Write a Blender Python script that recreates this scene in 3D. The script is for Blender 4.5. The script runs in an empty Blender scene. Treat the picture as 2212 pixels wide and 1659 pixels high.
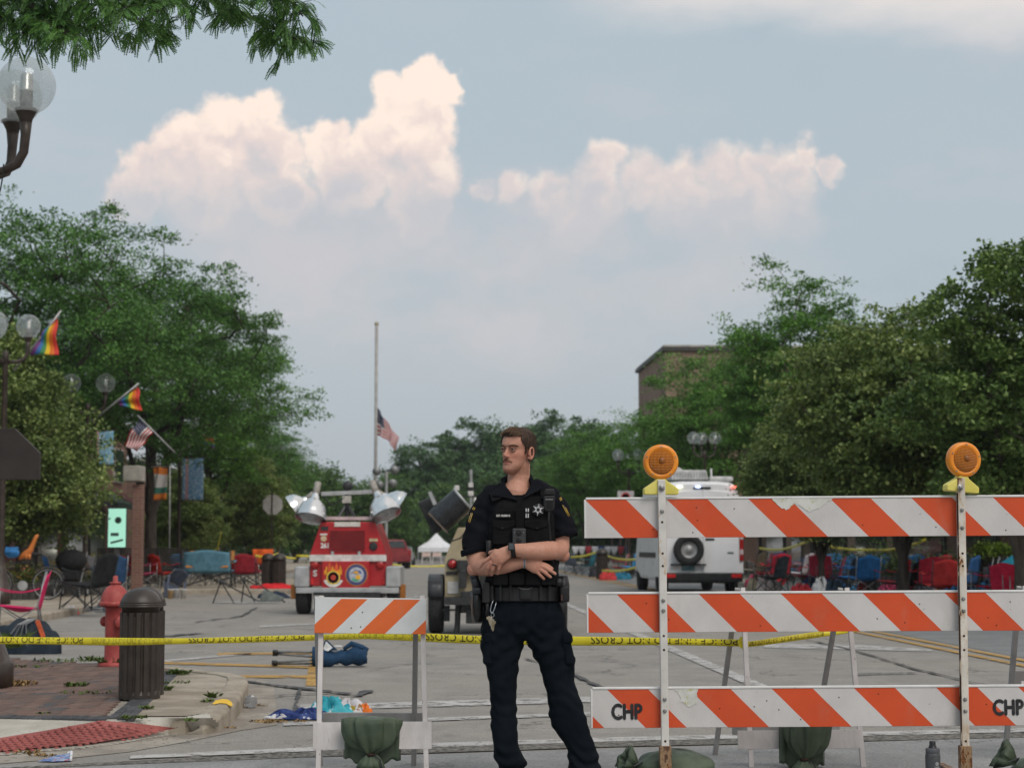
import bpy, bmesh, math, random
import numpy as np
from mathutils import Vector, Matrix, Euler
R = math.radians
rnd = random.Random(7)
SC = bpy.context.scene
COL = SC.collection
# ------------------------------------------------------------------ camera
F, CX, CY, HZ, H = 4000.0, 1106.0, 829.5, 1178.0, 1.24     # focal length, centre, horizon row (in a 2212 px wide picture), eye height
PITCH = math.atan((HZ - CY) / F)
cam_d = bpy.data.cameras.new('camera'); cam = bpy.data.objects.new('camera', cam_d); COL.objects.link(cam)
cam.location = (0, 0, H); cam.rotation_euler = (math.pi / 2 + PITCH, 0, 0)
cam_d.sensor_width = 36; cam_d.lens = F / 2212 * 36; cam_d.clip_end = 6000; cam_d.clip_start = .1
cam_d.dof.use_dof = True; cam_d.dof.focus_distance = 9.75; cam_d.dof.aperture_fstop = 4.6
SC.camera = cam
# ------------------------------------------------------------------ light, sky, exposure
SUN_EL, SUN_AZ = 48.0, 152.0            # high, soft light from behind the camera
sd = bpy.data.lights.new('sun', 'SUN'); sun = bpy.data.objects.new('sun', sd); COL.objects.link(sun)
sd.energy = 1.5; sd.angle = R(28); sd.color = (1.0, .95, .89)
a, e = R(SUN_AZ), R(SUN_EL)
sun.rotation_euler = Vector((-math.sin(a) * math.cos(e), -math.cos(a) * math.cos(e), -math.sin(e))).to_track_quat('-Z', 'Y').to_euler()
sun.location = (0, 0, 30)
vs = SC.view_settings
vs.view_transform = 'Standard'; vs.look = 'None'; vs.exposure = 0.10; vs.gamma = 1.0; vs.use_curve_mapping = False

class NT:
    """small node-tree writer"""
    def __init__(s, tree): s.t = tree; s.n = tree.nodes; s.l = tree.links
    def node(s, typ, **kw):
        n = s.n.new(typ)
        for k, v in kw.items():
            if k.startswith('i_'):
                n.inputs[int(k[2:])].default_value = v
            else: setattr(n, k, v)
        return n
    def link(s, a, b): s.l.new(a, b)
    def put(s, v, sock):
        if hasattr(v, 'is_output'): s.l.new(v, sock)
        elif v is not None: sock.default_value = v
    def math(s, op, a, b=None, c=None, clamp=False):
        n = s.n.new('ShaderNodeMath'); n.operation = op; n.use_clamp = clamp
        for i, v in enumerate((a, b, c)):
            if v is not None: s.put(v, n.inputs[i])
        return n.outputs[0]
    def vmath(s, op, a, b=None, scale=None):
        n = s.n.new('ShaderNodeVectorMath'); n.operation = op
        s.put(a, n.inputs[0])
        if b is not None: s.put(b, n.inputs[1])
        if scale is not None: s.put(scale, n.inputs['Scale'])
        return n
    def mix(s, f, a, b, blend='MIX'):
        n = s.n.new('ShaderNodeMix'); n.data_type = 'RGBA'; n.blend_type = blend
        s.put(f, n.inputs[0])
        for v, k in ((a, 6), (b, 7)):
            if isinstance(v, tuple) and len(v) == 3: v = (*v, 1)
            s.put(v, n.inputs[k])
        return n.outputs[2]
    def noise(s, vec, scale, detail=4, rough=.55, out='Fac', lac=2.0, dist=0.0):
        n = s.n.new('ShaderNodeTexNoise')
        n.inputs['Scale'].default_value = scale; n.inputs['Detail'].default_value = detail
        n.inputs['Roughness'].default_value = rough; n.inputs['Distortion'].default_value = dist
        n.inputs['Lacunarity'].default_value = lac
        if vec is not None: s.put(vec, n.inputs['Vector'])
        return n.outputs[out]
    def ramp(s, f, a, b, lo=0.0, hi=1.0, smooth=True):
        n = s.n.new('ShaderNodeMapRange'); n.interpolation_type = 'SMOOTHSTEP' if smooth else 'LINEAR'
        s.put(f, n.inputs[0]); n.inputs[1].default_value = a; n.inputs[2].default_value = b
        n.inputs[3].default_value = lo; n.inputs[4].default_value = hi
        return n.outputs[0]

def srgb(r, g, b):
    f = lambda c: (c / 255 / 12.92) if c <= 10 else ((c / 255 + .055) / 1.055) ** 2.4
    return (f(r), f(g), f(b))

def build_world():
    w = bpy.data.worlds.new('World'); SC.world = w; w.use_nodes = True
    t = NT(w.node_tree); t.n.clear()
    out = t.node('ShaderNodeOutputWorld'); bg = t.node('ShaderNodeBackground')
    t.link(bg.outputs[0], out.inputs[0])
    sky = t.node('ShaderNodeTexSky'); sky.sky_type = 'NISHITA'; sky.sun_disc = False
    sky.sun_elevation = R(SUN_EL); sky.sun_rotation = R(SUN_AZ); sky.air_density = 1.3; sky.dust_density = 3.0; sky.ozone_density = 1.2
    tc = t.node('ShaderNodeTexCoord'); d = t.vmath('NORMALIZE', tc.outputs['Generated']).outputs[0]
    sp = t.node('ShaderNodeSeparateXYZ'); t.link(d, sp.inputs[0])
    x, y, z = sp.outputs
    az = t.math('ARCTAN2', x, y); el = t.math('ARCSINE', z)
    # angular picture of the sky: hundredths of a radian right of the street axis / above the horizon
    U = t.math('MULTIPLY', az, 100.0); V = t.math('MULTIPLY', el, 100.0)
    cb = t.node('ShaderNodeCombineXYZ'); t.link(U, cb.inputs[0]); t.link(V, cb.inputs[1]); P = cb.outputs[0]
    # cauliflower warp of the cloud edge
    n1 = t.noise(P, .55, 3.2, .5, 'Color'); w1 = t.vmath('SUBTRACT', n1, (.5, .5, .5)).outputs[0]
    PW = t.vmath('ADD', P, t.vmath('SCALE', w1, scale=2.3).outputs[0]).outputs[0]
    n2 = t.noise(P, 2.0, 3, .55, 'Color'); w2 = t.vmath('SUBTRACT', n2, (.5, .5, .5)).outputs[0]
    PW = t.vmath('ADD', PW, t.vmath('SCALE', w2, scale=.58).outputs[0]).outputs[0]
    def lobe(u, v, r):
        c = ((u - 1106) / 40.0, (1178 - v) / 40.0, 0); rr = r / 40.0
        dist = t.vmath('DISTANCE', PW, c).outputs['Value']
        return t.math('MULTIPLY_ADD', dist, -1.0 / rr, 1.0)
    def fieldof(ls):
        f = None
        for l in ls:
            g = lobe(*l)
            if f is None: f = g
            else:
                n = t.n.new('ShaderNodeMath'); n.operation = 'SMOOTH_MAX'; t.link(f, n.inputs[0]); t.link(g, n.inputs[1]); n.inputs[2].default_value = .12; f = n.outputs[0]
        return f
    A = [(325, 380, 72), (395, 335, 82), (480, 300, 88), (560, 262, 62), (560, 350, 110), (285, 440, 70), (440, 420, 130), (600, 430, 90)]
    B = [(915, 190, 62), (855, 225, 66), (968, 205, 44), (905, 275, 92), (830, 330, 95), (700, 340, 70), (760, 385, 95), (905, 375, 98), (910, 455, 86), (885, 505, 36)]
    Cc = [(1315, 352, 52), (1290, 420, 80), (1400, 400, 74), (1470, 385, 64), (1555, 372, 66), (1640, 375, 66), (1752, 350, 42), (1700, 395, 76), (1600, 440, 100), (1480, 450, 100), (1185, 425, 62), (1105, 412, 46), (1040, 405, 30), (1795, 378, 38), (1690, 445, 90), (1250, 490, 70), (1730, 490, 62)]
    fa, fb, fc = fieldof(A), fieldof(B), fieldof(Cc)
    ma = t.ramp(fa, -.03, .33); mb_ = t.ramp(fb, -.04, .28); mc = t.ramp(fc, -.08, .58)
    # the lower part of every heap dissolves into the murk
    fadeA = t.ramp(V, 14.2, 21.5); fadeB = t.ramp(V, 14.2, 22.0); fadeC = t.ramp(V, 13.5, 21.0, 0, .84)
    ma = t.math('MULTIPLY', ma, fadeA); mb_ = t.math('MULTIPLY', mb_, fadeB); mc = t.math('MULTIPLY', mc, fadeC)
    mask = t.math('MAXIMUM', t.math('MAXIMUM', ma, mb_), mc)
    # base air: physical sky seen through a pale veil
    skyc = t.mix(1.0, sky.outputs[0], (.085, .085, .085), 'MULTIPLY')
    veil = t.mix(t.ramp(V, 0, 34, smooth=False), srgb(183, 191, 200), srgb(184, 198, 205))
    bands = t.noise(t.vmath('MULTIPLY', P, (.05, .12, 1)).outputs[0], 1.0, 5, .6)
    veil = t.mix(t.ramp(bands, .48, .78, 0, .55), veil, srgb(206, 204, 207))
    veil = t.mix(t.ramp(bands, .44, .22, 0, .5), veil, srgb(163, 180, 192))
    base = t.mix(.80, skyc, veil)
    # broad soft blush under the cumulus and along the top right
    soft = t.noise(t.vmath('MULTIPLY', P, (.10, .16, 1)).outputs[0], 1.0, 5, .55)
    dU = t.math('DIVIDE', t.math('ADD', U, 3.5), 21.0); dV = t.math('DIVIDE', t.math('SUBTRACT', V, 14.5), 6.2)
    rad = t.math('ADD', t.math('MULTIPLY', dU, dU), t.math('MULTIPLY', dV, dV))
    blush = t.math('MULTIPLY', t.ramp(rad, 1.25, .05), t.ramp(soft, .34, .66, .12, .72))
    base = t.mix(blush, base, srgb(205, 199, 201))
    topv = t.math('ADD', t.math('MULTIPLY_ADD', U, .060, V), t.math('MULTIPLY', t.math('SUBTRACT', bands, .5), 5.0))
    band = t.math('MULTIPLY', t.ramp(topv, 27.2, 30.6), t.ramp(U, 1.0, 9.0))
    base = t.mix(t.math('MULTIPLY', band, t.ramp(bands, .2, .6, .65, .95)), base, srgb(226, 219, 216))
    # cloud body: cream where it stands in the light, mauve in its own folds
    fold = t.noise(PW, .40, 4, .5); fold2 = t.noise(PW, 1.2, 3, .5)
    sh = t.math('ADD', t.math('MULTIPLY', fold, .75), t.math('MULTIPLY', fold2, .25))
    lit = t.ramp(sh, .36, .60)
    high = t.ramp(V, 15.0, 24.0)
    tone = t.math('ADD', V, t.math('MULTIPLY', t.math('SUBTRACT', sh, .5), 17.0))
    tone = t.math('SUBTRACT', tone, t.math('MULTIPLY', t.ramp(t.math('MAXIMUM', t.math('MAXIMUM', fa, fb), fc), .30, .75), 1.6))
    body = t.mix(t.ramp(tone, 15.2, 20.0), srgb(203, 199, 202), srgb(228, 212, 207))
    body = t.mix(t.ramp(tone, 18.8, 23.0), body, srgb(250, 232, 219))
    col = t.mix(mask, base, body)
    # same murky evening sky round the rest of the dome
    lp = t.ramp(z, -.05, .0)
    col = t.mix(lp, srgb(120, 118, 112), col)
    t.link(col, bg.inputs[0]); bg.inputs[1].default_value = 1.0
build_world()

# ------------------------------------------------------------------ pixel -> place
_cp, _sp = math.cos(PITCH), math.sin(PITCH)
def ray(u, v):
    x, y = (u - CX) / F, (CY - v) / F
    return Vector((x, _cp - y * _sp, _sp + y * _cp))
def G(u, v, z=0.0):
    d = ray(u, v); t = (z - H) / d.z
    return Vector((d.x * t, d.y * t, z))
def Q(u, v, Y):
    d = ray(u, v); t = Y / d.y
    return Vector((d.x * t, Y, H + d.z * t))
AX = -.0453                       # the street runs this far left per metre of depth
def S(lat, Y, z=0.0): return Vector((lat + AX * Y, Y, z))
def at(u, Y, z=.12): p = Q(u, HZ, Y); return Vector((p.x, Y, z))
ST = math.atan(-AX)               # its heading
# ------------------------------------------------------------------ materials
MATS = {}
def new_mat(name):
    m = bpy.data.materials.new(name); m.use_nodes = True
    t = NT(m.node_tree); t.n.clear()
    out = t.node('ShaderNodeOutputMaterial'); p = t.node('ShaderNodeBsdfPrincipled')
    t.link(p.outputs[0], out.inputs[0])
    return m, t, p, out
def coords(t, kind='Object', stretch=None):
    tc = t.node('ShaderNodeTexCoord'); v = tc.outputs[kind]
    if stretch: v = t.vmath('MULTIPLY', v, stretch).outputs[0]
    return v
def M(name, col, col2=None, scale=6, rough=.6, metal=0.0, bump=0.0, bscale=60, spec=.4, lo=.35, hi=.65, stretch=None, rv=.08, detail=5, speck=None, transm=0.0):
    if name in MATS: return MATS[name]
    m, t, p, out = new_mat(name)
    c = coords(t, stretch=stretch)
    n = t.noise(c, scale, detail, .6)
    if col2 is None: col2 = tuple(min(1, v * 1.22 + .004) for v in col); col = tuple(v * .82 for v in col)
    cc = t.mix(t.ramp(n, lo, hi), col, col2)
    if speck:
        sc_, thr, scol = speck
        s2 = t.noise(c, sc_, 3, .6)
        cc = t.mix(t.ramp(s2, thr, thr + .05), cc, scol)
    t.link(cc, p.inputs['Base Color'])
    p.inputs['Metallic'].default_value = metal; p.inputs['Specular IOR Level'].default_value = spec
    r2 = t.noise(c, scale * 2.3, 4, .6)
    t.link(t.ramp(r2, .3, .7, max(.03, rough - rv), min(1, rough + rv)), p.inputs['Roughness'])
    if bump:
        b = t.node('ShaderNodeBump'); b.inputs['Strength'].default_value = bump; b.inputs['Distance'].default_value = .01
        t.link(t.noise(c, bscale, 4, .6), b.inputs['Height']); t.link(b.outputs[0], p.inputs['Normal'])
    if transm: p.inputs['Transmission Weight'].default_value = transm
    MATS[name] = m
    return m
def glow(name, col, strength):
    if name in MATS: return MATS[name]
    m, t, p, out = new_mat(name)
    p.inputs['Base Color'].default_value = (*[c * .6 for c in col], 1)
    p.inputs['Emission Color'].default_value = (*col, 1); p.inputs['Emission Strength'].default_value = strength
    MATS[name] = m; return m
def cloth(name, col, rough=.85, sc=9, bump=.35):
    return M('cloth_' + name, col, tuple(min(1, c * 1.35 + .006) for c in col), sc, rough, bump=bump, bscale=sc * 5, spec=.2)
# ------------------------------------------------------------------ mesh building
class MB:
    def __init__(s): s.v = []; s.f = []; s.m = []
    def add(s, vs, fs, mi=0):
        o = len(s.v); s.v.extend([tuple(p) for p in vs]); s.f.extend([tuple(i + o for i in f) for f in fs]); s.m.extend([mi] * len(fs)); return s
    def box(s, c, d, rot=None, taper=1.0, mi=0):
        x, y, z = d[0] / 2, d[1] / 2, d[2] / 2
        vs = [(-x, -y, -z), (x, -y, -z), (x, y, -z), (-x, y, -z), (-x * taper, -y * taper, z), (x * taper, -y * taper, z), (x * taper, y * taper, z), (-x * taper, y * taper, z)]
        if rot is not None:
            m = rot if isinstance(rot, Matrix) else Euler(rot).to_matrix()
            vs = [m @ Vector(p) for p in vs]
        c = Vector(c)
        return s.add([Vector(p) + c for p in vs], [(0, 3, 2, 1), (4, 5, 6, 7), (0, 1, 5, 4), (1, 2, 6, 5), (2, 3, 7, 6), (3, 0, 4, 7)], mi)
    def beam(s, a, b, w, h, up=(0, 0, 1), mi=0):
        a, b = Vector(a), Vector(b); d = b - a; L = d.length
        if L < 1e-6: return s
        z = d.normalized(); x = Vector(up).cross(z)
        if x.length < 1e-4: x = Vector((1, 0, 0))
        x.normalize(); y = z.cross(x)
        return s.box((a + b) / 2, (w, h, L), Matrix((x, y, z)).transposed(), mi=mi)
    def tube(s, pts, rad, n=8, cap=True, mi=0, squash=None):
        pts = [Vector(p) for p in pts]
        if not hasattr(rad, '__len__'): rad = [rad] * len(pts)
        k = len(pts); vs = []; prev = None
        for i, p in enumerate(pts):
            d = (pts[min(i + 1, k - 1)] - pts[max(i - 1, 0)])
            d = d.normalized() if d.length > 1e-9 else Vector((0, 0, 1))
            if prev is None:
                x = d.cross(Vector((0, 1, 0)) if abs(d.y) < .9 else Vector((1, 0, 0)))
            else: x = prev - d * prev.dot(d)
            x.normalize(); prev = x; y = d.cross(x)
            r = rad[i]
            rx, ry = (r if hasattr(r, '__len__') else (r, r))
            for j in range(n):
                t = 2 * math.pi * j / n
                vs.append(p + x * math.cos(t) * rx + y * math.sin(t) * ry)
        fs = [(i * n + j, i * n + (j + 1) % n, (i + 1) * n + (j + 1) % n, (i + 1) * n + j) for i in range(k - 1) for j in range(n)]
        if cap: fs += [tuple(range(n - 1, -1, -1)), tuple((k - 1) * n + j for j in range(n))]
        return s.add(vs, fs, mi)
    def lathe(s, prof, n=24, c=(0, 0, 0), axis=None, mi=0):
        c = Vector(c); m = Matrix.Identity(3)
        if axis is not None: m = Vector((0, 0, 1)).rotation_difference(Vector(axis)).to_matrix()
        vs = []; k = len(prof)
        for r, z in prof:
            for j in range(n):
                t = 2 * math.pi * j / n
                vs.append(m @ Vector((r * math.cos(t), r * math.sin(t), z)) + c)
        fs = [(i * n + j, i * n + (j + 1) % n, (i + 1) * n + (j + 1) % n, (i + 1) * n + j) for i in range(k - 1) for j in range(n)]
        if prof[0][0] > 1e-5: fs.append(tuple(range(n - 1, -1, -1)))
        if prof[-1][0] > 1e-5: fs.append(tuple((k - 1) * n + j for j in range(n)))
        return s.add(vs, fs, mi)
    def ball(s, c, r, n=12, mi=0):
        rx, ry, rz = r if hasattr(r, '__len__') else (r, r, r); c = Vector(c); vs = []; fs = []; k = max(4, n // 2 + 1)
        for i in range(k):
            ph = math.pi * i / (k - 1)
            for j in range(n):
                t = 2 * math.pi * j / n
                vs.append(c + Vector((rx * math.sin(ph) * math.cos(t), ry * math.sin(ph) * math.sin(t), rz * math.cos(ph))))
        fs = [(i * n + j, i * n + (j + 1) % n, (i + 1) * n + (j + 1) % n, (i + 1) * n + j) for i in range(k - 1) for j in range(n)]
        return s.add(vs, fs, mi)
    def prism(s, poly, a, ex, ey, ez, depth, mi=0):
        """polygon (2-D) set on origin a with axes ex, ey, extruded by depth along ez"""
        a, ex, ey, ez = map(Vector, (a, ex, ey, ez)); k = len(poly)
        lo = [a + ex * p[0] + ey * p[1] for p in poly]; hi = [p + ez * depth for p in lo]
        fs = [tuple(range(k - 1, -1, -1)), tuple(range(k, 2 * k))] + [(i, (i + 1) % k, k + (i + 1) % k, k + i) for i in range(k)]
        return s.add(lo + hi, fs, mi)
    def slab(s, pts, z0, z1, mi=0):
        k = len(pts); lo = [(p[0], p[1], z0) for p in pts]; hi = [(p[0], p[1], z1 if len(p) < 3 or z1 is not None else p[2]) for p in pts]
        if z1 is None: hi = [tuple(p) for p in pts]
        fs = [tuple(range(k - 1, -1, -1)), tuple(range(k, 2 * k))] + [(i, (i + 1) % k, k + (i + 1) % k, k + i) for i in range(k)]
        return s.add(lo + hi, fs, mi)
    def grid(s, fn, nu, nv, thick=0.0, mi=0):
        P = [[Vector(fn(i / nu, j / nv)) for j in range(nv + 1)] for i in range(nu + 1)]
        idx = lambda i, j: i * (nv + 1) + j
        vs = [P[i][j] for i in range(nu + 1) for j in range(nv + 1)]
        fs = [(idx(i, j), idx(i + 1, j), idx(i + 1, j + 1), idx(i, j + 1)) for i in range(nu) for j in range(nv)]
        if thick:
            nrm = []
            for i in range(nu + 1):
                for j in range(nv + 1):
                    du = P[min(i + 1, nu)][j] - P[max(i - 1, 0)][j]; dv = P[i][min(j + 1, nv)] - P[i][max(j - 1, 0)]
                    n_ = du.cross(dv); nrm.append(n_.normalized() if n_.length > 1e-9 else Vector((0, 0, 1)))
            o = len(vs); vs = vs + [vs[k] - nrm[k] * thick for k in range(o)]
            fs = fs + [tuple(o + q for q in reversed(f)) for f in fs]
            for i in range(nu):
                fs += [(idx(i + 1, 0), idx(i, 0), o + idx(i, 0), o + idx(i + 1, 0)), (idx(i, nv), idx(i + 1, nv), o + idx(i + 1, nv), o + idx(i, nv))]
            for j in range(nv):
                fs += [(idx(0, j), idx(0, j + 1), o + idx(0, j + 1), o + idx(0, j)), (idx(nu, j + 1), idx(nu, j), o + idx(nu, j), o + idx(nu, j + 1))]
        return s.add(vs, fs, mi)
    def shift(s, o):
        o = Vector(o); s.v = [tuple(Vector(p) - o) for p in s.v]; return s
    def mesh(s, name, mats, smooth=False):
        me = bpy.data.meshes.new(name); me.from_pydata(s.v, [], s.f)
        for m in (mats if isinstance(mats, (list, tuple)) else [mats]): me.materials.append(m)
        if any(s.m): me.polygons.foreach_set('material_index', s.m)
        if smooth: me.polygons.foreach_set('use_smooth', [True] * len(s.f))
        me.update(); return me
    def build(s, name, mats, parent=None, smooth=False, bevel=0.0, label=None, o=None, seg=2):
        """link as one mesh object; o: world origin that the vertices are measured from"""
        if o is not None: s.shift(o)
        ob = bpy.data.objects.new(name, s.mesh(name, mats, smooth)); COL.objects.link(ob)
        if parent is not None: ob.parent = parent
        if label: ob['label'] = label
        if bevel:
            b = ob.modifiers.new('bevel', 'BEVEL'); b.width = bevel; b.segments = seg; b.limit_method = 'ANGLE'; b.angle_limit = R(35)
        if smooth == 'auto' or bevel:
            for p in ob.data.polygons: p.use_smooth = True
            sm = ob.modifiers.new('wn', 'WEIGHTED_NORMAL'); sm.keep_sharp = False
        return ob
def thing(name, label, cat, loc=(0, 0, 0), rz=0.0, group=None):
    o = bpy.data.objects.new(name, None); COL.objects.link(o); o.empty_display_size = .1
    o.location = loc; o.rotation_euler = (0, 0, rz); o['label'] = label; o['category'] = cat
    if group: o['group'] = group
    return o
def tag(o, label, cat, group=None):
    o['label'] = label; o['category'] = cat
    if group: o['group'] = group
    return o
def struct(o): o['kind'] = 'structure'; return o
def stuff(o): o['kind'] = 'stuff'; return o
def copy_tree(o, parent=None):
    c = o.copy(); COL.objects.link(c); c.parent = parent
    for ch in list(o.children): copy_tree(ch, c)
    return c
def place(o, loc, rz=0.0, label=None, scale=None):
    o.location = loc; o.rotation_euler = (0, 0, rz)
    if label: o['label'] = label
    if scale: o.scale = (scale,) * 3 if not hasattr(scale, '__len__') else scale
    return o
_TXT = {}
def text_geo(s, size=1.0):
    """flat lettering as (verts, faces), centred on its own box, cap height about .7 size"""
    if s not in _TXT:
        cu = bpy.data.curves.new('txt', 'FONT'); cu.body = s; cu.size = 1.0; cu.resolution_u = 3
        ob = bpy.data.objects.new('txt', cu); COL.objects.link(ob)
        dg = bpy.context.evaluated_depsgraph_get(); me = bpy.data.meshes.new_from_object(ob.evaluated_get(dg))
        vs = [tuple(v.co) for v in me.vertices]; fs = [tuple(p.vertices) for p in me.polygons]
        bpy.data.objects.remove(ob); bpy.data.meshes.remove(me); bpy.data.curves.remove(cu)
        xs = [v[0] for v in vs]; ys = [v[1] for v in vs]
        mx, my = (min(xs) + max(xs)) / 2, (min(ys) + max(ys)) / 2
        _TXT[s] = ([(v[0] - mx, v[1] - my) for v in vs], fs, max(xs) - min(xs), max(ys) - min(ys))
    vs, fs, w, h = _TXT[s]
    return [(x * size, y * size) for x, y in vs], fs, w * size, h * size
def lettering(mb, s, a, ex, ey, w=None, h=None, bold=0.0, mi=0):
    """letters fitted to width w or height h on origin a (centre)"""
    vs, fs, tw, th = text_geo(s); a, ex, ey = map(Vector, (a, ex, ey))
    kx = w / tw if w else (h / th); ky = h / th if h else kx
    mb.add([a + ex * x * kx + ey * y * ky for x, y in vs], fs, mi)
    if bold:
        n = ex.cross(ey).normalized()
        for dx, dy, k in ((bold, 0, 1), (-bold, 0, 2), (0, bold, 3), (0, -bold, 4)):
            mb.add([a + n * .00006 * k + ex * (x * kx + dx) + ey * (y * ky + dy) for x, y in vs], fs, mi)
    return mb
def remeshed(mb, voxel, smooth_it=6, fac=.5):
    """union of overlapping closed shapes as one continuous skin -> (verts Nx3, faces)"""
    me = mb.mesh('tmp', MATS.get('skin') or M('tmpm', (.5, .5, .5)))
    ob = bpy.data.objects.new('tmp', me); COL.objects.link(ob)
    r = ob.modifiers.new('r', 'REMESH'); r.mode = 'VOXEL'; r.voxel_size = voxel; r.adaptivity = 0
    if smooth_it:
        s_ = ob.modifiers.new('s', 'SMOOTH'); s_.factor = fac; s_.iterations = smooth_it
    dg = bpy.context.evaluated_depsgraph_get(); m2 = bpy.data.meshes.new_from_object(ob.evaluated_get(dg))
    n = len(m2.vertices); co = np.empty(n * 3, np.float32); m2.vertices.foreach_get('co', co)
    fs = [tuple(p.vertices) for p in m2.polygons]
    bpy.data.objects.remove(ob); bpy.data.meshes.remove(me); bpy.data.meshes.remove(m2)
    return co.reshape(-1, 3).astype(np.float64), fs
def wob(P, sc, seed=0):
    """cheap smooth pseudo-noise in about -1..1 for an Nx3 array"""
    rs = np.random.RandomState(seed); out = np.zeros(len(P))
    for k in range(7):
        d = rs.normal(size=3); d /= np.linalg.norm(d)
        out += np.sin(P @ d * sc * (0.7 + .35 * k) + rs.uniform(0, 6.28) + 1.3 * np.sin(P @ np.roll(d, 1) * sc * .6))
    return out / 3.2
def np_mesh(name, V, Fq, mats, smooth=False, mi=None):
    """fast mesh from arrays; Fq is (n,3) or (n,4)"""
    me = bpy.data.meshes.new(name); k = Fq.shape[1]; n = len(Fq)
    me.vertices.add(len(V)); me.vertices.foreach_set('co', np.ascontiguousarray(V, np.float32).ravel())
    me.loops.add(n * k); me.loops.foreach_set('vertex_index', np.ascontiguousarray(Fq, np.int32).ravel())
    me.polygons.add(n); me.polygons.foreach_set('loop_start', np.arange(0, n * k, k, dtype=np.int32))
    for m in (mats if isinstance(mats, (list, tuple)) else [mats]): me.materials.append(m)
    if mi is not None: me.polygons.foreach_set('material_index', np.ascontiguousarray(mi, np.int32))
    if smooth: me.polygons.foreach_set('use_smooth', np.ones(n, bool))
    me.update(calc_edges=True); me.validate(); return me
def link_mesh(name, me, parent=None):
    o = bpy.data.objects.new(name, me); COL.objects.link(o); o.parent = parent; return o

# ================================================================== the setting
def asphalt(name, c1, c2, crack=.5, warm=(.24, .215, .185), wamt=.5):
    m, t, p, out = new_mat(name)
    c = coords(t)
    big = t.noise(c, .22, 5, .6); mid = t.noise(c, 1.7, 6, .65); fine = t.noise(c, 62, 4, .8); grit = t.noise(c, 320, 2, .7)
    cc = t.mix(t.ramp(mid, .3, .72), c1, c2)
    cc = t.mix(t.ramp(t.noise(t.vmath('MULTIPLY', c, (1, .45, 1)).outputs[0], 5.5, 6, .75), .50, .72, 0, .50), cc, tuple(v * .62 for v in c1))
    cc = t.mix(t.ramp(t.noise(c, 11, 5, .7), .58, .75, 0, .45), cc, tuple(min(1, v * 1.25) for v in c2))
    cc = t.mix(t.ramp(big, .42, .66, 0, wamt), cc, warm)
    st = t.noise(t.vmath('MULTIPLY', c, (.9, .35, 1)).outputs[0], .8, 6, .7)
    cc = t.mix(t.ramp(st, .54, .78, 0, .6), cc, tuple(v * .55 for v in c1))
    cc = t.mix(t.ramp(fine, .44, .66, 0, .75), cc, tuple(v * .52 for v in c1)); cc = t.mix(t.ramp(fine, .44, .30, 0, .5), cc, tuple(min(1, v * 1.35) for v in c2))
    cc = t.mix(t.ramp(grit, .54, .80, 0, .65), cc, tuple(min(1, v * 1.75) for v in c2))
    wv = t.noise(c, .9, 5, .7, 'Color'); wc = t.vmath('ADD', c, t.vmath('SCALE', t.vmath('SUBTRACT', wv, (.5, .5, .5)).outputs[0], scale=1.5).outputs[0]).outputs[0]
    vo = t.node('ShaderNodeTexVoronoi'); vo.feature = 'DISTANCE_TO_EDGE'; vo.inputs['Scale'].default_value = .38; t.link(wc, vo.inputs['Vector'])
    cr = t.math('MULTIPLY', t.ramp(vo.outputs['Distance'], .011, .0), t.ramp(t.noise(c, .7, 3), .42, .54))
    cc = t.mix(t.math('MULTIPLY', cr, crack), cc, (.035, .034, .033))
    t.link(cc, p.inputs['Base Color'])
    t.link(t.ramp(mid, .3, .7, .72, .92), p.inputs['Roughness']); p.inputs['Specular IOR Level'].default_value = .28
    b = t.node('ShaderNodeBump'); b.inputs['Strength'].default_value = .55; b.inputs['Distance'].default_value = .006
    t.link(t.math('ADD', fine, t.math('MULTIPLY', cr, -3.0)), b.inputs['Height']); t.link(b.outputs[0], p.inputs['Normal'])
    MATS[name] = m; return m
ROAD = asphalt('asphalt_old', (.232, .220, .203), (.338, .320, .292), .6, (.33, .295, .25), .45)
ROADN = asphalt('asphalt_near', (.225, .226, .225), (.335, .334, .330), .35, (.29, .28, .26), .25)
ROADR = asphalt('asphalt_right', (.185, .192, .196), (.255, .260, .262), .2, (.22, .215, .2), .2)
CONC = M('concrete', (.26, .225, .175), (.40, .355, .29), 2.2, .88, bump=.5, bscale=70, spec=.2, speck=(26, .62, (.17, .15, .12)))
CONCL = M('concrete_pale', (.38, .36, .31), (.50, .475, .42), 3, .88, bump=.3, bscale=80, spec=.2, speck=(30, .64, (.25, .23, .2)))
GUT = M('concrete_gutter', (.24, .215, .185), (.36, .33, .285), 1.9, .88, bump=.5, bscale=60, spec=.2, speck=(18, .6, (.15, .135, .115)))
def paint(name, col, wear=.5):
    m, t, p, out = new_mat(name)
    c = coords(t); n = t.noise(c, 5.5, 6, .75); n2 = t.noise(c, 60, 3, .7)
    bs = t.mix(t.ramp(t.noise(c, 2), .3, .7), tuple(v * .82 for v in col), col)
    bs = t.mix(t.ramp(n2, .5, .75, 0, .4), bs, (.22, .21, .20))
    t.link(bs, p.inputs['Base Color']); p.inputs['Roughness'].default_value = .8; p.inputs['Specular IOR Level'].default_value = .25
    tr = t.node('ShaderNodeBsdfTransparent'); mx = t.node('ShaderNodeMixShader')
    worn = t.ramp(t.math('ADD', t.math('MULTIPLY', n, .7), t.math('MULTIPLY', n2, .3)), .46 + .12 * (1 - wear), .58 + .12 * (1 - wear), 0, .9)
    t.link(worn, mx.inputs[0]); t.link(p.outputs[0], mx.inputs[1]); t.link(tr.outputs[0], mx.inputs[2]); t.link(mx.outputs[0], out.inputs[0])
    MATS[name] = m; return m
WPAINT = paint('road_paint_white', (.50, .49, .475), .85)
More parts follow.
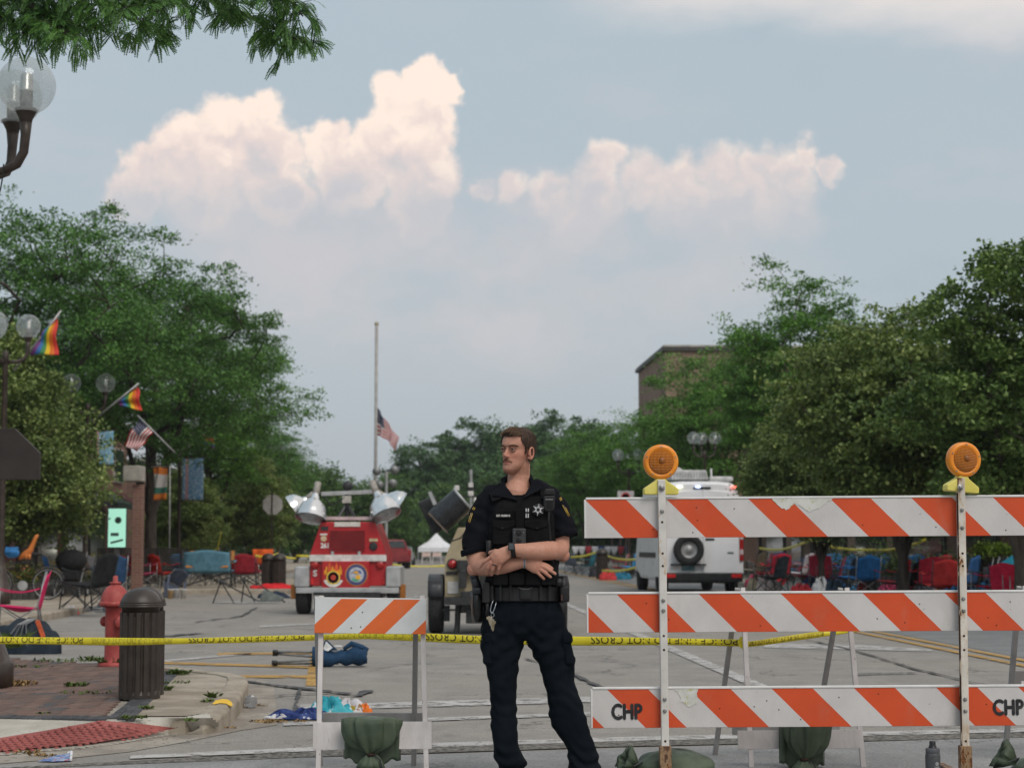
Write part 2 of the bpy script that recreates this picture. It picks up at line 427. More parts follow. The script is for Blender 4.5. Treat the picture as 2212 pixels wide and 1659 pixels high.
YPAINT = paint('road_paint_yellow', (.50, .30, .085), .8)
TAR = M('tar', (.035, .036, .040), (.10, .10, .10), 14, .75, bump=.3, spec=.3)
RUB = M('seam_rubble', (.06, .058, .052), (.24, .225, .20), 28, .9, bump=.6, bscale=90, spec=.2)
def sheet(name, pts, z, mat, parent=None):
    o = MB().add([(p[0], p[1], z) for p in pts], [tuple(range(len(pts)))]).build(name, mat, parent); return o
GRASSY = M('ground_far', (.10, .11, .055), (.20, .18, .12), .4, .95, spec=.1)
struct(sheet('ground', [(-1500, -300), (1500, -300), (1500, 3000), (-1500, 3000)], -.02, GRASSY))
road = struct(sheet('road', [S(-13, 5), S(14.5, 5), S(14.5, 330), S(-13, 330)], 0.0, ROAD))
SEAM = [G(-700, 1672), G(281, 1648), G(2212, 1593), G(3000, 1571)]
near = struct(sheet('intersection', [(-90, -40), (90, -40), (90, SEAM[3].y + 9), SEAM[3], SEAM[2], SEAM[1], SEAM[0], (-90, SEAM[0].y - 9)], .004, ROADN))
struct(sheet('right_lane_pavement', [S(6.6, 14), S(9.4, 14), S(9.4, 120), S(6.6, 120)], .004, ROADR))
def marking(name, px, mat, z=.0085, lab=None):
    o = sheet(name, [G(u, v) for u, v in px], z, mat, road)
    if lab: o['label'] = lab
    return o
marking('crosswalk_line', [(281, 1634), (738, 1613), (1334, 1594), (2300, 1573), (2300, 1581), (1334, 1603), (738, 1622), (281, 1641)], WPAINT)
marking('crosswalk_line', [(612, 1563), (1275, 1540), (2300, 1507), (2300, 1513), (1275, 1547), (612, 1569)], WPAINT)
marking('stop_line', [(648, 1524), (1280, 1506), (1700, 1494), (1700, 1505), (1280, 1518), (648, 1536)], WPAINT)
marking('turn_lane_bar', [(1650, 1391), (1860, 1394), (2015, 1404), (2012, 1408), (1860, 1404), (1650, 1400)], WPAINT)
marking('parking_line', [(351, 1427), (540, 1411), (545, 1414), (355, 1431)], WPAINT)
marking('parking_line', [(560, 1352), (690, 1346), (690, 1349), (560, 1356)], WPAINT)
for px in ([(352, 1430), (690, 1440), (690, 1445), (352, 1435)], [(520, 1459), (692, 1460), (692, 1466), (520, 1465)], [(470, 1411), (690, 1409), (690, 1413), (470, 1416)], [(672, 1409), (692, 1409), (684, 1482), (660, 1482)]):
    marking('hatch_stripe', px, YPAINT, .006 if px[0][0] == 672 else .0085)
sheet('lane_line', [S(2.84, 13.2), S(3.0, 13.2), S(3.0, 42), S(2.84, 42)], .0105, WPAINT, road)
sheet('lane_line', [S(2.84, 48), S(3.0, 48), S(3.0, 70), S(2.84, 70)], .0085, WPAINT, road)
for la in (6.08, 6.36): sheet('centre_line', [S(la, 15), S(la + .11, 15), S(la + .11, 110), S(la, 110)], .0125, YPAINT, road)
def strip_px(pts, w, rn, z):
    P = []
    for (u, v), (u2, v2) in zip(pts[:-1], pts[1:]):
        for k in range(8):
            f = k / 8; P.append(G(u + (u2 - u) * f + rn.uniform(-3, 3), v + (v2 - v) * f + rn.uniform(-.5, .5)))
    L = []; Rr = []
    for i, p in enumerate(P):
        d = (P[min(i + 1, len(P) - 1)] - P[max(0, i - 1)]).normalized(); n = Vector((-d.y, d.x, 0)); ww = w * rn.uniform(.35, 1.3)
        L.append(p + n * ww); Rr.append(p - n * ww)
    vs = [(*q.xy, z) for q in L + Rr]; k = len(P)
    return vs, [(i, i + 1, k + i + 1, k + i) for i in range(k - 1)]
rn = random.Random(3)
for pts, w in (([(1743, 1383), (1850, 1408), (1974, 1446), (2099, 1476), (2212, 1492)], .022), ([(1842, 1459), (1900, 1457), (1986, 1455)], .05),
               ([(530, 1474), (590, 1482), (660, 1490), (770, 1502)], .05), ([(600, 1505), (700, 1499), (770, 1503)], .03), ([(770, 1506), (800, 1492)], .05),
               ([(1134, 1424), (1200, 1440), (1260, 1470), (1310, 1490)], .03), ([(345, 1376), (400, 1372), (440, 1368)], .10), ([(560, 1268), (610, 1262), (650, 1240)], .05),
               ([(648, 1490), (640, 1520), (632, 1560)], .018), ([(420, 1345), (520, 1332), (560, 1310)], .035), ([(1230, 1455), (1330, 1450)], .02), ([(1160, 1405), (1300, 1400)], .018)):
    vs, fs = strip_px(pts, w, rn, .0145); MB().add(vs, fs).build('tar_seam', TAR, road)
marking('pavement_seam', [(0, 1660), (281, 1645), (738, 1622), (1334, 1603), (2300, 1582), (2300, 1592), (1334, 1614), (738, 1634), (281, 1652), (0, 1664)], RUB, .0065)
# ---- the corner island: brick paving, dark border, kerb, ramp with a tactile panel
ZT = .12
def GP(*px, z=ZT): return [G(u, v, z) for u, v in px]
isl = thing('corner_island', 'brick paved street corner island with concrete kerb and red tactile ramp', 'pavement', (0, 0, 0))
del isl['category'], isl['label']; isl['kind'] = 'structure'
MB().slab(GP((-420, 1548), (-420, 1428), (0, 1417), (215, 1433), (392, 1439), (500, 1452), (470, 1500), (420, 1538), (396, 1545), (228, 1548), (0, 1547)), -.03, ZT - .016).build('base', GUT, isl)
band = MB().slab(GP((286, 1547), (400, 1547), (440, 1540), (472, 1512), (506, 1464), (500, 1453), (392, 1441), (372, 1462), (338, 1500)), -.02, ZT - .004); band.build('concrete_band', CONC, isl, bevel=.004)
# bricks
BK = [M('brick_%d' % i, c, tuple(v * 1.25 for v in c), 9, .85, bump=.4, bscale=70, spec=.2, speck=(40, .66, (.10, .09, .08))) for i, c in enumerate([(.150, .098, .080), (.125, .086, .073), (.165, .112, .092), (.118, .086, .076), (.14, .10, .085), (.085, .080, .080)])]
DARK = [M('paver_dark_%d' % i, c, tuple(v * 1.3 for v in c), 8, .8, bump=.4, bscale=60, spec=.3) for i, c in enumerate([(.055, .057, .062), (.072, .073, .078), (.048, .05, .054)])]
def inside(p, poly):
    c = False; j = len(poly) - 1
    for i in range(len(poly)):
        a, b = poly[i], poly[j]
        if (a[1] > p[1]) != (b[1] > p[1]) and p[0] < (b[0] - a[0]) * (p[1] - a[1]) / (b[1] - a[1]) + a[0]: c = not c
        j = i
    return c
area = [tuple(p.xy) for p in GP((-260, 1541), (0, 1541), (236, 1545), (268, 1512), (300, 1480), (392, 1441), (215, 1433), (0, 1420), (-260, 1432))]
shp = {}
def brick_mesh(k, mats, w, l, h=.06):
    if k not in shp:
        b = MB(); x, y = w / 2, l / 2; e = .004
        vs = [(-x, -y, -h), (x, -y, -h), (x, y, -h), (-x, y, -h), (-x, -y, -e), (x, -y, -e), (x, y, -e), (-x, y, -e), (-x + e, -y + e, 0), (x - e, -y + e, 0), (x - e, y - e, 0), (-x + e, y - e, 0)]
        b.add(vs, [(0, 1, 5, 4), (1, 2, 6, 5), (2, 3, 7, 6), (3, 0, 4, 7), (4, 5, 9, 8), (5, 6, 10, 9), (6, 7, 11, 10), (7, 4, 8, 11), (8, 9, 10, 11)])
        shp[k] = b.mesh('brick', mats)
    return shp[k]
spots = []
rb = random.Random(11); y = area[0][1] - .4; row = 0; rot = -.12
while y < 19.2:
    for i in range(-10, 42):
        x = -5.6 + i * .104 + (row % 2) * .052
        px, py = x * math.cos(rot) - (y - 13) * math.sin(rot), x * math.sin(rot) + (y - 13) * math.cos(rot) + 13
        if inside((px, py), area): spots.append((px, py))
    y += .207; row += 1
spots.sort(key=lambda p: (p[0] / p[1] < -.283, p[1]))
rest = MB()
for i, (x, y) in enumerate(spots):
    k = rb.choice((0, 0, 1, 1, 2, 2, 3, 4)) if rb.random() > .04 else 5
    z = ZT + rb.uniform(-.004, .003)
    if i < 300:
        o = link_mesh('brick', brick_mesh('b%d' % k, BK[k], .099, .202), isl); o.location = (x, y, z); o.rotation_euler = (rb.uniform(-.01, .01), rb.uniform(-.01, .01), rot)
    else: rest.box((x, y, z - .03), (.099, .202, .06), (0, 0, rot), mi=k)
if rest.v: stuff(rest.build('brick', BK, isl))
# dark border course: a row along the ramp and a wide band along the kerb side
def course(px0, px1, n, wpx, cross):
    a, b = G(*px0, ZT), G(*px1, ZT); d = (b - a); L = d.length / n; ang = math.atan2(d.y, d.x)
    for i in range(n):
        p = a + d * ((i + .5) / n); k = rb.randrange(3)
        o = link_mesh('paver', brick_mesh('d%d%s%.3f' % (k, cross, L), DARK[k], L - .006, cross), isl); o.location = (p.x, p.y, ZT + rb.uniform(-.002, .004)); o.rotation_euler = (0, 0, ang)
course((-40, 1546), (236, 1548), 12, 0, .20)
for j, (a_, b_) in enumerate((((243, 1549), (374, 1443)), ((262, 1549.5), (381, 1444)), ((281, 1550), (388, 1445)))): course(a_, b_, 26, 0, .055)
# ramp and tactile panel
RED = M('tactile_red', (.26, .070, .062), (.37, .112, .098), 4, .75, bump=.3, bscale=60, spec=.3, speck=(24, .66, (.12, .05, .045)))
def ramp_z(v, u=0.0):
    vf = float(np.interp(u, [-200, 0, 204, 300, 388, 440, 480], [1640, 1627, 1609, 1595, 1581, 1583, 1578])); return .006 + (ZT - .010) * max(0, min(1, (vf - v) / (vf - 1549)))
def px_patch(poly, dz, du, dv):
    """sloping sheet over a picture polygon, cut into small cells"""
    us = [p[0] for p in poly]; vs_ = [p[1] for p in poly]; b = MB(); nu = int((max(us) - min(us)) / du); nv = int((max(vs_) - min(vs_)) / dv); idx = {}
    def vert(i, j):
        if (i, j) not in idx:
            u, v = min(us) + i * du, min(vs_) + j * dv; idx[(i, j)] = len(b.v); b.v.append(tuple(G(u, v, ramp_z(v, u) + dz)))
        return idx[(i, j)]
    for i in range(nu + 1):
        for j in range(nv + 1):
            if inside((min(us) + (i + .5) * du, min(vs_) + (j + .5) * dv), poly): b.f.append((vert(i, j), vert(i, j + 1), vert(i + 1, j + 1), vert(i + 1, j))); b.m.append(0)
    return b
rp = [(-200, 1553), (0, 1552), (236, 1551), (290, 1547), (402, 1546), (450, 1540), (470, 1560), (468, 1580), (430, 1585), (392, 1583), (204, 1613), (0, 1631), (-200, 1646)]
px_patch(rp, 0, 6, 2).build('ramp', CONCL, isl)
tp = [(-200, 1600), (0, 1593), (110, 1575), (220, 1555.5), (300, 1562), (381, 1572), (300, 1588), (204, 1603), (0, 1621), (-200, 1634)]
tact = px_patch(tp, .006, 2, 1).build('tactile_panel', RED, isl)
dm = MB()
for i in range(-20, 70):
    for j in range(0, 70):
        x = -4.9 + i * .058 + (j % 2) * .029; y = 10.3 + j * .058; z = .05
        for _ in range(4):
            v = HZ + F * (H - z) / y; z = ramp_z(v, CX + F * x / y)
        if inside((CX + F * x / y, v), tp): dm.lathe([(.0150, -.004), (.0140, .004), (.009, .0065), (0, .0065)], 8, (x, y, z + .005))
stuff(dm.build('domes', RED, tact))
# kerb with its rounded nose, sweeping round the island
def kerb(pts, name, mat, w=.15, h=.13, parent=None, rnd_=.035):
    """pts: outer foot line of the kerb; it stands to the left of the line"""
    prof = [(0, -.05), (0, h - rnd_), (.012, h - .012), (rnd_, h), (w, h), (w, -.05)]
    vs = []; k = len(pts)
    for i, p in enumerate(pts):
        d = (Vector(pts[min(i + 1, k - 1)]) - Vector(pts[max(i - 1, 0)])); d.z = 0; d.normalize(); n = Vector((-d.y, d.x, 0))
        hh = p[2] if len(p) > 2 and p[2] > 0 else None
        for a_, b_ in prof:
            z = b_ if hh is None else min(b_, hh * b_ / h if b_ > 0 else b_)
            vs.append((p[0] + n.x * a_, p[1] + n.y * a_, z))
    q = len(prof); fs = [(i * q + j, i * q + j + 1, (i + 1) * q + j + 1, (i + 1) * q + j) for i in range(k - 1) for j in range(q - 1)]
    fs += [tuple(range(q)), tuple((k - 1) * q + j for j in range(q - 1, -1, -1))]
    return MB().add(vs, fs).build(name, mat, parent, smooth=False, bevel=.008)
kp = [(392, 1584, .006), (410, 1587, .02), (440, 1588, .055), (468, 1583, .10), (492, 1571, .125), (509, 1556, .13), (522, 1537, .13), (532, 1516, .13), (537, 1502, .13), (533, 1493, .13), (508, 1486, .13), (440, 1478, .13), (392, 1471, .13)]
kerb([(*G(u, v, 0).xy, h) for u, v, h in kp], 'kerb', CONC, .17, .13, isl)
g = G(489, 1519, .1345); ypat = MB().add([tuple(G(u, v, .1335)) for u, v in ((459, 1519), (466, 1512), (480, 1509), (492, 1510), (500, 1515), (503, 1522), (499, 1525), (488, 1519), (474, 1518), (462, 1521))], [tuple(range(10))]).build('yellow_paint', M('kerb_yellow', (.75, .43, .02), (.85, .55, .05), 20, .7), isl)
struct(sheet('gutter', [G(u, v) for u, v in ((-500, 1672), (0, 1650), (160, 1637), (281, 1624), (400, 1603), (520, 1578), (600, 1566), (592, 1480), (548, 1464), (530, 1461), (380, 1440), (-500, 1430))], .0035, GUT))
# ---- pavements further up the street
left_walk = struct(MB().slab([S(-6.45, 21), S(-6.45, 150), S(-20, 150), S(-20, 21)], -.05, .125).build('sidewalk', CONC))
kerb([(*S(-6.3, y).xy, 0) for y in (21, 30, 40, 60, 90, 150)], 'kerb', CONC, .15, .13, left_walk)
bump2 = struct(MB().slab([S(-6.28, 47.6), S(-3.7, 47.6), S(-3.5, 48.4), S(-3.5, 63), S(-6.28, 65)], -.05, .128).build('sidewalk', CONC))
kerb([(*S(a_, b_).xy, 0) for a_, b_ in ((-6.2, 47.4), (-3.6, 47.4), (-3.3, 48.3), (-3.3, 63))], 'kerb', CONC, .15, .131, bump2)
right_walk = struct(MB().slab([S(9.65, 24), S(20, 24), S(20, 160), S(9.65, 160)], -.05, .125).build('sidewalk', CONC))
kerb([(*S(9.5, y).xy, 0) for y in (160, 90, 60, 40, 24)], 'kerb', CONC, .15, .13, right_walk)
# ---- weeds growing out of the joints
WEED = M('weed_green', (.055, .095, .022), (.115, .16, .04), 30, .8, spec=.2)
DRY = M('dead_leaves', (.22, .14, .06), (.36, .25, .13), 30, .9, spec=.1)
def tuft(px, n, r, h, mat, z=ZT, rs=random.Random(5)):
    b = MB(); c = G(*px, z)
    for i in range(n):
        a_ = rs.uniform(0, 6.28); rr = r * math.sqrt(rs.random()); q = c + Vector((math.cos(a_) * rr, math.sin(a_) * rr * .6, 0)); t_ = rs.uniform(0, 6.28); hh = h * rs.uniform(.4, 1); w = rs.uniform(.006, .014)
        e = Vector((math.cos(t_), math.sin(t_), 0)); l = q + e * hh * .6 + Vector((0, 0, hh * .55)); tip = q + e * hh + Vector((0, 0, hh * rs.uniform(.5, 1))); s_ = e.cross(Vector((0, 0, 1))) * w
        b.add([q - s_ * .3, q + s_ * .3, l + s_, tip, l - s_], [(0, 1, 2, 3, 4)])
    return b, mat
def weeds(name, spots, mat, z=ZT):
    b = MB()
    for px, n, r, h in spots: b.v, b.f, b.m = (lambda x: (b.v + x.v, b.f + [tuple(i + len(b.v) for i in f) for f in x.f], b.m + x.m))(tuft(px, n, r, h, mat, z)[0])
    return stuff(b.build(name, mat))
weeds('joint_weeds', [((162, 1482), 60, .09, .05), ((185, 1497), 40, .2, .03), ((60, 1440), 40, .25, .03), ((130, 1428), 60, .35, .04), ((205, 1428), 70, .14, .08), ((240, 1438), 90, .10, .11), ((386, 1456), 90, .10, .07), ((358, 1490), 50, .05, .05), ((380, 1475), 40, .15, .03), ((290, 1551), 70, .09, .03), ((318, 1530), 40, .05, .03), ((462, 1506), 35, .04, .06), ((447, 1515), 25, .05, .03), ((415, 1557), 30, .05, .03), ((96, 1541), 20, .06, .02), ((20, 1400), 40, .05, .22), ((38, 1398), 30, .04, .3)], WEED)
weeds('dry_weeds', [((20, 1481), 130, .16, .07), ((40, 1478), 60, .16, .05)], DRY)
weeds('gutter_litter', [((60, 1625), 60, .12, .02), ((90, 1632), 40, .08, .02), ((575, 1558), 70, .12, .025), ((590, 1560), 40, .1, .02), ((565, 1524), 14, .05, .02), ((497, 1572), 12, .05, .02), ((340, 1600), 6, .2, .012), ((650, 1558), 20, .05, .02)], DRY, .005)
# ---- buildings
def brickwall(name, c1, c2, mortar, sc=1.0):
    m, t, p, out = new_mat(name); c = coords(t)
    sp = t.node('ShaderNodeSeparateXYZ'); t.link(c, sp.inputs[0])
    cb = t.node('ShaderNodeCombineXYZ'); t.link(t.math('ADD', sp.outputs[0], sp.outputs[1]), cb.inputs[0]); t.link(sp.outputs[2], cb.inputs[1])
    b = t.node('ShaderNodeTexBrick'); t.link(cb.outputs[0], b.inputs[0])
    b.inputs['Color1'].default_value = (*c1, 1); b.inputs['Color2'].default_value = (*c2, 1); b.inputs['Mortar'].default_value = (*mortar, 1)
    b.inputs['Scale'].default_value = sc; b.inputs['Brick Width'].default_value = .22; b.inputs['Row Height'].default_value = .075; b.inputs['Mortar Size'].default_value = .008
    n = t.noise(c, .6, 5, .6); t.link(t.mix(t.ramp(n, .3, .7, 0, .4), b.outputs[0], tuple(v * .7 for v in c1)), p.inputs['Base Color'])
    p.inputs['Roughness'].default_value = .9; p.inputs['Specular IOR Level'].default_value = .2
    MATS[name] = m; return m
BR1 = brickwall('brick_brown', (.165, .098, .074), (.21, .13, .10), (.20, .17, .15))
BR2 = brickwall('brick_red', (.20, .098, .072), (.25, .13, .095), (.23, .2, .18))
BR4 = brickwall('brick_umber', (.25, .155, .115), (.30, .19, .145), (.26, .22, .19))
BR3 = brickwall('brick_tan', (.30, .20, .14), (.36, .25, .18), (.3, .27, .24))
GLASS = M('window_glass', (.018, .022, .024), (.03, .035, .038), 2, .08, spec=.7, rv=.02)
TRIM = M('trim_stone', (.36, .34, .30), None, 3, .8)
DTRIM = M('trim_dark', (.05, .048, .046), None, 5, .6)
def building(label, lat0, lat1, Y0, Y1, h, wall, front, nwin, sill=True, shop=True, upper=True):
    """a street-side block; front is the lat of the facade that faces the street"""
    side = 1 if lat0 >= 0 else -1
    c = S((lat0 + lat1) / 2, (Y0 + Y1) / 2); b = thing('building', label, 'building', c, ST)
    D = abs(lat1 - lat0); L = Y1 - Y0; fx = -side * D / 2                # local x of the facade
    MB().box((0, 0, h / 2), (D, L, h)).build('wall', brick_fix(wall), b)
    rf = MB().box((0, 0, h + .09), (D + .3, L + .3, .18)).build('roof', DTRIM, b)
    MB().box((0, 0, h + .22), (D + .16, L + .16, .1)).build('coping', TRIM, rf)
    step = L / nwin
    for i in range(nwin):
        y = -L / 2 + step * (i + .5)
        if shop:
            w = MB().box((fx - side * .03, y, 1.55), (.1, step * .72, 2.1)).build('window', DTRIM, b)
            MB().box((fx - side * .085, y, 1.55), (.03, step * .66, 1.95)).build('pane', GLASS, w)
            aw = MB().prism([(0, 0), (1.1, -.55), (1.1, -.75), (0, -.2)], (fx, y - step * .42, 3.35), (-side, 0, 0), (0, 0, 1), (0, 1, 0), step * .84).build('awning', cloth('awning%d' % (i % 3), [(.03, .05, .04), (.06, .02, .02), (.03, .03, .05)][i % 3]), b)
        if upper and h > 5.4:
            w = MB().box((fx - side * .03, y, h - 1.5), (.1, step * .45, 1.35)).build('window', TRIM, b)
            MB().box((fx - side * .085, y, h - 1.5), (.03, step * .39, 1.23)).build('pane', GLASS, w)
    # the end that faces the camera
    for xx in (-D * .22, D * .22):
        if upper and h > 5.4:
            w = MB().box((xx, -L / 2 - .03, h - 1.6), (1.3, .1, 1.4)).build('window', TRIM, b)
            MB().box((xx, -L / 2 - .085, h - 1.6), (1.18, .03, 1.28)).build('pane', GLASS, w)
    return b
def brick_fix(m): return m
building('dark brown brick storefront block behind the left pavement trees', -12.2, -22, 33, 52, 5.2, BR1, -12, 4)
building('red brick storefront block beyond the brown one on the left side', -12.4, -22, 53, 76, 5.9, BR2, -12, 5)
building('low brown shop row far up the left side of the street', -12.0, -20, 78, 112, 4.6, BR1, -12, 6)
building('dark brick storefront block behind the linden trees on the right', 13.4, 24, 30, 52, 4.9, BR1, 13, 5)
building('tan brick shop block behind the right pavement chairs', 13.2, 24, 53, 78, 5.3, BR3, 13, 5)
building('tall red brown brick building rising above the trees on the right', 10.9, 24, 85, 96, 10.15, BR4, 11, 2, shop=False, upper=False)
building('low brick shop row far up the right side of the street', 12.4, 22, 98, 130, 4.6, BR2, 12, 6)
# a brick porch and its pale canopy at the left shops
pc = thing('shop_entrance', 'brown brick shop entrance pillar with a pale flat canopy by the green sign', 'entrance', Q(296, 1260, 47).xy.to_3d())
MB().box((0, 0, 1.45), (.26, .26, 2.65)).build('pillar', BR2, pc, bevel=.01)
MB().box((-.12, 0, 3.05), (.46, .6, .40)).build('canopy', TRIM, pc, bevel=.03)

# ================================================================== trees
def leafmat(name, dark, mid, light, trans=.20, yel=None):
    m, t, p, out = new_mat(name)
    g = t.node('ShaderNodeNewGeometry'); c = coords(t)
    n = t.noise(c, .9, 4, .6)
    f = t.math('ADD', t.math('MULTIPLY', g.outputs['Random Per Island'], .6), t.math('MULTIPLY', t.ramp(n, .3, .7), .4))
    cc = t.mix(t.ramp(f, .05, .5, smooth=False), dark, mid); cc = t.mix(t.ramp(f, .5, .98, smooth=False), cc, light)
    if yel: cc = t.mix(t.ramp(t.noise(c, .55, 3), .66, .74, 0, .8), cc, yel)
    t.link(cc, p.inputs['Base Color']); p.inputs['Roughness'].default_value = .55; p.inputs['Specular IOR Level'].default_value = .3
    tr = t.node('ShaderNodeBsdfTranslucent'); t.link(t.mix(1.0, cc, (1.0, 1.15, .55), 'MULTIPLY'), tr.inputs[0])
    mx = t.node('ShaderNodeMixShader'); mx.inputs[0].default_value = trans
    t.link(p.outputs[0], mx.inputs[1]); t.link(tr.outputs[0], mx.inputs[2]); t.link(mx.outputs[0], out.inputs[0])
    MATS[name] = m; return m
BARK = M('bark', (.045, .037, .031), (.085, .072, .06), 9, .92, bump=.8, bscale=26, spec=.15, stretch=(1, 1, .25))
LOCUST = leafmat('locust_leaf', (0.032, 0.082, 0.018), (0.077, 0.182, 0.041), (0.159, 0.319, 0.071))
LOCUST2 = leafmat('locust_leaf_bright', (0.042, 0.101, 0.018), (0.098, 0.220, 0.037), (0.187, 0.375, 0.068))
LINDEN = leafmat('linden_leaf', (0.039, 0.076, 0.018), (0.100, 0.170, 0.040), (0.231, 0.320, 0.093), .18)
LINDENY = leafmat('linden_leaf_olive', (0.048, 0.081, 0.020), (0.127, 0.186, 0.048), (0.308, 0.362, 0.123), .18)
MAPLE = leafmat('far_leaf', (0.034, 0.075, 0.029), (0.069, 0.144, 0.052), (0.121, 0.223, 0.075))
MAPLE2 = leafmat('far_leaf_pale', (0.036, 0.080, 0.018), (0.075, 0.149, 0.033), (0.126, 0.229, 0.050))
def leaf_quads(C, N, rs, L, W, droop=.35, flat=.6):
    """rhombic leaves round the points C"""
    n = len(C)
    d = rs.normal(size=(n, 3)); d[:, 2] = d[:, 2] * flat - droop; d /= np.linalg.norm(d, axis=1)[:, None]
    up = rs.normal(size=(n, 3)) * .55; up[:, 2] += 1
    s = np.cross(d, up); s /= (np.linalg.norm(s, axis=1)[:, None] + 1e-9)
    l = L * rs.uniform(.6, 1.25, (n, 1)); w = W * rs.uniform(.7, 1.2, (n, 1))
    V = np.stack([C - d * l * .5, C + s * w * .5 - d * l * .02, C + d * l * .5, C - s * w * .5 - d * l * .02], 1).reshape(-1, 3)
    Fq = np.arange(n * 4).reshape(-1, 4)
    return V, Fq
def tree_meshes(seed, height, radius, base, clumps=150, per=330, leaf=(.11, .055), mat=None, cr=.42, shell=.45, shape=1.0, flat=.45, trunk_r=.13, fork=.6, droop=.35, lean=(0, 0), rough=.28, ysq=1.0):
    rs = np.random.RandomState(seed)
    zc = base + (height - base) * .46; az_, bz = (height - zc), (zc - base)
    pts = []
    ph = rs.uniform(0, 6.28, 6)
    while len(pts) < clumps:
        d = rs.normal(size=3); d /= np.linalg.norm(d); t = math.atan2(d[1], d[0])
        k = 1 + rough * (math.sin(3 * t + ph[0] + 2 * d[2]) * .5 + math.sin(5 * t + ph[1] - 3 * d[2]) * .35 + math.sin(2 * t + 4 * d[2] + ph[2]) * .4) * .6 + np.clip(rs.normal(), -1.6, 1.1) * rough * .30
        r = (shell + (1 - shell) * rs.random() ** .6) * k
        wz = (1 - max(0, -d[2]) * .1)
        z = zc + d[2] * r * (az_ if d[2] > 0 else bz)
        w = radius * (1 if shape == 1 else (1 - (1 - shape) * max(0, (z - base) / (height - base))))
        pts.append((d[0] * r * w + lean[0] * (z / height), d[1] * r * w * ysq + lean[1] * (z / height), max(z, base * .85)))
    P = np.array(pts)
    # a branch to every clump, grown from the nearest wood that is already there
    nodes = [np.array([0, 0, 0.]), np.array([.02, .01, fork * base]), np.array([lean[0] * .3, lean[1] * .3, base * 1.02 + .05 * height])]
    par = [-1, 0, 1]; nf = max(3, int(clumps / 28))
    for i in range(nf):
        t = 6.283 * (i + rs.uniform(-.3, .3)) / nf; q = np.array([math.cos(t) * radius * .34, math.sin(t) * radius * .34, base + (height - base) * rs.uniform(.22, .5)])
        m_ = (nodes[1 + i % 2] + q) / 2 + np.array([0, 0, -.05 * height * rs.random()])
        nodes.append(m_); par.append(1 + i % 2); nodes.append(q); par.append(len(nodes) - 2)
    order = np.argsort(np.linalg.norm(P - np.array([0, 0, zc * .8]), axis=1))
    for i in order:
        A = np.array(nodes); dd = np.linalg.norm(A - P[i], axis=1) + (A[:, 2] > P[i][2]) * .6; dd[0] = 99
        j = int(np.argmin(dd)); a = nodes[j]; mid = (a + P[i]) / 2 + rs.normal(size=3) * .08 * dd[j] + np.array([0, 0, .10 * dd[j]])
        nodes.append(mid); par.append(j); nodes.append(P[i]); par.append(len(nodes) - 2)
    cnt = np.ones(len(nodes))
    for i in range(len(nodes) - 1, 0, -1): cnt[par[i]] += cnt[i]
    rad = trunk_r * (cnt / cnt[0]) ** .46; rad[0] *= 1.35
    tb = MB()
    for i in range(1, len(nodes)):
        n = 9 if rad[i] > .05 else (5 if rad[i] > .02 else 3)
        tb.tube([nodes[par[i]], nodes[i]], [min(rad[par[i]], rad[i] * 1.5 if par[i] > 2 else 9), rad[i] * .92], n, cap=False)
    tm = tb.mesh('trunk', BARK, True)
    # leaves in sprays round the clump centres
    sub = 7; allC = []
    for c in P:
        rr = cr * rs.uniform(.7, 1.3)
        sc = c + rs.normal(size=(sub, 3)) * np.array([rr * .66, rr * .66, rr * flat * .7])
        k = max(1, int(per * rs.uniform(.65, 1.3) / sub))
        off = rs.normal(size=(sub, k, 3)) * np.array([rr * .33, rr * .33, rr * flat * .30])
        off[:, :, 2] -= .28 * (np.hypot(off[:, :, 0], off[:, :, 1]))
        allC.append((sc[:, None, :] + off).reshape(-1, 3))
    C = np.concatenate(allC); V, Fq = leaf_quads(C, None, rs, leaf[0], leaf[1], droop)
    cm = np_mesh('crown', V, Fq, mat)
    return tm, cm
def tree(name, label, loc, meshes, rz=0.0, sc=1.0, group=None, cat='tree'):
    t = thing(name, label, cat, loc, rz, group)
    link_mesh('trunk', meshes[0], t); link_mesh('crown', meshes[1], t)
    t.scale = (sc, sc, sc) if not hasattr(sc, '__len__') else sc
    return t
ML = 'street trees along the left pavement'; MR = 'street trees along the right pavement'; MF = 'trees at the far end of the street'
big = tree_meshes(21, 8.9, 4.0, 3.0, 300, 400, (.10, .046), LOCUST, .50, .35, 1.0, .42, .17, .55, rough=.34)
tree('honey_locust', 'tallest honey locust, filling the left edge behind the dark linden', at(55, 48), big, .4, (1.16, 1.16, 1.18), ML)
loc2 = tree_meshes(22, 8.3, 3.1, 3.2, 210, 360, (.10, .046), LOCUST, .46, .4, 1.0, .42, .14, .55, rough=.34)
tree('honey_locust', 'dark green honey locust behind the rainbow flag and blue street banner', at(325, 54), loc2, 1.2, 1.16, ML)
loc3 = tree_meshes(23, 8.6, 2.7, 2.9, 190, 330, (.11, .05), LOCUST2, .46, .4, 1.0, .42, .13, .55, rough=.34)
tree('honey_locust', 'honey locust whose crown edge hangs over the red trailer side', at(450, 66), loc3, 2.0, (1.16, 1.16, 1.12), ML)
tree('honey_locust', 'small honey locust beyond the stop sign on the left pavement', at(566, 84), loc3, .3, .72, ML)
lin1 = tree_meshes(31, 5.9, 2.75, 1.2, 230, 430, (.10, .074), LINDENY, .44, .35, .35, .6, .08, .5, droop=.6, rough=.2)
tree('linden_tree', 'low dense linden with drooping leaves above the bicycle at the left edge', at(-8, 41), lin1, 0.5, 1.0, ML)
tree('linden_tree', 'small round linden right of the blue street banner', at(545, 72), lin1, 2.2, (.78, .78, .80), ML)
tree('honey_locust', 'leafy locust between the blue banner and the stop sign', at(535, 80), loc2, 3.3, (.80, .80, .84), ML)
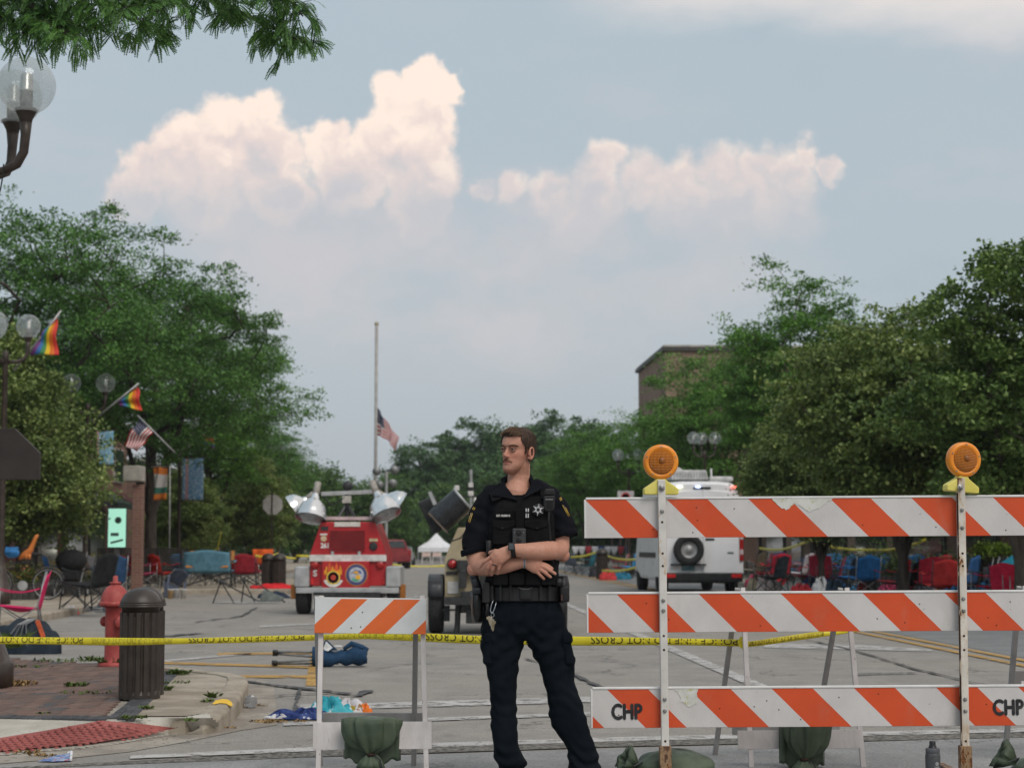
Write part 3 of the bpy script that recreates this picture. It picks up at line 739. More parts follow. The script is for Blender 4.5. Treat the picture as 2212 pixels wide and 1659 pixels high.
tree('linden_tree', 'round linden behind the black benches on the left pavement', at(400, 63), lin1, 4.0, (.66, .66, .62), ML)
lin2 = tree_meshes(32, 6.3, 1.8, 1.6, 125, 400, (.095, .07), LINDEN, .36, .35, 1.0, .55, .09, .5, droop=.6, rough=.34)
tree('linden_tree', 'tall dark linden cut off by the right edge of the street view', at(2200, 30), lin2, .2, (1.0, 1.0, .95), MR)
lin3 = tree_meshes(33, 5.2, 2.35, 1.75, 200, 430, (.10, .072), LINDENY, .42, .35, .8, .55, .10, .5, droop=.6, rough=.26)
tree('linden_tree', 'broad olive green linden behind the right warning light', at(1950, 36), lin3, 1.0, (1.08, 1.0, 1.07), MR)
tree('linden_tree', 'dark low linden between the olive linden and the locust behind the van', at(1775, 43), lin3, 2.6, (.72, .72, .86), MR)
loc4 = tree_meshes(24, 8.7, 2.25, 3.0, 185, 290, (.12, .055), LOCUST2, .46, .4, 1.0, .42, .12, .5, rough=.16)
tree('honey_locust', 'bright open honey locust with visible sky gaps right of the brick building', at(1740, 51), loc4, .8, (1.05, 1.0, 1.0), MR)
loc5 = tree_meshes(25, 7.6, 2.9, 2.5, 170, 300, (.12, .055), LOCUST2, .5, .4, .85, .42, .12, .5, rough=.34)
tree('honey_locust', 'spreading bright green locust in front of the tall brick building', at(1545, 73), loc5, 2.5, (1.2, 1.2, 1.2), MR)
tree('honey_locust', 'bright green locust behind the left warning light', at(1405, 80), loc5, 4.1, (1.0, 1.0, .92), MR)
tree('honey_locust', 'green locust beside the officer\'s head, beyond the twin globe lamps', at(1268, 98), loc3, 1.1, (1.0, 1.0, .86), MR)
far1 = tree_meshes(41, 11.5, 4.2, 1.6, 150, 240, (.30, .17), MAPLE, .85, .4, .85, .6, .2, .4, rough=.34)
far2 = tree_meshes(42, 9.0, 3.9, 1.0, 120, 240, (.30, .17), MAPLE2, .9, .35, .85, .6, .2, .4, rough=.26)
fl = [(820, 132, far2, .72, 'pale green bushy tree behind the red trailer mast'), (752, 150, far2, .62, 'low pale tree at the far left of the distant treeline'),
      (905, 165, far1, .92, 'rounded dark tree right of the flagpole in the distant treeline'), (975, 150, far2, .70, 'pale low tree above the white tent'),
      (1040, 172, far1, 1.12, 'tall blue green tree left of the officer\'s head in the treeline'), (1105, 150, far2, .85, 'tree straight behind the officer\'s shoulders'),
      (1180, 150, far1, 1.02, 'tall dark tree directly right of the officer\'s head'), (1120, 190, far1, 1.15, 'far dark tree behind the officer\'s head'),
      (990, 190, far1, 1.02, 'far dark tree between flagpole and officer'), (1245, 130, far2, .92, 'pale tree low behind the officer\'s left shoulder'),
      (1290, 140, far1, .92, 'far tree left of the twin globe lamps'), (690, 140, far2, .78, 'low pale tree left of the red trailer lamps'),
      (640, 120, far2, .80, 'green tree far behind the stop sign'), (860, 185, far2, .8, 'low far tree under the flag')]
for i, (u, Y, ms, sc, lab) in enumerate(fl): tree('maple_tree' if ms is far1 else 'bushy_tree', lab, at(u, Y, 0), ms, i * 1.3, sc, MF)
# a dense planting closes the view down the street
wv = []
rs = np.random.RandomState(5)
C = np.stack([rs.uniform(-60, 60, 26000), 215 + rs.uniform(0, 14, 26000), rs.uniform(0, 1, 26000) ** .8 * (5.2 + 1.6 * np.sin(np.linspace(0, 0, 26000)))], 1)
C[:, 2] *= .75 + .35 * np.sin(C[:, 0] * .31) * np.sin(C[:, 0] * .13 + 1)
V, Fq = leaf_quads(C, None, rs, .75, .5)
stuff(tag(link_mesh('distant_wood', np_mesh('distant_wood', V, Fq, MAPLE)), 'dark belt of woodland closing the far end of the street', 'woodland'))
# ---- the near honey locust whose boughs reach into the top left corner
nt = thing('honey_locust', 'nearest honey locust reaching feathery boughs into the top left corner', 'tree', (-5.35, 13.1, .12), 0, ML)
O = nt.location.copy()
BY = 13.0
boughs = [[(-360, 300), (-250, 40), (-120, -30), (20, 15), (85, 45), (130, 80), (165, 112)], [(-250, 40), (-60, -120), (100, -60), (181, 0), (248, 48), (300, 72), (350, 98)],
          [(-60, -120), (160, -160), (300, -80), (425, -2), (486, 33), (560, 64), (620, 92), (672, 118)], [(-120, -30), (-60, 40), (15, 64), (55, 84), (80, 98)],
          [(100, -60), (220, -50), (320, 0), (370, 18), (392, 40)], [(425, -2), (500, -10), (580, 0), (640, 22), (668, 60)], [(20, 15), (110, 10), (180, 55), (215, 88)]]
wood = MB().tube([(-5.35, 13.1, 0), (-5.3, 13.1, 1.6), (-5.15, 13.05, 2.9)], [.17, .13, .115], 12)
wood.tube([(-5.15, 13.05, 2.9), Q(-500, 500, BY), Q(-360, 300, BY)], [.11, .085, .07], 10)
rr = random.Random(17); nodes = []
for bi, b in enumerate(boughs):
    P3 = [Q(u - (14 if u > 300 else 4), v - 24, BY + .25 * math.sin(bi * 2 + i * .7)) for i, (u, v) in enumerate(b)]
    if bi == 0: P3[0] = Q(-360, 300, BY)
    r0 = .06 if bi == 0 else (.042 if bi < 3 else .02)
    wood.tube(P3, [max(.0055, r0 * (1 - .86 * i / (len(b) - 1))) for i in range(len(b))], 7)
    for i in range(len(P3) - 1):
        n = max(2, int((P3[i + 1] - P3[i]).length / .045))
        for k in range(n):
            f = (k + rr.random()) / n; p = P3[i].lerp(P3[i + 1], f); d = (P3[i + 1] - P3[i]).normalized()
            frac = (i + f) / (len(P3) - 1)
            if frac > (.30 if bi < 3 else .15): nodes.append((p, d, frac))
twv = MB(); LV = []; LF = []
def pinnate(p, dirv, L, rr):
    """one feather leaf: drooping midrib with paired leaflets"""
    d = dirv.normalized(); pts = []; q = p.copy()
    for k in range(8):
        pts.append(q.copy()); q = q + d * (L / 7); d = (d + Vector((0, 0, -.10))).normalized()
    side = d.cross(Vector((rr.uniform(-.4, .4), rr.uniform(-1, 1), .5))).normalized()
    for k in range(1, 8):
        a_ = pts[k]; ax_ = (pts[k] - pts[k - 1]).normalized(); ll = L * .155 * (1 - .5 * abs(k - 4) / 4)
        for s_ in (-1, 1):
            for h_ in (0, .5):
                o_ = a_ - ax_ * (L / 14) * h_ * 2; e = (side * s_ + ax_ * .45 + Vector((0, 0, rr.uniform(-.25, .1)))).normalized(); w_ = ax_ * ll * .36
                n0 = len(LV); LV.extend([tuple(o_), tuple(o_ + e * ll * .5 + w_), tuple(o_ + e * ll), tuple(o_ + e * ll * .5 - w_)]); LF.append((n0, n0 + 1, n0 + 2, n0 + 3))
for p, d, frac in nodes:
    for k in range(3):
        ang = rr.uniform(0, 6.28); out_ = (d * rr.uniform(.1, .9) + Vector((math.cos(ang), math.sin(ang) * .8, rr.uniform(-.35, .55)))).normalized()
        tl = rr.uniform(.05, .24); e_ = p + out_ * tl; twv.tube([p, (p + e_) / 2 + Vector((0, 0, .01)), e_], [.004, .003, .002], 3)
        for q in range(5):
            pinnate(p.lerp(e_, rr.uniform(.35, 1)), (out_ * .6 + Vector((rr.uniform(-.8, .8), rr.uniform(-.6, .6), rr.uniform(-.7, .15)))), rr.uniform(.11, .19), rr)
wood.v += twv.v and []
o_ = len(wood.v); wood.v += twv.v; wood.f += [tuple(i + o_ for i in f) for f in twv.f]; wood.m += twv.m
wood.build('trunk', BARK, nt, True, o=O)
cm = np_mesh('crown', np.array(LV) - np.array(O), np.array(LF), LOCUST)
link_mesh('crown', cm, nt)

# ================================================================== barricades
def stripes(name, orange, white, period, slope, phase, bottom=0.0):
    """retroreflective sheeting: slanting bands printed across the board, honeycomb weave, scratches and dirt"""
    m, t, p, out = new_mat(name); c = coords(t)
    sp = t.node('ShaderNodeSeparateXYZ'); t.link(c, sp.inputs[0])
    wv = t.math('MULTIPLY', t.math('SUBTRACT', t.noise(c, 9, 3), .5), .004)
    s_ = t.math('ADD', t.math('ADD', sp.outputs[0], t.math('MULTIPLY', sp.outputs[2], slope)), wv)
    fr = t.math('FRACT', t.math('DIVIDE', t.math('ADD', s_, phase + 50 * period), period))
    f = t.math('LESS_THAN', fr, .5)
    n = t.noise(c, 3.5, 5, .6)
    oc = t.mix(t.ramp(n, .3, .7), tuple(v * .88 for v in orange), orange); wc = t.mix(t.ramp(n, .3, .7), tuple(v * .88 for v in white), white)
    cc = t.mix(f, wc, oc)
    vo = t.node('ShaderNodeTexVoronoi'); vo.inputs['Scale'].default_value = 170; vo.feature = 'DISTANCE_TO_EDGE'; t.link(c, vo.inputs['Vector'])
    cc = t.mix(t.ramp(vo.outputs['Distance'], .10, .0, 0, .22), cc, (.25, .22, .2))
    sc_ = t.noise(t.vmath('MULTIPLY', c, (3, 3, 30)).outputs[0], 1.4, 5, .8, dist=2.5)
    cc = t.mix(t.ramp(sc_, .70, .74, 0, .45), cc, (.62, .58, .54))
    sp2 = t.noise(c, 38, 3, .6); cc = t.mix(t.ramp(sp2, .735, .76, 0, .75), cc, (.10, .075, .06))
    dirt = t.noise(t.vmath('MULTIPLY', c, (1.5, 1.5, .6)).outputs[0], 2.0, 5, .7); cc = t.mix(t.ramp(dirt, .55, .8, 0, .30), cc, (.33, .28, .23))
    t.link(cc, p.inputs['Base Color']); p.inputs['Roughness'].default_value = .42; p.inputs['Specular IOR Level'].default_value = .35
    MATS[name] = m; return m
OR1, WH1 = (.66, .075, .012), (.62, .60, .585)
OR2, WH2 = (.80, .150, .028), (.70, .73, .725)
WEDGE = M('rail_edge_white', (.62, .62, .60), (.72, .72, .71), 5, .6, speck=(50, .68, (.3, .25, .2)))
def rusty(name, base, rust=.55, sc=9):
    m, t, p, out = new_mat(name); c = coords(t)
    n = t.noise(t.vmath('MULTIPLY', c, (1, 1, .35)).outputs[0], sc, 6, .75); f = t.ramp(n, rust, rust + .05)
    rc = t.mix(t.ramp(t.noise(c, sc * 4, 4, .7), .35, .65), (.065, .022, .010), (.24, .095, .028))
    wc = t.mix(t.ramp(t.noise(c, sc * .8, 4), .35, .7), tuple(v * .82 for v in base), base)
    halo = t.ramp(n, rust - .07, rust, 0, .6); wc = t.mix(halo, wc, (.48, .33, .18))
    t.link(t.mix(f, wc, rc), p.inputs['Base Color']); t.link(t.ramp(f, 0, 1, .5, .9), p.inputs['Roughness'])
    b = t.node('ShaderNodeBump'); b.inputs['Strength'].default_value = .5; b.inputs['Distance'].default_value = .003; t.link(n, b.inputs['Height']); t.link(b.outputs[0], p.inputs['Normal'])
    MATS[name] = m; return m
POSTW = rusty('post_white', (.66, .64, .60), .64); POSTR = rusty('post_white_rusty', (.66, .62, .55), .535); RUST = rusty('rust_iron', (.085, .030, .014), .50, 16)
BOLT = M('bolt_steel', (.20, .20, .19), (.42, .42, .41), 90, .45, metal=.8)
HOLE = M('hole_dark', (.02, .012, .008), (.05, .02, .012), 40, .8)
BLACKP = M('stencil_black', (.012, .012, .014), (.03, .03, .032), 30, .7)
s0 = F / 9.75
bar = thing('road_barricade', 'tall three-rail barricade with orange and white boards and two flashing lights', 'barricade', (Q(1750, HZ, 9.75).x, 9.75, 0))
O = bar.location.copy(); YB = 9.75
RAILS = [(1265, 1079, 1073, 83, .004), (1270, 1283, 1278, 82, .279), (1279, 1488, 1482, 82, .352)]
peels = {0: [(.93 + .045, .0, .17, [(0, 0), (.04, -.045), (.075, -.065), (.12, -.03), (.15, -.038), (.195, -.075), (.25, -.052), (.29, -.02), (.335, 0)])],
         2: [(.425, 0, .1, [(0, 0), (.03, -.035), (.035, -.065), (.06, -.075), (.06, -.095), (.10, -.09), (.125, -.07), (.115, -.03), (.13, 0)])], 1: []}
for i, (ul, v0, v1, hh, ph) in enumerate(RAILS):
    tl = Q(ul, v0, YB); L = 2.44; h = hh / s0
    roll = -math.atan2(Q(2212, v1, YB).z - Q(ul, v0, YB).z, Q(2212, v1, YB).x - tl.x)
    ho = bpy.data.objects.new('rail', None)
    board = MB().box((L / 2, 0, -h / 2), (L, .022, h)).build('rail', stripes('sheeting_%d' % i, OR1, WH1, .428, 1.0, ph), bar, bevel=.002)
    board.location = tl - O; board.rotation_euler = (0, roll, 0)
    MB().box((L / 2, 0, .0045), (L, .030, .012)).build('top_edge', WEDGE, board, bevel=.003)
    MB().box((-.004, 0, -h / 2), (.010, .028, h)).build('end_edge', WEDGE, board, bevel=.002)
    for (px, _, __, poly) in peels[i]:
        rq = random.Random(i); pts = []
        for a_, b_ in zip(poly, poly[1:] + poly[:1]):
            for k in range(5):
                f = k / 5; j = .005 if b_[1] != 0 or a_[1] != 0 else 0
                pts.append((a_[0] + (b_[0] - a_[0]) * f + rq.uniform(-j, j), min(0, a_[1] + (b_[1] - a_[1]) * f + rq.uniform(-j, j))))
        MB().prism(pts, (px, -.0122, 0), (1, 0, 0), (0, 0, 1), (0, -1, 0), .0012).build('peeled_patch', M('peeled', (.50, .50, .45), (.62, .62, .58), 14, .7, speck=(40, .6, (.45, .45, .22))), board)
    if i == 2:
        for cx_ in (1354, 2178):
            lb = lettering(MB(), 'CHP', Q(cx_, 1537 - (0 if cx_ < 2000 else 4), YB - .0135) - O - board.location, (1, 0, 0), (0, 0, 1), w=.155, h=.078, bold=.0042)
            lb.build('stencilled_letters', BLACKP, board)
    for k in range(9):
        rq = random.Random(i * 20 + k); x = rq.uniform(.05, 2.3)
        MB().lathe([(.004, 0), (.003, .001), (0, .001)], 6, (x, -.0112, -h * rq.uniform(.15, .9)), (0, -1, 0)).build('nick', HOLE, board)
for pi, (ut, ub, pm, lean) in enumerate(((1428, 1437, POSTW, 0), (2074, 2085, POSTR, 0))):
    top = Q(ut + .5, 1036 if pi == 0 else 1032, YB - .036); bot = Q(ub, 1640, YB - .036); k = (0 - top.z) / (bot.z - top.z); bot = top + (bot - top) * k
    d = (bot - top); foot = bot
    post = MB()
    post.beam(top - O, bot - O, .040, .040, (0, 1, 0)); post = post.build('post', pm, bar, bevel=.005)
    # punched holes and bolts down the front of the post
    for q, v in enumerate((1055, 1105 if pi == 0 else 1102, 1128 if pi == 0 else 1140, 1195, 1222, 1296 if pi == 0 else 1292, 1318, 1372, 1402, 1508, 1533, 1598)):
        f = (top.z - Q(0, v, YB).z) / (top.z - bot.z); p = top + d * f - O + Vector((0, -.0205, 0))
        if v in (1296, 1292, 1318, 1508, 1533, 1105, 1140, 1102):
            MB().lathe([(.0105, 0), (.0105, .003), (.007, .006), (.005, .010), (0, .010)], 10, p, (0, -1, 0)).build('bolt', BOLT, post)
        elif v != 1055: MB().lathe([(.0065, 0), (.0055, .0008), (0, .0008)], 10, p, (0, -1, 0)).build('hole', HOLE, post)
    if pi == 1: MB().beam(top - O + Vector((-.0215, -.016, -.08)), bot - O + Vector((-.0215, -.016, .1)), .006, .012, (0, 1, 0)).build('rusted_edge', M('rust_dark', (.03, .012, .007), (.40, .33, .26), 14, .9, stretch=(1, 1, .4), lo=.52, hi=.60), post)
    sl = top + d * ((top.z - Q(0, 1608, YB).z) / (top.z - bot.z))
    MB().beam(sl - O, bot - O + Vector((0, 0, .003)), .060, .060, (0, 1, 0)).build('foot_sleeve', RUST, bar, bevel=.004)
    MB().box(bot - O + Vector((.03, .05, .022)), (.045, 1.30, .038)).build('foot_bar', RUST, bar, bevel=.003)
    # flashing light
    lp = thing('warning_light', ['round amber barricade light on the left post', 'round amber barricade light on the rusty right post'][pi], 'warning light', (0, 0, 0), 0, 'barricade flashing lights')
    c = Q((1427, 2081)[pi], (998, 993)[pi], YB - .02); lp.location = c; tilt = (0, R(5))[pi]; lp.rotation_euler = (0, tilt, R((4, 12)[pi]))
    AMB = M('amber_rim', (.72, .22, .012), (.85, .30, .02), 8, .35, spec=.5)
    MB().lathe([(.070, -.030), (.086, -.028), (.092, -.018), (.092, .016), (.086, .026), (.070, .028), (.066, .024)], 48, (0, 0, 0), (0, -1, 0)).build('rim', AMB, lp, True)
    if 'amber_lens' not in MATS:
        m, t, p_, out = new_mat('amber_lens'); cc = coords(t); sp = t.node('ShaderNodeSeparateXYZ'); t.link(cc, sp.inputs[0])
        g1 = t.math('SINE', t.math('MULTIPLY', sp.outputs[0], 900.0)); g2 = t.math('SINE', t.math('MULTIPLY', sp.outputs[2], 760.0)); gg = t.math('MULTIPLY', g1, g2)
        t.link(t.mix(t.ramp(t.math('MAXIMUM', g1, g2), .2, 1.0), (.40, .095, .006), (.74, .27, .03)), p_.inputs['Base Color']); p_.inputs['Roughness'].default_value = .2
        b = t.node('ShaderNodeBump'); b.inputs['Strength'].default_value = .8; b.inputs['Distance'].default_value = .003; t.link(t.math('ADD', g1, g2), b.inputs['Height']); t.link(b.outputs[0], p_.inputs['Normal'])
        MATS['amber_lens'] = m
    lens = MB().lathe([(.071, .018), (.066, .028), (.050, .038), (.026, .044), (0, .046)], 40, (0, 0, 0), (0, -1, 0)).build('lens', MATS['amber_lens'], lp, True)
    MB().lathe([(.071, .018), (.066, .028), (.050, .038), (.026, .044), (0, .046)], 40, (0, 0, 0), (0, 1, 0)).build('lens', MATS['amber_lens'], lp, True)
    MB().lathe([(.020, .043), (.014, .0475), (0, .049)], 16, (0, 0, .004), (0, -1, 0)).build('bulb_boss', M('amber_dark', (.22, .07, .01), None, 20, .3), lens, True)
    for a_ in (90, 18, 162, 234, 306):
        MB().lathe([(.0045, 0), (.004, .002), (0, .002)], 8, (.079 * math.cos(R(a_)), -.0285, .079 * math.sin(R(a_))), (0, -1, 0)).build('screw', BOLT, lp)
    YEL = M('battery_yellow', (.62, .54, .10), (.72, .64, .16), 6, .5, speck=(45, .66, (.4, .35, .1)))
    w = .088
    MB().prism([(-w, -.172), (w, -.172), (w + .003, -.165), (w + .003, -.140), (.030, -.098), (.024, -.086), (-.024, -.086), (-.030, -.098), (-w - .003, -.140), (-w - .003, -.165)], (0, .04, 0), (1, 0, 0), (0, 0, 1), (0, -1, 0), .062).build('battery_case', YEL, lp, bevel=.006)
    MB().lathe([(.0165, 0), (.0165, .004), (.010, .006), (.009, .014), (.006, .016), (0, .016)], 16, Q((1428, 2075)[pi], 1054, YB - .058) - c, (0, -1, 0)).build('mounting_bolt', BOLT, lp)
# ---- folding A-frame barricades
WOODW = M('white_wood', (.50, .47, .45), (.64, .61, .60), 7, .75, bump=.3, bscale=50, spec=.25, stretch=(1, 1, .3), speck=(60, .68, (.25, .22, .2)))
WOODG = M('weathered_wood', (.27, .265, .255), (.37, .36, .35), 7, .8, bump=.3, bscale=50, spec=.2, stretch=(1, 1, .3))
def a_frame(label, u0, u1, Y, tops, board_v, front=True, panel='sheeting_a', spread=.62, low=(1552, 1610), rdx=-.008):
    a = thing('folding_barricade', label, 'barricade', (Q((u0 + u1) / 2, HZ, Y).x, Y, 0), 0, 'folding barricades'); O = a.location.copy()
    vt = tops; zt = Q(0, vt, Y).z
    pan = MB(); q0, q1 = Q(u0, board_v[0], Y - .085), Q(u1, board_v[0], Y - .085); hgt = Q(0, board_v[0], Y).z - Q(0, board_v[1], Y).z; W = q1.x - q0.x
    if panel:
        pb = MB().box((W / 2, 0, -hgt / 2), (W, .018, hgt)).build('panel', panel, a, bevel=.002); pb.location = q0 - O; pb.rotation_euler = (0, R(.7), 0)
        MB().box((W / 2, .002, .003), (W, .022, .007)).build('top_edge', WEDGE, pb)
        for k in range(6):
            rq = random.Random(k + int(u0)); MB().lathe([(.0045, 0), (.003, .001), (0, .001)], 5, (rq.uniform(.05, W - .05), -.0092, -hgt * rq.uniform(.15, .9)), (0, -1, 0)).build('chip', WEDGE if k % 2 else HOLE, pb)
    for sgn, u in ((-1, u0), (1, u1)):
        top = Q(u0 + 14 if sgn < 0 else u1 - 9, vt, Y); foot = top.copy(); foot.z = 0; foot.y = Y - spread * .35; foot.x += .012 if sgn < 0 else .038
        MB().beam(top - O, foot - O, .026, .034, (0, 1, 0)).build('front_leg', WOODW, a, bevel=.002)
        top2 = Q(u0 + 3 if sgn < 0 else u1 - 22, vt + 1, Y + .04); foot2 = top2.copy(); foot2.z = 0; foot2.y = Y + spread * .65; foot2.x += rdx - (.0 if sgn < 0 else .02)
        MB().beam(top2 - O, foot2 - O, .028, .034, (0, 1, 0)).build('rear_leg', WOODG, a, bevel=.002)
        MB().tube([top - O + Vector((-sgn * .004 - .02, .012, -.045)), top - O + Vector((-sgn * .004 + .03, .012, -.045))], .005, 8).build('hinge_bolt', BOLT, a)
    z0, z1 = Q(0, low[1], Y).z, Q(0, low[0], Y).z; f = 1 - z0 / zt
    yb = Y - spread * .35 * (1 - (z0 + z1) / 2 / zt) - .018
    MB().box(Vector(((Q(u0 + 2, HZ, yb).x + Q(u1 + 10, HZ, yb).x) / 2, yb, (z0 + z1) / 2)) - O, (W + .03, .016, z1 - z0), (-.12, R(-.5), 0)).build('crossboard', WOODW, a, bevel=.002)
    yr = Y + .03 + spread * .65 * (1 - (z0 + z1) / 2 / zt) + .02
    MB().box(Vector((O.x, yr, (z0 + z1) / 2 + .02)) - O, (W - .02, .016, .11), (.15, 0, 0)).build('rear_crossboard', WOODG, a, bevel=.002)
    return a
SA = stripes('sheeting_a', OR2, WH2, .286, -1.02, .143); SB = stripes('sheeting_b', OR2, WH2, .286, -1.02, .1)
a_frame('small A-frame barricade with orange stripes left of the officer', 681, 921, 10.2, 1287, (1292, 1366), panel=SA)
a_frame('A-frame barricade standing behind the tall three-rail barricade', 1590, 1838, 10.75, 1270, (1284, 1352), panel=SB, low=(1569, 1608), rdx=-.10)
a_frame('A-frame barricade of which only a corner shows at the right edge', 2199, 2430, 10.9, 1266, (1284, 1352), panel=SB, low=(1466, 1500))
# ================================================================== sandbags
SAND = M('sandbag_green', (.045, .068, .040), (.085, .118, .072), 5, .42, bump=.5, bscale=240, spec=.45)
def bag_mesh(profile, wrinkle=.012, seed=1, n=40, squash=.6):
    """lathe-like sack with gathers running to the knot"""
    b = MB(); vs = []; k = len(profile)
    rs = random.Random(seed); ph = [rs.uniform(0, 6.28) for _ in range(4)]
    for i, (r, z) in enumerate(profile):
        for j in range(n):
            t = 2 * math.pi * j / n; g = 1 + wrinkle / max(.02, r) * (math.sin(9 * t + ph[0]) + .7 * math.sin(14 * t + ph[1] + z * 20) + .5 * math.sin(5 * t + ph[2] - z * 14)) * (1 if 0 < i < k - 1 else .3)
            vs.append((r * g * math.cos(t), r * g * math.sin(t) * squash, z + .006 * math.sin(3 * t + ph[3] + i)))
    fs = [(i * n + j, i * n + (j + 1) % n, (i + 1) * n + (j + 1) % n, (i + 1) * n + j) for i in range(k - 1) for j in range(n)]
    fs += [tuple(range(n - 1, -1, -1)), tuple((k - 1) * n + j for j in range(n))]
    return b.add(vs, fs)
def hanging_bag(label, u, v0, vk, vb, Y, hw, rz=0.0, side=.0):
    """a sack slung over a board: full belly, gathered neck, flared tail"""
    t = thing('sandbag', label, 'sandbag', Q(u, vk, Y), rz, 'green sandbags'); z0 = Q(0, v0, Y).z - Q(0, vk, Y).z; zb = Q(0, vb, Y).z - Q(0, vk, Y).z
    b = bag_mesh([(hw * .80, z0 + .006), (hw * 1.0, z0 - .002), (hw * 1.01, z0 * .85), (hw * .98, z0 * .62), (hw * .88, z0 * .42), (hw * .70, z0 * .24), (hw * .45, z0 * .11), (hw * .2, z0 * .03), (.020, -.006)], .0125, int(u), 96, .42)
    MB().grid(lambda a_, c_: Vector(((a_ - .5) * hw * 2.05, .095 + .012 * math.sin(a_ * 9), z0 * .9 - c_ * (z0 * .9 + .035) - .02 * math.sin(a_ * 3.1) + .01 * math.sin(a_ * 17) * c_)), 24, 10, .05).build('rear_half', SAND, t, True)
    ob = b.build('sack', SAND, t, True); ob.rotation_euler = (0, side, 0)
    b2 = bag_mesh([(.018, 0), (.034, -.02), (.060, zb * .6), (.072, zb), (.05, zb * .98), (.012, -.01)], .008, int(u) + 1, 36, .55)
    b2.build('tail', SAND, t, True)
    MB().lathe([(.022, -.008), (.027, 0), (.022, .008)], 12, (0, 0, -.004)).build('tie', HOLE, t, True)
    MB().tube([(.02, -.02, -.006), (.05, -.03, -.03), (.065, -.025, -.09)], .004, 5).build('cord', M('cord_black', (.02, .022, .026), None, 20, .6), t)
    return t
hanging_bag('green sandbag slung over the lower board of the left A-frame', 801, 1552, 1627, 1660, 9.93, .150)
hanging_bag('green sandbag slung from the A-frame behind the tall barricade', 1738, 1548, 1638, 1668, 10.42, .125, 0, .12)
def lying_bag(label, u, v, Y, size, seed, rz=0.0, knot=None):
    t = thing('sandbag', label, 'sandbag', (Q(u, HZ, Y).x, Y, 0), rz, 'green sandbags'); b = MB()
    def fn(a_, c_):
        th = 2 * math.pi * a_; ph = math.pi * c_
        x, y, z = math.sin(ph) * math.cos(th), math.sin(ph) * math.sin(th), math.cos(ph)
        w = 1 + .035 * math.sin(5 * th + seed) * math.sin(ph) + .035 * math.sin(7 * ph + 3 * th) + .018 * math.sin(13 * th + 5 * ph)
        return Vector((size[0] * x * w, size[1] * y * w, max(0, size[2] * .42 + size[2] * .58 * (1 if z > 0 else .75) * z * w)))
    b.grid(fn, 48, 22).build('sack', SAND, t, True)
    if knot:
        kb = bag_mesh([(.012, 0), (.045, .05), (.075, .10), (.05, .095), (.01, .01)], .012, seed, 30, .6).build('tail', SAND, t, True); kb.location = knot; kb.rotation_euler = (.3, R(-60) if knot[0] < 0 else R(60), 0)
        MB().tube([Vector(knot), Vector(knot) + Vector((.02, -.03, .03)), Vector(knot) + Vector((-.03, -.05, .01))], .004, 5).build('cord', MATS['cord_black'], t)
    return t
lying_bag('plump green sandbag on the ground at the left barricade post', 1452, 0, 9.87, (.215, .15, .175), 2, .1, (-.20, -.05, .09))
lying_bag('green sandbag lying at the foot of the rusty barricade post', 2098, 0, 9.60, (.14, .13, .10), 5, .2)
lying_bag('green sandbag with bunched knot at the right edge of the barricade', 2235, 0, 9.75, (.16, .15, .15), 8, -.3, (-.12, -.07, .12))
# ---- drinking bottle
bt = thing('water_bottle', 'dark grey insulated bottle standing on the road before the barricade', 'bottle', (Q(2006, HZ, 9.55).x, 9.55, .004))
MB().lathe([(.033, 0), (.037, .004), (.038, .02), (.038, .172), (.037, .180), (.034, .186)], 32).build('flask', M('bottle_grey', (.055, .058, .062), (.075, .078, .083), 60, .5, spec=.4), bt, True)
MB().lathe([(.034, .184), (.0355, .186), (.0355, .206), (.034, .209), (.030, .211)], 32).build('collar', M('bottle_collar', (.085, .09, .10), None, 20, .4), bt, True)
MB().lathe([(.024, .209), (.0205, .214), (.0160, .226), (.0160, .240), (.0145, .245), (0, .246)], 24).build('spout_cap', M('bottle_black', (.012, .013, .015), None, 20, .35), bt, True)
WHT = M('print_white', (.72, .72, .72), None, 20, .6)
def wrap(mb, R_, zc, ang, txt, w, h):
    vs, fs, tw, th = text_geo(txt); kx, ky = w / tw, h / th
    mb.add([((R_) * math.sin(ang + x * kx / R_), -R_ * math.cos(ang + x * kx / R_), zc + y * ky) for x, y in vs], fs); return mb
wrap(MB(), .0384, .118, .35, 'TAKEYA', .026, .0055).build('brand_lettering', WHT, bt)
rg = MB()
for k in range(20):
    a0, a1 = 2 * math.pi * k / 20, 2 * math.pi * (k + 1) / 20
    q = lambda a_, r: (.0384 * math.sin(.35 + r * math.cos(a_) / .0384), -.0384 * math.cos(.35 + r * math.cos(a_) / .0384), .134 + r * math.sin(a_))
    rg.add([q(a0, .0078), q(a1, .0078), q(a1, .0090), q(a0, .0090)], [(0, 1, 2, 3)])
for x0, y0, x1, y1 in ((-.005, -.006, -.001, .006), (-.001, .006, .001, -.006), (.001, -.006, .005, .006), (-.007, .002, -.002, .004), (.002, .004, .007, .002)):
    q = lambda x, y: (.0384 * math.sin(.35 + x / .0384), -.0384 * math.cos(.35 + x / .0384), .134 + y)
    rg.add([q(x0 - .0006, y0), q(x0 + .0006, y0), q(x1 + .0006, y1), q(x1 - .0006, y1)], [(0, 1, 2, 3)])
rg.build('round_emblem', WHT, bt)
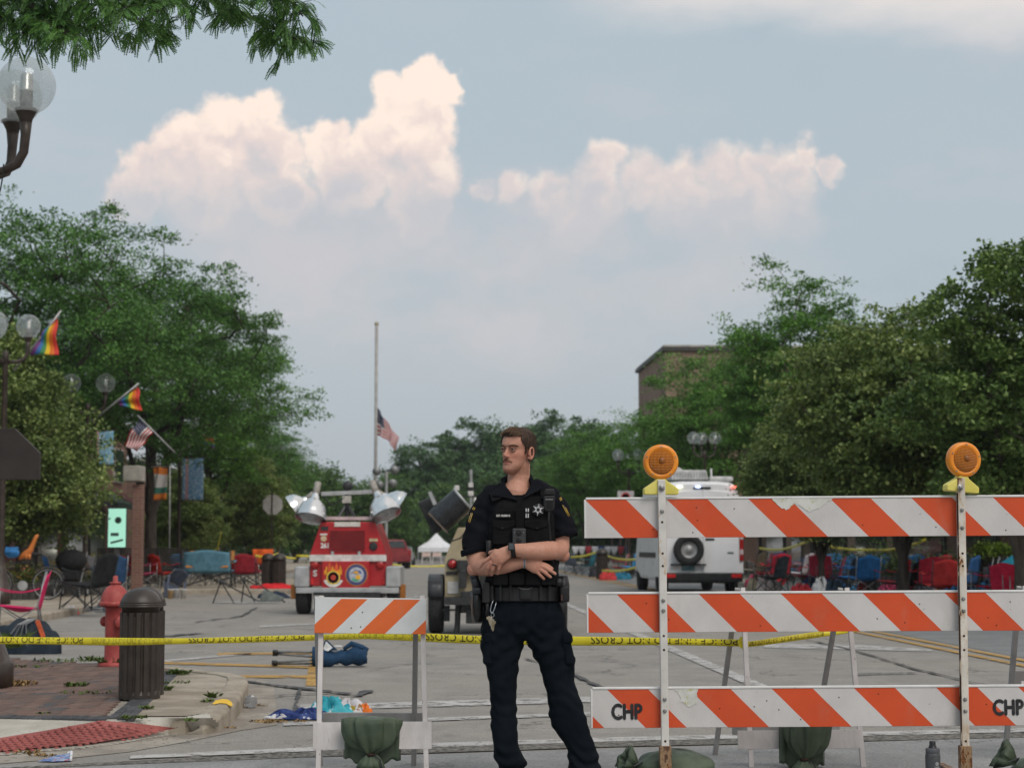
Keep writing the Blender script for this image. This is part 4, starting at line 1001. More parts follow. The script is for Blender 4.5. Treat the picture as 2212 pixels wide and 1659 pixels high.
# ================================================================== police tape
TAPE = M('tape_yellow', (.66, .55, .018), (.74, .64, .03), 6, .38, spec=.45, bump=.2, bscale=12)
TAPEB = M('tape_black', (.020, .018, .008), (.05, .045, .01), 20, .5)
TAPEG = M('tape_showthrough', (.36, .32, .03), (.42, .37, .04), 20, .5)
def tape(label, px, hw, words, folds=0.0):
    t = thing('barrier_tape', label, 'tape', Q(px[0][0], px[0][1], px[0][2])); O = t.location.copy()
    P = [Q(*p) for p in px]; L = [0]
    for a_, b_ in zip(P[:-1], P[1:]): L.append(L[-1] + (b_ - a_).length)
    def pos(s):
        s = max(0, min(L[-1] - 1e-6, s)); i = max(k for k in range(len(L)) if L[k] <= s); i = min(i, len(P) - 2)
        return P[i].lerp(P[i + 1], (s - L[i]) / (L[i + 1] - L[i]))
    def sec(s, h):                                     # h: -1..1 across the band
        tw = .30 * math.sin(s * 1.1 + 1) + .18 * math.sin(s * 3.1); w = hw * (1 + .16 * math.sin(s * 1.7) + .07 * math.sin(s * 5.2))
        return pos(s) + Vector((0, .5 * h * w * math.sin(tw) - .004 * math.cos(h * 2.2), h * w * math.cos(tw * .5) + .004 * math.sin(s * 2.3)))
    n = int(L[-1] / .06)
    MB().grid(lambda a_, c_: sec(a_ * L[-1], 2 * c_ - 1), n, 6, .0012).build('band', TAPE, t, True, o=O)
    for txt, s0_, w, mir, mat in words:
        vs, fs, tw, th = text_geo(txt); k = w / tw; b = MB(); kk = []
        for x, y in vs:
            yy = max(-.86, min(.80, (y / th) * 1.9 * 1.0 - .35)); kk.append(sec(s0_ + w / 2 - x * k, -yy) + Vector((0, -.0028, 0)))
        b.add(kk, fs).build('lettering', mat, t, o=O)
    return t
line = 'POLICE LINE DO NOT CROSS'
tape('long yellow police line tape strung from the lamp post past the officer', [(-120, 1383, 13.6), (120, 1385, 13.2), (250, 1385, 12.95), (330, 1384, 12.8), (470, 1382, 12.55), (690, 1378, 12.15), (800, 1374, 11.95), (925, 1377, 11.75), (1040, 1381, 11.55), (1240, 1383, 11.25), (1430, 1386, 11.0), (1602, 1390, 10.80)], .023,
     [(line, .26, .98, 1, TAPEB), (line, 1.32, .70, 1, TAPEG), (line, 2.16, .95, 1, TAPEB), (line, 3.16, .85, 1, TAPEG), (line, 3.78 + .26, 1.0, 1, TAPEB), (line, 5.2, .92, 1, TAPEB), (line, 6.2, .75, 1, TAPEG)])
tape('short end of police tape knotted to the A-frame leg', [(1600, 1393, 10.80), (1640, 1389, 10.85), (1720, 1378, 10.95), (1815, 1365, 11.05), (1850, 1360, 11.1)], .0155, [(line, .03, .32, 1, TAPEB), (line, .36, .2, 1, TAPEB)])
kn = MB(); kq = Q(1606, 1388, 10.72)
for k in range(5):
    a_ = R(k * 37 - 70); kn.beam(kq - Vector((.03 * math.cos(a_), .01 * k - .02, .035 * math.sin(a_))), kq + Vector((.03 * math.cos(a_), .012 * k - .02, .035 * math.sin(a_))), .018, .006, (0, 1, 0))
tag(kn.build('tape_knot', TAPE, bevel=.002), 'crumpled knot of yellow tape on the A-frame leg', 'tape')
# ================================================================== hydrant and litter bins
HYD = M('hydrant_red', (.30, .045, .040), (.42, .085, .075), 5, .55, bump=.3, bscale=30, spec=.35, speck=(22, .66, (.45, .15, .12)))
hy = thing('fire_hydrant', 'faded red fire hydrant behind the brown litter bins', 'hydrant', G(246, 1440, .11)); hy.scale = (.93, .93, .93)
MB().lathe([(.155, 0), (.160, .012), (.160, .030), (.150, .045), (.110, .050), (.098, .075), (.094, .30), (.094, .58), (.106, .60)], 28).build('barrel', HYD, hy, True)
MB().lathe([(.110, .60), (.150, .605), (.158, .622), (.158, .640), (.150, .652), (.140, .656)], 32).build('flange', HYD, hy, True)
b = MB(); prof = [(.140, .654), (.133, .70), (.112, .755), (.078, .80), (.046, .818), (.045, .828)]; n = 32; vs = []
for r, z in prof:
    for j in range(n): q = 2 * math.pi * j / n; k = 1 + .055 * abs(math.cos(4 * q)); vs.append((r * k * math.cos(q), r * k * math.sin(q), z))
b.add(vs, [(i * n + j, i * n + (j + 1) % n, (i + 1) * n + (j + 1) % n, (i + 1) * n + j) for i in range(len(prof) - 1) for j in range(n)] + [tuple((len(prof) - 1) * n + j for j in range(n))])
bon = b.build('bonnet', HYD, hy, True)
MB().lathe([(.045, .826), (.058, .832), (.058, .846), (.026, .852), (.024, .905), (.018, .912), (0, .912)], 20).build('operating_nut', HYD, bon, True)
for ax, ln, r in (((.55, -.83, 0), .085, .062), ((1, .2, 0), .06, .045), ((-.75, .65, 0), .06, .045)):
    d = Vector(ax).normalized(); nz = MB().lathe([(r * .8, 0), (r * .8, ln), (r * 1.15, ln + .004), (r * 1.15, ln + .035), (r * .5, ln + .042), (.016, ln + .045), (.016, ln + .065), (0, ln + .065)], 20, Vector((0, 0, .45)) + d * .08, d).build('nozzle_cap', HYD, hy, True)
    MB().tube([Vector((0, 0, .45)) + d * (ln + .1) + Vector((.02, -.02, -.05)), Vector((0, 0, .36)) + d * (ln + .07) + Vector((.02, -.02, 0)), Vector((0, 0, .30)) + d * .098], .006, 5).build('chain', HYD, nz)
BRN = M('bin_brown', (.027, .020, .016), (.042, .033, .027), 7, .42, spec=.45, bump=.15, bscale=60)
def litter_bin(label, loc, sc=1.0, rz=0.0, detail=True):
    t = thing('litter_bin', label, 'litter bin', loc, rz, 'brown ribbed litter bins'); r = .174
    n = 96; vs = []; fs = []
    for z in (.0, .03, .06, .66, .69):
        for j in range(n):
            q = 2 * math.pi * j / n; rib = (j % 6) < 4; rr_ = r if (rib or z in (.0, .03, .69)) else r - .016; vs.append((rr_ * math.cos(q), rr_ * math.sin(q), z))
    for i in range(4): fs += [(i * n + j, i * n + (j + 1) % n, (i + 1) * n + (j + 1) % n, (i + 1) * n + j) for j in range(n)]
    fs += [tuple(range(n - 1, -1, -1)), tuple(4 * n + j for j in range(n))]
    MB().add(vs, fs).build('ribbed_body', BRN, t)
    MB().lathe([(.160, .685), (.160, .725), (.172, .730)], 40).build('neck', BRN, t, True)
    lid = MB().lathe([(.172, .728), (.184, .733), (.184, .742), (.176, .746), (.180, .750), (.180, .758), (.172, .762), (.176, .766), (.175, .774), (.166, .792), (.145, .828), (.112, .858), (.070, .878), (.03, .886), (0, .888)], 48).build('domed_lid', BRN, t, True)
    t.scale = (sc,) * 3; return t
cb_ = G(301, 1507, .12)
litter_bin('front brown ribbed litter bin on the brick corner', cb_).scale = (.87, .87, .91)
litter_bin('second brown ribbed litter bin, half hidden behind the front one', cb_ + Vector((-.040, .36, 0))).scale = (.87, .87, .91)
pz = S(-4.55, 49.5, .128)
litter_bin('left one of two far brown bins beside the red trailer', Q(580, HZ, 49.5).xy.to_3d() + Vector((0, 0, .128)), 1.02)
litter_bin('right one of two far brown bins beside the red trailer', Q(604, HZ, 49.2).xy.to_3d() + Vector((0, 0, .128)), 1.02)
litter_bin('brown bin on the right pavement between officer and van', at(1300, 62, .125), 1.15)
# ================================================================== globe lamps, banners, flags
LBR = M('lamp_brown', (.030, .020, .015), (.050, .036, .028), 8, .45, spec=.45)
if True:
    m, t, p, out = new_mat('globe_glass'); c = coords(t)
    gl = t.node('ShaderNodeBsdfGlossy'); gl.inputs['Roughness'].default_value = .06; gl.inputs[0].default_value = (.85, .88, .9, 1)
    tr = t.node('ShaderNodeBsdfTransparent'); tr.inputs[0].default_value = (.95, .96, .955, 1)
    dif = t.node('ShaderNodeBsdfTranslucent'); dif.inputs[0].default_value = (.72, .76, .76, 1)
    lw = t.node('ShaderNodeLayerWeight'); lw.inputs[0].default_value = .18
    m1 = t.node('ShaderNodeMixShader'); t.link(t.ramp(lw.outputs['Facing'], .2, 1, .05, .6), m1.inputs[0]); t.link(tr.outputs[0], m1.inputs[1]); t.link(gl.outputs[0], m1.inputs[2])
    m2 = t.node('ShaderNodeMixShader'); t.link(t.ramp(t.noise(c, 7, 5, .6), .35, .75, .24, .42), m2.inputs[0]); t.link(m1.outputs[0], m2.inputs[1]); t.link(dif.outputs[0], m2.inputs[2]); t.link(m2.outputs[0], out.inputs[0]); MATS['globe_glass'] = m
GLOBE = MATS['globe_glass']; ALU = M('lamp_aluminium', (.42, .42, .40), (.6, .6, .58), 9, .3, metal=.7, stretch=(1, 1, .1))
def globe_lamp(label, loc, h=4.65, arms=(0, 90, 180, 270), rz=0.0, post_lean=None):
    t = thing('street_lamp', label, 'street lamp', loc, rz, 'globe street lamps')
    MB().lathe(([(.325, 0), (.325, .19), (.30, .21), (.19, .50), (.12, .64)] if post_lean else [(.20, 0), (.20, .22), (.185, .24), (.12, .62)]) + [ (.095, .70), (.075, .75), (.062, 1.0), (.052, h - .3), (.062, h - .28), (.062, h - .15), (.03, h - .1), (0, h - .08)], 20).build('post', LBR, t, True)
    for a_ in arms:
        d = Vector((math.cos(R(a_)), math.sin(R(a_)), 0)); q = lambda r, z: d * (r * (post_lean or 1)) + Vector((0, 0, z))
        ar = MB().tube([q(.03, h - .32), q(.20, h - .31), q(.335, h - .26), q(.40, h - .16), q(.415, h - .02), q(.415, h + .10)], [.036, .036, .037, .038, .040, .052], 12); ar.lathe([(.045, 0), (.055, .05), (.085, .11), (.095, .125), (.090, .135)], 20, q(.415, h + .06)); arm = ar.build('arm', LBR, t, True)
        MB().ball(q(.415, h + .385), .235, 28).build('globe', GLOBE, arm, True)
        bulb = MB().lathe([(.052, h + .19), (.052, h + .33), (.056, h + .335), (.056, h + .35), (.050, h + .36), (.048, h + .47), (.040, h + .485), (0, h + .488)], 18, q(.415, 0)).build('bulb_housing', ALU, arm, True)
    return t
lz = G(-62, 1486, .11); lamp1 = globe_lamp('nearest globe lamp, its glass globes cut off by the left edge', (lz.x, lz.y, .11), 4.47, (-12, 68, 150, 230), 0, .86)
br_ = Q(30, 990, lz.y - .08) - lz
sg = MB().prism([(-.62, -.17), (.205, -.17), (.205, .045), (.0, .24), (-.42, .24), (-.62, .045)], (0, 0, 0), (1, 0, 0), (0, 0, 1), (0, 1, 0), .05).build('sign_panel', M('panel_brown', (.030, .022, .019), (.042, .033, .029), 6, .6), lamp1, bevel=.004); sg.location = br_
tag(MB().tube([Q(8, 355, lz.y - .1), Q(6, 380, lz.y - .08), Q(2, 405, lz.y - .05), Q(-8, 440, lz.y)], .006, 6).build('lamp_cable', M('cable_black', (.02, .02, .02), None, 9, .6), o=None), 'loose black cable hanging under the nearest lamp arm', 'cable')
globe_lamp('globe lamp half hidden behind the low linden at the left edge', S(-8.15, 35.5, .125), 4.95, (0, 120, 240), .3)
globe_lamp('twin globe lamp above the left rainbow flag', at(184, 44.8, .125), 4.65, (0, 180), 0)
globe_lamp('globe lamp among the locust leaves above the blue banner', at(386, 60, .125), 4.68, (0, 180), 0)
globe_lamp('far globe lamp beside the stop sign', at(602, 80, .125), 4.9, (20, 110, 200, 290), 0)
globe_lamp('globe lamp cluster above the white van', at(1524, 69, .125), 4.72, (15, 100, 180), 0)
globe_lamp('globe lamp pair left of the amber light', at(1359, 73, .125), 4.28, (10, 175), 0)
# banners on lamp posts
def banner_mat(name, c1, c2, stripe):
    m, t, p, out = new_mat(name); c = coords(t); sp = t.node('ShaderNodeSeparateXYZ'); t.link(c, sp.inputs[0])
    n = t.noise(c, 2.2, 1, .4, dist=2.2); lines = t.math('ABSOLUTE', t.math('SINE', t.math('MULTIPLY', n, 26.0)))
    cc = t.mix(t.ramp(lines, .45, .1, 0, .9), c1, c2); cc = t.mix(t.math('MULTIPLY', t.math('LESS_THAN', t.math('ABSOLUTE', t.math('ADD', sp.outputs[0], .19)), .045), .8), cc, stripe)
    t.link(cc, p.inputs['Base Color']); p.inputs['Roughness'].default_value = .8; MATS[name] = m; return m
BAN = banner_mat('banner_blue', (.10, .23, .38), (.52, .60, .64), (.45, .22, .20)); BAN2 = banner_mat('banner_teal', (.14, .33, .46), (.55, .62, .66), (.5, .25, .2))
def banner(label, u0, u1, v0, v1, Y, mat):
    c = Q((u0 + u1) / 2, v0, Y); t = thing('street_banner', label, 'banner', c, 0, 'blue street banners'); w = (u1 - u0) / F * Y; h = (v1 - v0) / F * Y
    MB().grid(lambda a_, b_: Vector(((a_ - .5) * w, .03 * math.sin(a_ * 5 + b_ * 2), -b_ * h)), 10, 14, .006).build('cloth', mat, t, True)
    for z in (.01, -h - .01): MB().tube([(-w / 2 - .12, 0, z), (w / 2 + .02, 0, z)], .014, 6).build('arm_rod', LBR, t)
    return t
banner('blue patterned street banner with a pale stripe left of the locust trunk', 394, 440, 990, 1080, 59.4, BAN)
banner('lower blue banner half hidden by linden leaves at the left', 208, 246, 931, 1004, 44.3, BAN2)
banner('small far blue banner beside the lower end of the large blue banner', 423, 446, 1076, 1106, 75, BAN)
banner('blue banner under the right linden trees', 1790, 1828, 1028, 1068, 47, BAN)
banner('blue banner left of the white van roof', 1362, 1392, 1050, 1090, 82, BAN)
def flag_mat(name, cols, axis=0, star=None):
    m, t, p, out = new_mat(name); tc = t.node('ShaderNodeUVMap'); sp = t.node('ShaderNodeSeparateXYZ'); t.link(tc.outputs[0], sp.inputs[0])
    cr = t.node('ShaderNodeValToRGB'); cr.color_ramp.interpolation = 'CONSTANT'; el = cr.color_ramp.elements
    for i, c in enumerate(cols):
        if i < 2: e_ = el[i]; e_.position = i / len(cols)
        else: e_ = el.new(i / len(cols))
        e_.color = (*c, 1)
    t.link(sp.outputs[axis], cr.inputs[0]); cc = cr.outputs[0]
    if star:
        inn = t.math('MULTIPLY', t.math('LESS_THAN', sp.outputs[0], .42), t.math('LESS_THAN', sp.outputs[1], .54)); cc = t.mix(inn, cc, star)
        vo = t.node('ShaderNodeTexVoronoi'); vo.inputs['Scale'].default_value = 13; vo.inputs['Randomness'].default_value = .1; t.link(tc.outputs[0], vo.inputs['Vector']); cc = t.mix(t.math('MULTIPLY', inn, t.math('LESS_THAN', vo.outputs['Distance'], .22)), cc, (.6, .6, .6))
    t.link(cc, p.inputs['Base Color']); p.inputs['Roughness'].default_value = .75
    tr = t.node('ShaderNodeBsdfTranslucent'); t.link(cc, tr.inputs[0]); mx = t.node('ShaderNodeMixShader'); mx.inputs[0].default_value = .35; t.link(p.outputs[0], mx.inputs[1]); t.link(tr.outputs[0], mx.inputs[2]); t.link(mx.outputs[0], out.inputs[0]); MATS[name] = m; return m
RB = flag_mat('flag_rainbow', [(.75, .07, .05), (.80, .22, .03), (.85, .60, .03), (.08, .32, .12), (.06, .22, .55), (.26, .08, .30)], 1)
US = flag_mat('flag_us', [(.55, .04, .05), (.85, .82, .80)] * 6 + [(.62, .06, .06)], 1, (.025, .035, .10))
OW = flag_mat('flag_orange_white', [(.75, .25, .04), (.70, .68, .66), (.70, .68, .66), (.06, .22, .16), (.75, .25, .04)], 1)
def flag(name, label, cat, fn, mat, pole, pr=.016, nu=16, nv=12, group=None, polemat=None):
    """fn(a,b): cloth point, a along the fly, b down the hoist"""
    o = Vector(pole[0]); t = thing(name, label, cat, o, 0, group)
    ob = MB().grid(fn, nu, nv, .0).build('cloth', mat, t, True, o=o)
    uv = ob.data.uv_layers.new(name='UVMap'); idx = [(i / nu, j / nv) for i in range(nu + 1) for j in range(nv + 1)]
    for lp_ in ob.data.loops: uv.data[lp_.index].uv = idx[lp_.vertex_index]
    so = ob.modifiers.new('s', 'SOLIDIFY'); so.thickness = .003
    MB().tube([Vector(p) - o for p in pole], pr, 8).build('pole', polemat or M('pole_grey', (.34, .34, .34), None, 6, .4, metal=.3), t, True)
    return t
def quad_cloth(px, Y, amp=.04, k=7):
    """cloth over four picture corners: hoist top, fly top, fly bottom, hoist bottom"""
    A_, B_, C_, D_ = [Q(u, v, Y) for u, v in px]
    return lambda a_, b_: (A_.lerp(B_, a_)).lerp(D_.lerp(C_, a_), b_) + Vector((amp * .4 * math.sin(a_ * k + b_ * 3), amp * math.sin(a_ * k * 1.3 + b_ * 4), amp * .3 * math.sin(a_ * 4 + 5 * b_)))
FG = 'flags on lamp post brackets'
flag('rainbow_flag', 'rainbow flag hanging limp at the upper left near the globe lamp', 'flag', quad_cloth([(121, 681), (126, 765), (64, 768), (96, 712)], 36, .05), RB, [Q(132, 671, 36), Q(92, 724, 36), Q(30, 800, 36.2)], .02, group=FG)
flag('rainbow_flag', 'rainbow flag on a slanted white pole in front of the locust', 'flag', quad_cloth([(298, 836), (306, 886), (258, 878), (256, 866)], 44.6, .05), RB, [Q(300, 828, 44.6), Q(190, 917, 44.8)], .022, group=FG)
flag('rainbow_flag', 'small furled rainbow flag right of the striped flag', 'flag', quad_cloth([(438, 940), (462, 946), (461, 972), (440, 956)], 59, .12, 12), RB, [Q(441, 937, 59), Q(384, 985, 59.6)], .022, group=FG)
flag('striped_flag', 'red white and blue flag hanging diagonally between the rainbow flags', 'flag', quad_cloth([(300, 903), (268, 962), (296, 976), (331, 934)], 44.2, .06), US, [Q(297, 897, 44.2), Q(338, 938, 44.2), Q(378, 978, 44.4)], .02, group=FG)
flag('shop_flag', 'orange, white and green flag below the striped flag', 'flag', quad_cloth([(331, 1010), (360, 1010), (360, 1080), (331, 1080)], 52, .05), OW, [Q(326, 1008, 52), Q(367, 1008, 52), at(367, 52, .125)], .02, group=FG)
FP = 96.0
def usf(a_, b_):
    top = Q(815 + 30 * a_ + 16 * a_ * a_, 880 + 50 * a_ + 16 * a_ * a_, FP); bot = Q(814 + 46 * a_ - 8 * a_ * a_, 940 + 14 * a_ + 20 * a_ ** 3, FP)
    return top.lerp(bot, b_) + Vector((.04 * math.sin(a_ * 14), .20 * math.sin(a_ * 11 + b_ * 2), 0))
fp = flag('flagpole', 'tall pale flagpole with the national flag at half mast', 'flagpole', usf, US, [Q(813.5, 701, FP), Vector((Q(811, 1010, FP).x, FP, 0))], .085, 26, 26, polemat=M('pole_pale', (.30, .29, .27), (.38, .37, .35), 3, .6))
MB().ball(Q(813.5, 700, FP) - fp.location, .12, 10).build('finial', M('finial', (.3, .26, .18), None, 4, .4), fp, True)
# lit sign, stop sign, small signs
ls = thing('lit_sign', 'glowing mint green shop sign board behind the left linden', 'sign', Q(252, 1183, 46)); o = ls.location.copy(); MB().box((0, .06, (.125 - o.z) / 2), (.12, .08, o.z - .125)).build('stand', DTRIM, ls)
MB().box((0, .06, .49), (.46, .1, .98)).build('case', DTRIM, ls, bevel=.01)
MB().box((0, 0, .49), (.43, .03, .95)).build('lit_face', glow('mint_glow', (.42, .85, .66), .62), ls)
BK_ = M('sign_ink', (.05, .09, .08), None, 10, .7)
MB().lathe([(.085, 0), (.085, .006), (.03, .006), (.03, 0)], 20, (.03, -.018, .68), (0, -1, 0)).build('print_ring', BK_, ls)
MB().box((-.05, -.02, .33), (.2, .012, .08)).build('print_bar', BK_, ls); MB().beam((-.15, -.02, .12), (.16, -.02, .2), .05, .012, (0, 1, 0)).build('print_bar', BK_, ls)
ss = thing('stop_sign', 'grey back of an octagonal stop sign on a thin post', 'sign', at(588, 70, .125)); zc = Q(588, 1090, 70).z - .125
oc = [(math.cos(R(22.5 + 45 * k)) * .40, math.sin(R(22.5 + 45 * k)) * .40) for k in range(8)]
MB().prism(oc, (0, 0, zc), (1, 0, 0), (0, 0, 1), (0, 1, 0), .01).build('plate', M('sign_grey', (.36, .35, .33), (.45, .44, .42), 5, .5, metal=.2), ss)
MB().beam((-.02, -.03, 0), (-.02, -.03, zc + .5), .05, .03).build('post', LBR, ss)
ps = thing('street_sign', 'small white parking sign on a post left of the van', 'sign', at(1352, 70, .125)); zc = Q(1352, 1073, 70).z - .125
MB().box((0, 0, zc), (.62, .015, .45)).build('plate', M('sign_white', (.42, .40, .40), None, 6, .5), ps); MB().lathe([(.17, 0), (.17, .004), (.12, .004), (.12, 0)], 20, (0, -.009, zc), (0, -1, 0)).build('red_ring', M('sign_red', (.4, .06, .06), None, 6, .5), ps); MB().beam((0, .03, 0), (0, .03, zc + .2), .05, .03).build('post', LBR, ps)

# ================================================================== light tower trailers and the van
REDP = M('trailer_red', (.36, .010, .016), (.44, .018, .022), 4, .38, spec=.5); GREYM = M('galvanised', (.33, .34, .34), (.46, .47, .47), 5, .5, metal=.35); BLK = M('rubber_black', (.012, .012, .013), (.025, .025, .026), 20, .75)
DKM = M('dark_steel', (.016, .017, .018), (.034, .035, .036), 12, .5, spec=.4); WHS = M('stripe_white', (.62, .60, .58), None, 6, .5); CHR = M('reflector_alu', (.66, .68, .69), (.80, .82, .83), 3, .22, metal=.85, rv=.06)
TLR = M('tail_red', (.30, .008, .008), (.40, .02, .02), 20, .25, spec=.6); AMR = M('reflector_amber', (.32, .12, .02), None, 20, .4)
def wheel(parent, c, r, w, rim=None, n=28):
    wh = MB().lathe([(r * .62, -w / 2), (r * .93, -w / 2), (r, -w * .36), (r, w * .36), (r * .93, w / 2), (r * .62, w / 2), (r * .58, w * .2), (r * .58, -w * .2), (r * .62, -w / 2)], n, (0, 0, 0), (1, 0, 0)).build('wheel', BLK, parent, True); wh.location = c
    MB().lathe([(0, -w * .30), (r * .3, -w * .34), (r * .56, -w * .18), (r * .60, -w * .44), (r * .60, w * .44), (r * .56, w * .2), (0, w * .2)], n, (0, 0, 0), (1, 0, 0)).build('rim', rim or GREYM, wh, True)
    return wh
YR = 33.5; k_ = YR / F
rt = thing('light_tower_trailer', 'red light tower trailer with white stripe and four silver floodlights', 'trailer', (Q(751, HZ, YR).x, YR, 0)); O = rt.location.copy()
def L_(u, v, dy=0.0): return Q(u, v, YR + dy) - O
def fr(u0, u1, v0, v1, dy=0.0):
    a_, b_ = L_(u0, v1, dy), L_(u1, v0, dy); return a_.x, b_.x, a_.z, b_.z
body = MB(); z = lambda v: L_(0, v).z; X = lambda u: L_(u, 1200).x
body.prism([(X(668), z(1266)), (X(833), z(1266)), (X(833), z(1196)), (X(808), z(1127)), (X(691), z(1127)), (X(668), z(1196))], (0, .12, 0), (1, 0, 0), (0, 0, 1), (0, 1, 0), 1.9); body.build('housing', REDP, rt, bevel=.02)
dp = MB().box((X(747), .06, (z(1212) + z(1274)) / 2), (X(798) - X(696), .12, z(1212) - z(1274))).build('drop_panel', REDP, rt, bevel=.008)
MB().box((X(750.5), .095, (z(1198) + z(1212)) / 2), (X(833) - X(668) + .012, .06, z(1198) - z(1212))).build('white_stripe', WHS, rt)
x0, x1, z0, z1 = fr(712, 787, 1146, 1188); gm = MB().box(((x0 + x1) / 2, .112, (z0 + z1) / 2), (x1 - x0, .03, z1 - z0)).build('grille_opening', DKM, rt)
for k in range(19): x = x0 + (x1 - x0) * k / 18; MB().box((x, .085, (z0 + z1) / 2), (.008, .02, z1 - z0)).build('grille_bar', REDP, gm)
for k in range(10): zz = z0 + (z1 - z0) * k / 9; MB().box(((x0 + x1) / 2, .09, zz), (x1 - x0, .016, .008)).build('grille_bar', REDP, gm)
MB().lathe([(.075, 0), (.075, .02), (.055, .03), (0, .025)], 20, L_(805.5, 1180) + Vector((0, .12, 0)), (0, -1, 0)).build('round_port', DKM, rt, True)
for u in (678.5, 820): MB().lathe([(.075, 0), (.075, .03), (.06, .045), (0, .05)], 20, L_(u, 1220) + Vector((0, .12, 0)), (0, -1, 0)).build('tail_light', TLR, rt, True)
for u in (673, 828): MB().box(L_(u, 1256) + Vector((0, .11, 0)), (.045, .03, .10)).build('side_reflector', M('reflector_red', (.55, .02, .02), None, 9, .3), rt)
for u in (717, 775): MB().box(L_(u, 1195) + Vector((0, .1, 0)), (.05, .05, .07)).build('latch', GREYM, rt, bevel=.006)
MB().box(L_(749, 1132) + Vector((0, .11, 0)), (.47, .02, .085)).build('warning_label', M('label_white', (.52, .48, .42), (.66, .62, .58), 18, .6), rt)
MB().box(L_(700, 1141) + Vector((0, .11, 0)), (.13, .02, .07)).build('dark_plate', DKM, rt); MB().box(L_(806, 1166) + Vector((0, .11, 0)), (.15, .02, .05)).build('cream_label', M('label_cream', (.5, .42, .25), None, 18, .6), rt)
MB().box(L_(698, 1154) + Vector((0, .11, 0)), (.13, .02, .025)).build('unit_badge', WHS, rt); MB().lathe([(.055, 0), (.055, .008), (0, .008)], 14, L_(698, 1163) + Vector((0, .11, 0)), (0, -1, 0)).build('unit_badge', M('badge_gold', (.55, .33, .1), (.6, .5, .4), 30, .5), rt)
lettering(MB(), '2611', L_(703, 1178) + Vector((0, .112, 0)), (1, 0, 0), (0, 0, 1), w=.19, h=.085, bold=.006).build('unit_number', WHS, rt)
lettering(MB(), 'S', L_(679, 1238) + Vector((0, .112, 0)), (1, 0, 0), (0, 0, 1), w=.065, h=.105, bold=.006).build('unit_letter', WHS, rt)
# emblems on the drop panel
def disc(mb, c, r, y, n=32): return mb.lathe([(r, 0), (r, .004), (0, .004)], n, (c[0], y, c[2]), (0, -1, 0))
def ring(mb, c, r0, r1, y, n=32): return mb.lathe([(r1, 0), (r1, .004), (r0, .004), (r0, 0)], n, (c[0], y, c[2]), (0, -1, 0))
sc = L_(770, 1241); Em = lambda n_, c_: M('emblem_' + n_, c_, None, 20, .5)
sl = disc(MB(), sc, .205, -.002).build('round_seal', Em('orange', (.55, .20, .04)), rt); ring(MB(), sc, .135, .188, -.008).build('seal_ring', Em('navy', (.06, .07, .17)), sl); disc(MB(), sc, .135, -.007).build('seal_field', Em('pale', (.42, .44, .50)), sl)
MB().prism([(-.10, .02), (-.02, .085), (.07, .07), (.10, .02), (.04, .03), (-.02, .05)], (sc[0], -.012, sc[2]), (1, 0, 0), (0, 0, 1), (0, -1, 0), .004).build('seal_arc', Em('blue', (.05, .10, .33)), sl)
MB().prism([(-.06, .05), (.0, .07), (.05, .045), (.02, .02), (-.05, .03)], (sc[0], -.017, sc[2]), (1, 0, 0), (0, 0, 1), (0, -1, 0), .004).build('seal_wing', Em('gold', (.75, .40, .03)), sl)
disc(MB(), (sc[0] + .03, 0, sc[2] - .045), .045, -.013, 16).build('seal_sun', MATS['emblem_gold'], sl); MB().prism([(-.10, -.06), (.07, -.09), (.02, -.12), (-.05, -.115)], (sc[0], -.013, sc[2]), (1, 0, 0), (0, 0, 1), (0, -1, 0), .004).build('seal_wave', Em('green', (.08, .42, .25)), sl)
fc = L_(720, 1247); fm = MB()
lettering
fe = disc(MB(), fc, .125, -.006).build('flame_emblem', Em('yellow', (.70, .48, .06)), rt); ring(MB(), fc, .085, .10, -.011).build('emblem_ring', DKM, fe); disc(MB(), fc, .05, -.012, 16).build('emblem_core', Em('red', (.45, .05, .03)), fe)
for k, (x, h_) in enumerate(((-.13, .16), (-.075, .26), (-.02, .17), (.05, .25), (.12, .17))):
    MB().prism([(-.032, 0), (.032, 0), (.036, h_ * .45), (.004, h_), (-.012, h_ * .6), (-.036, h_ * .4)], (fc[0] + x, .0 - .003, fc[2] + .05), (1, 0, 0), (0, 0, 1), (0, -1, 0), .004).build('flame', Em('flame%d' % (k % 2), ((.75, .30, .02), (.70, .12, .03))[k % 2]), fe)
scv = [(math.cos(R(a_)) * r, math.sin(R(a_)) * r) for r, rng in ((.185, range(200, 341, 14)), (.135, range(340, 199, -14))) for a_ in rng]
MB().prism(scv, (fc[0], -.009, fc[2] + .01), (1, 0, 0), (0, 0, 1), (0, -1, 0), .004).build('scroll', Em('scroll', (.62, .60, .56)), fe)
# running gear
for s_ in (-1, 1):
    ff = MB(); xa = X(652) if s_ < 0 else X(849.5); ff.box((xa, .55, (z(1223) + z(1268)) / 2), (.27, 1.1, z(1223) - z(1268))).build('fender', GREYM, rt, bevel=.03)
    wheel(rt, (xa + (.0 if s_ < 0 else .0), .40, .345), .345, .235)
    MB().box((X(634) if s_ < 0 else X(868), .2, z(1278)), (.12, .1, .26)).build('marker_bracket', AMR, rt, bevel=.01)
MB().box((X(751), .22, z(1275)), (X(862) - X(640), .5, .10)).build('deck', GREYM, rt, bevel=.01); MB().box((X(751), 1.0, z(1286)), (1.2, 2.2, .12)).build('chassis', DKM, rt)
for u in (718, 742, 770): MB().box((X(u), .2, z(1292)), (.06, .06, .12)).build('bracket', DKM, rt)
MB().tube([(X(751), 2.1, z(1284)), (X(751), 3.4, z(1284))], .045, 8).build('drawbar', GREYM, rt); MB().tube([(X(751), 3.3, z(1284)), (X(751), 3.3, .0)], .03, 8).build('jack', GREYM, rt)
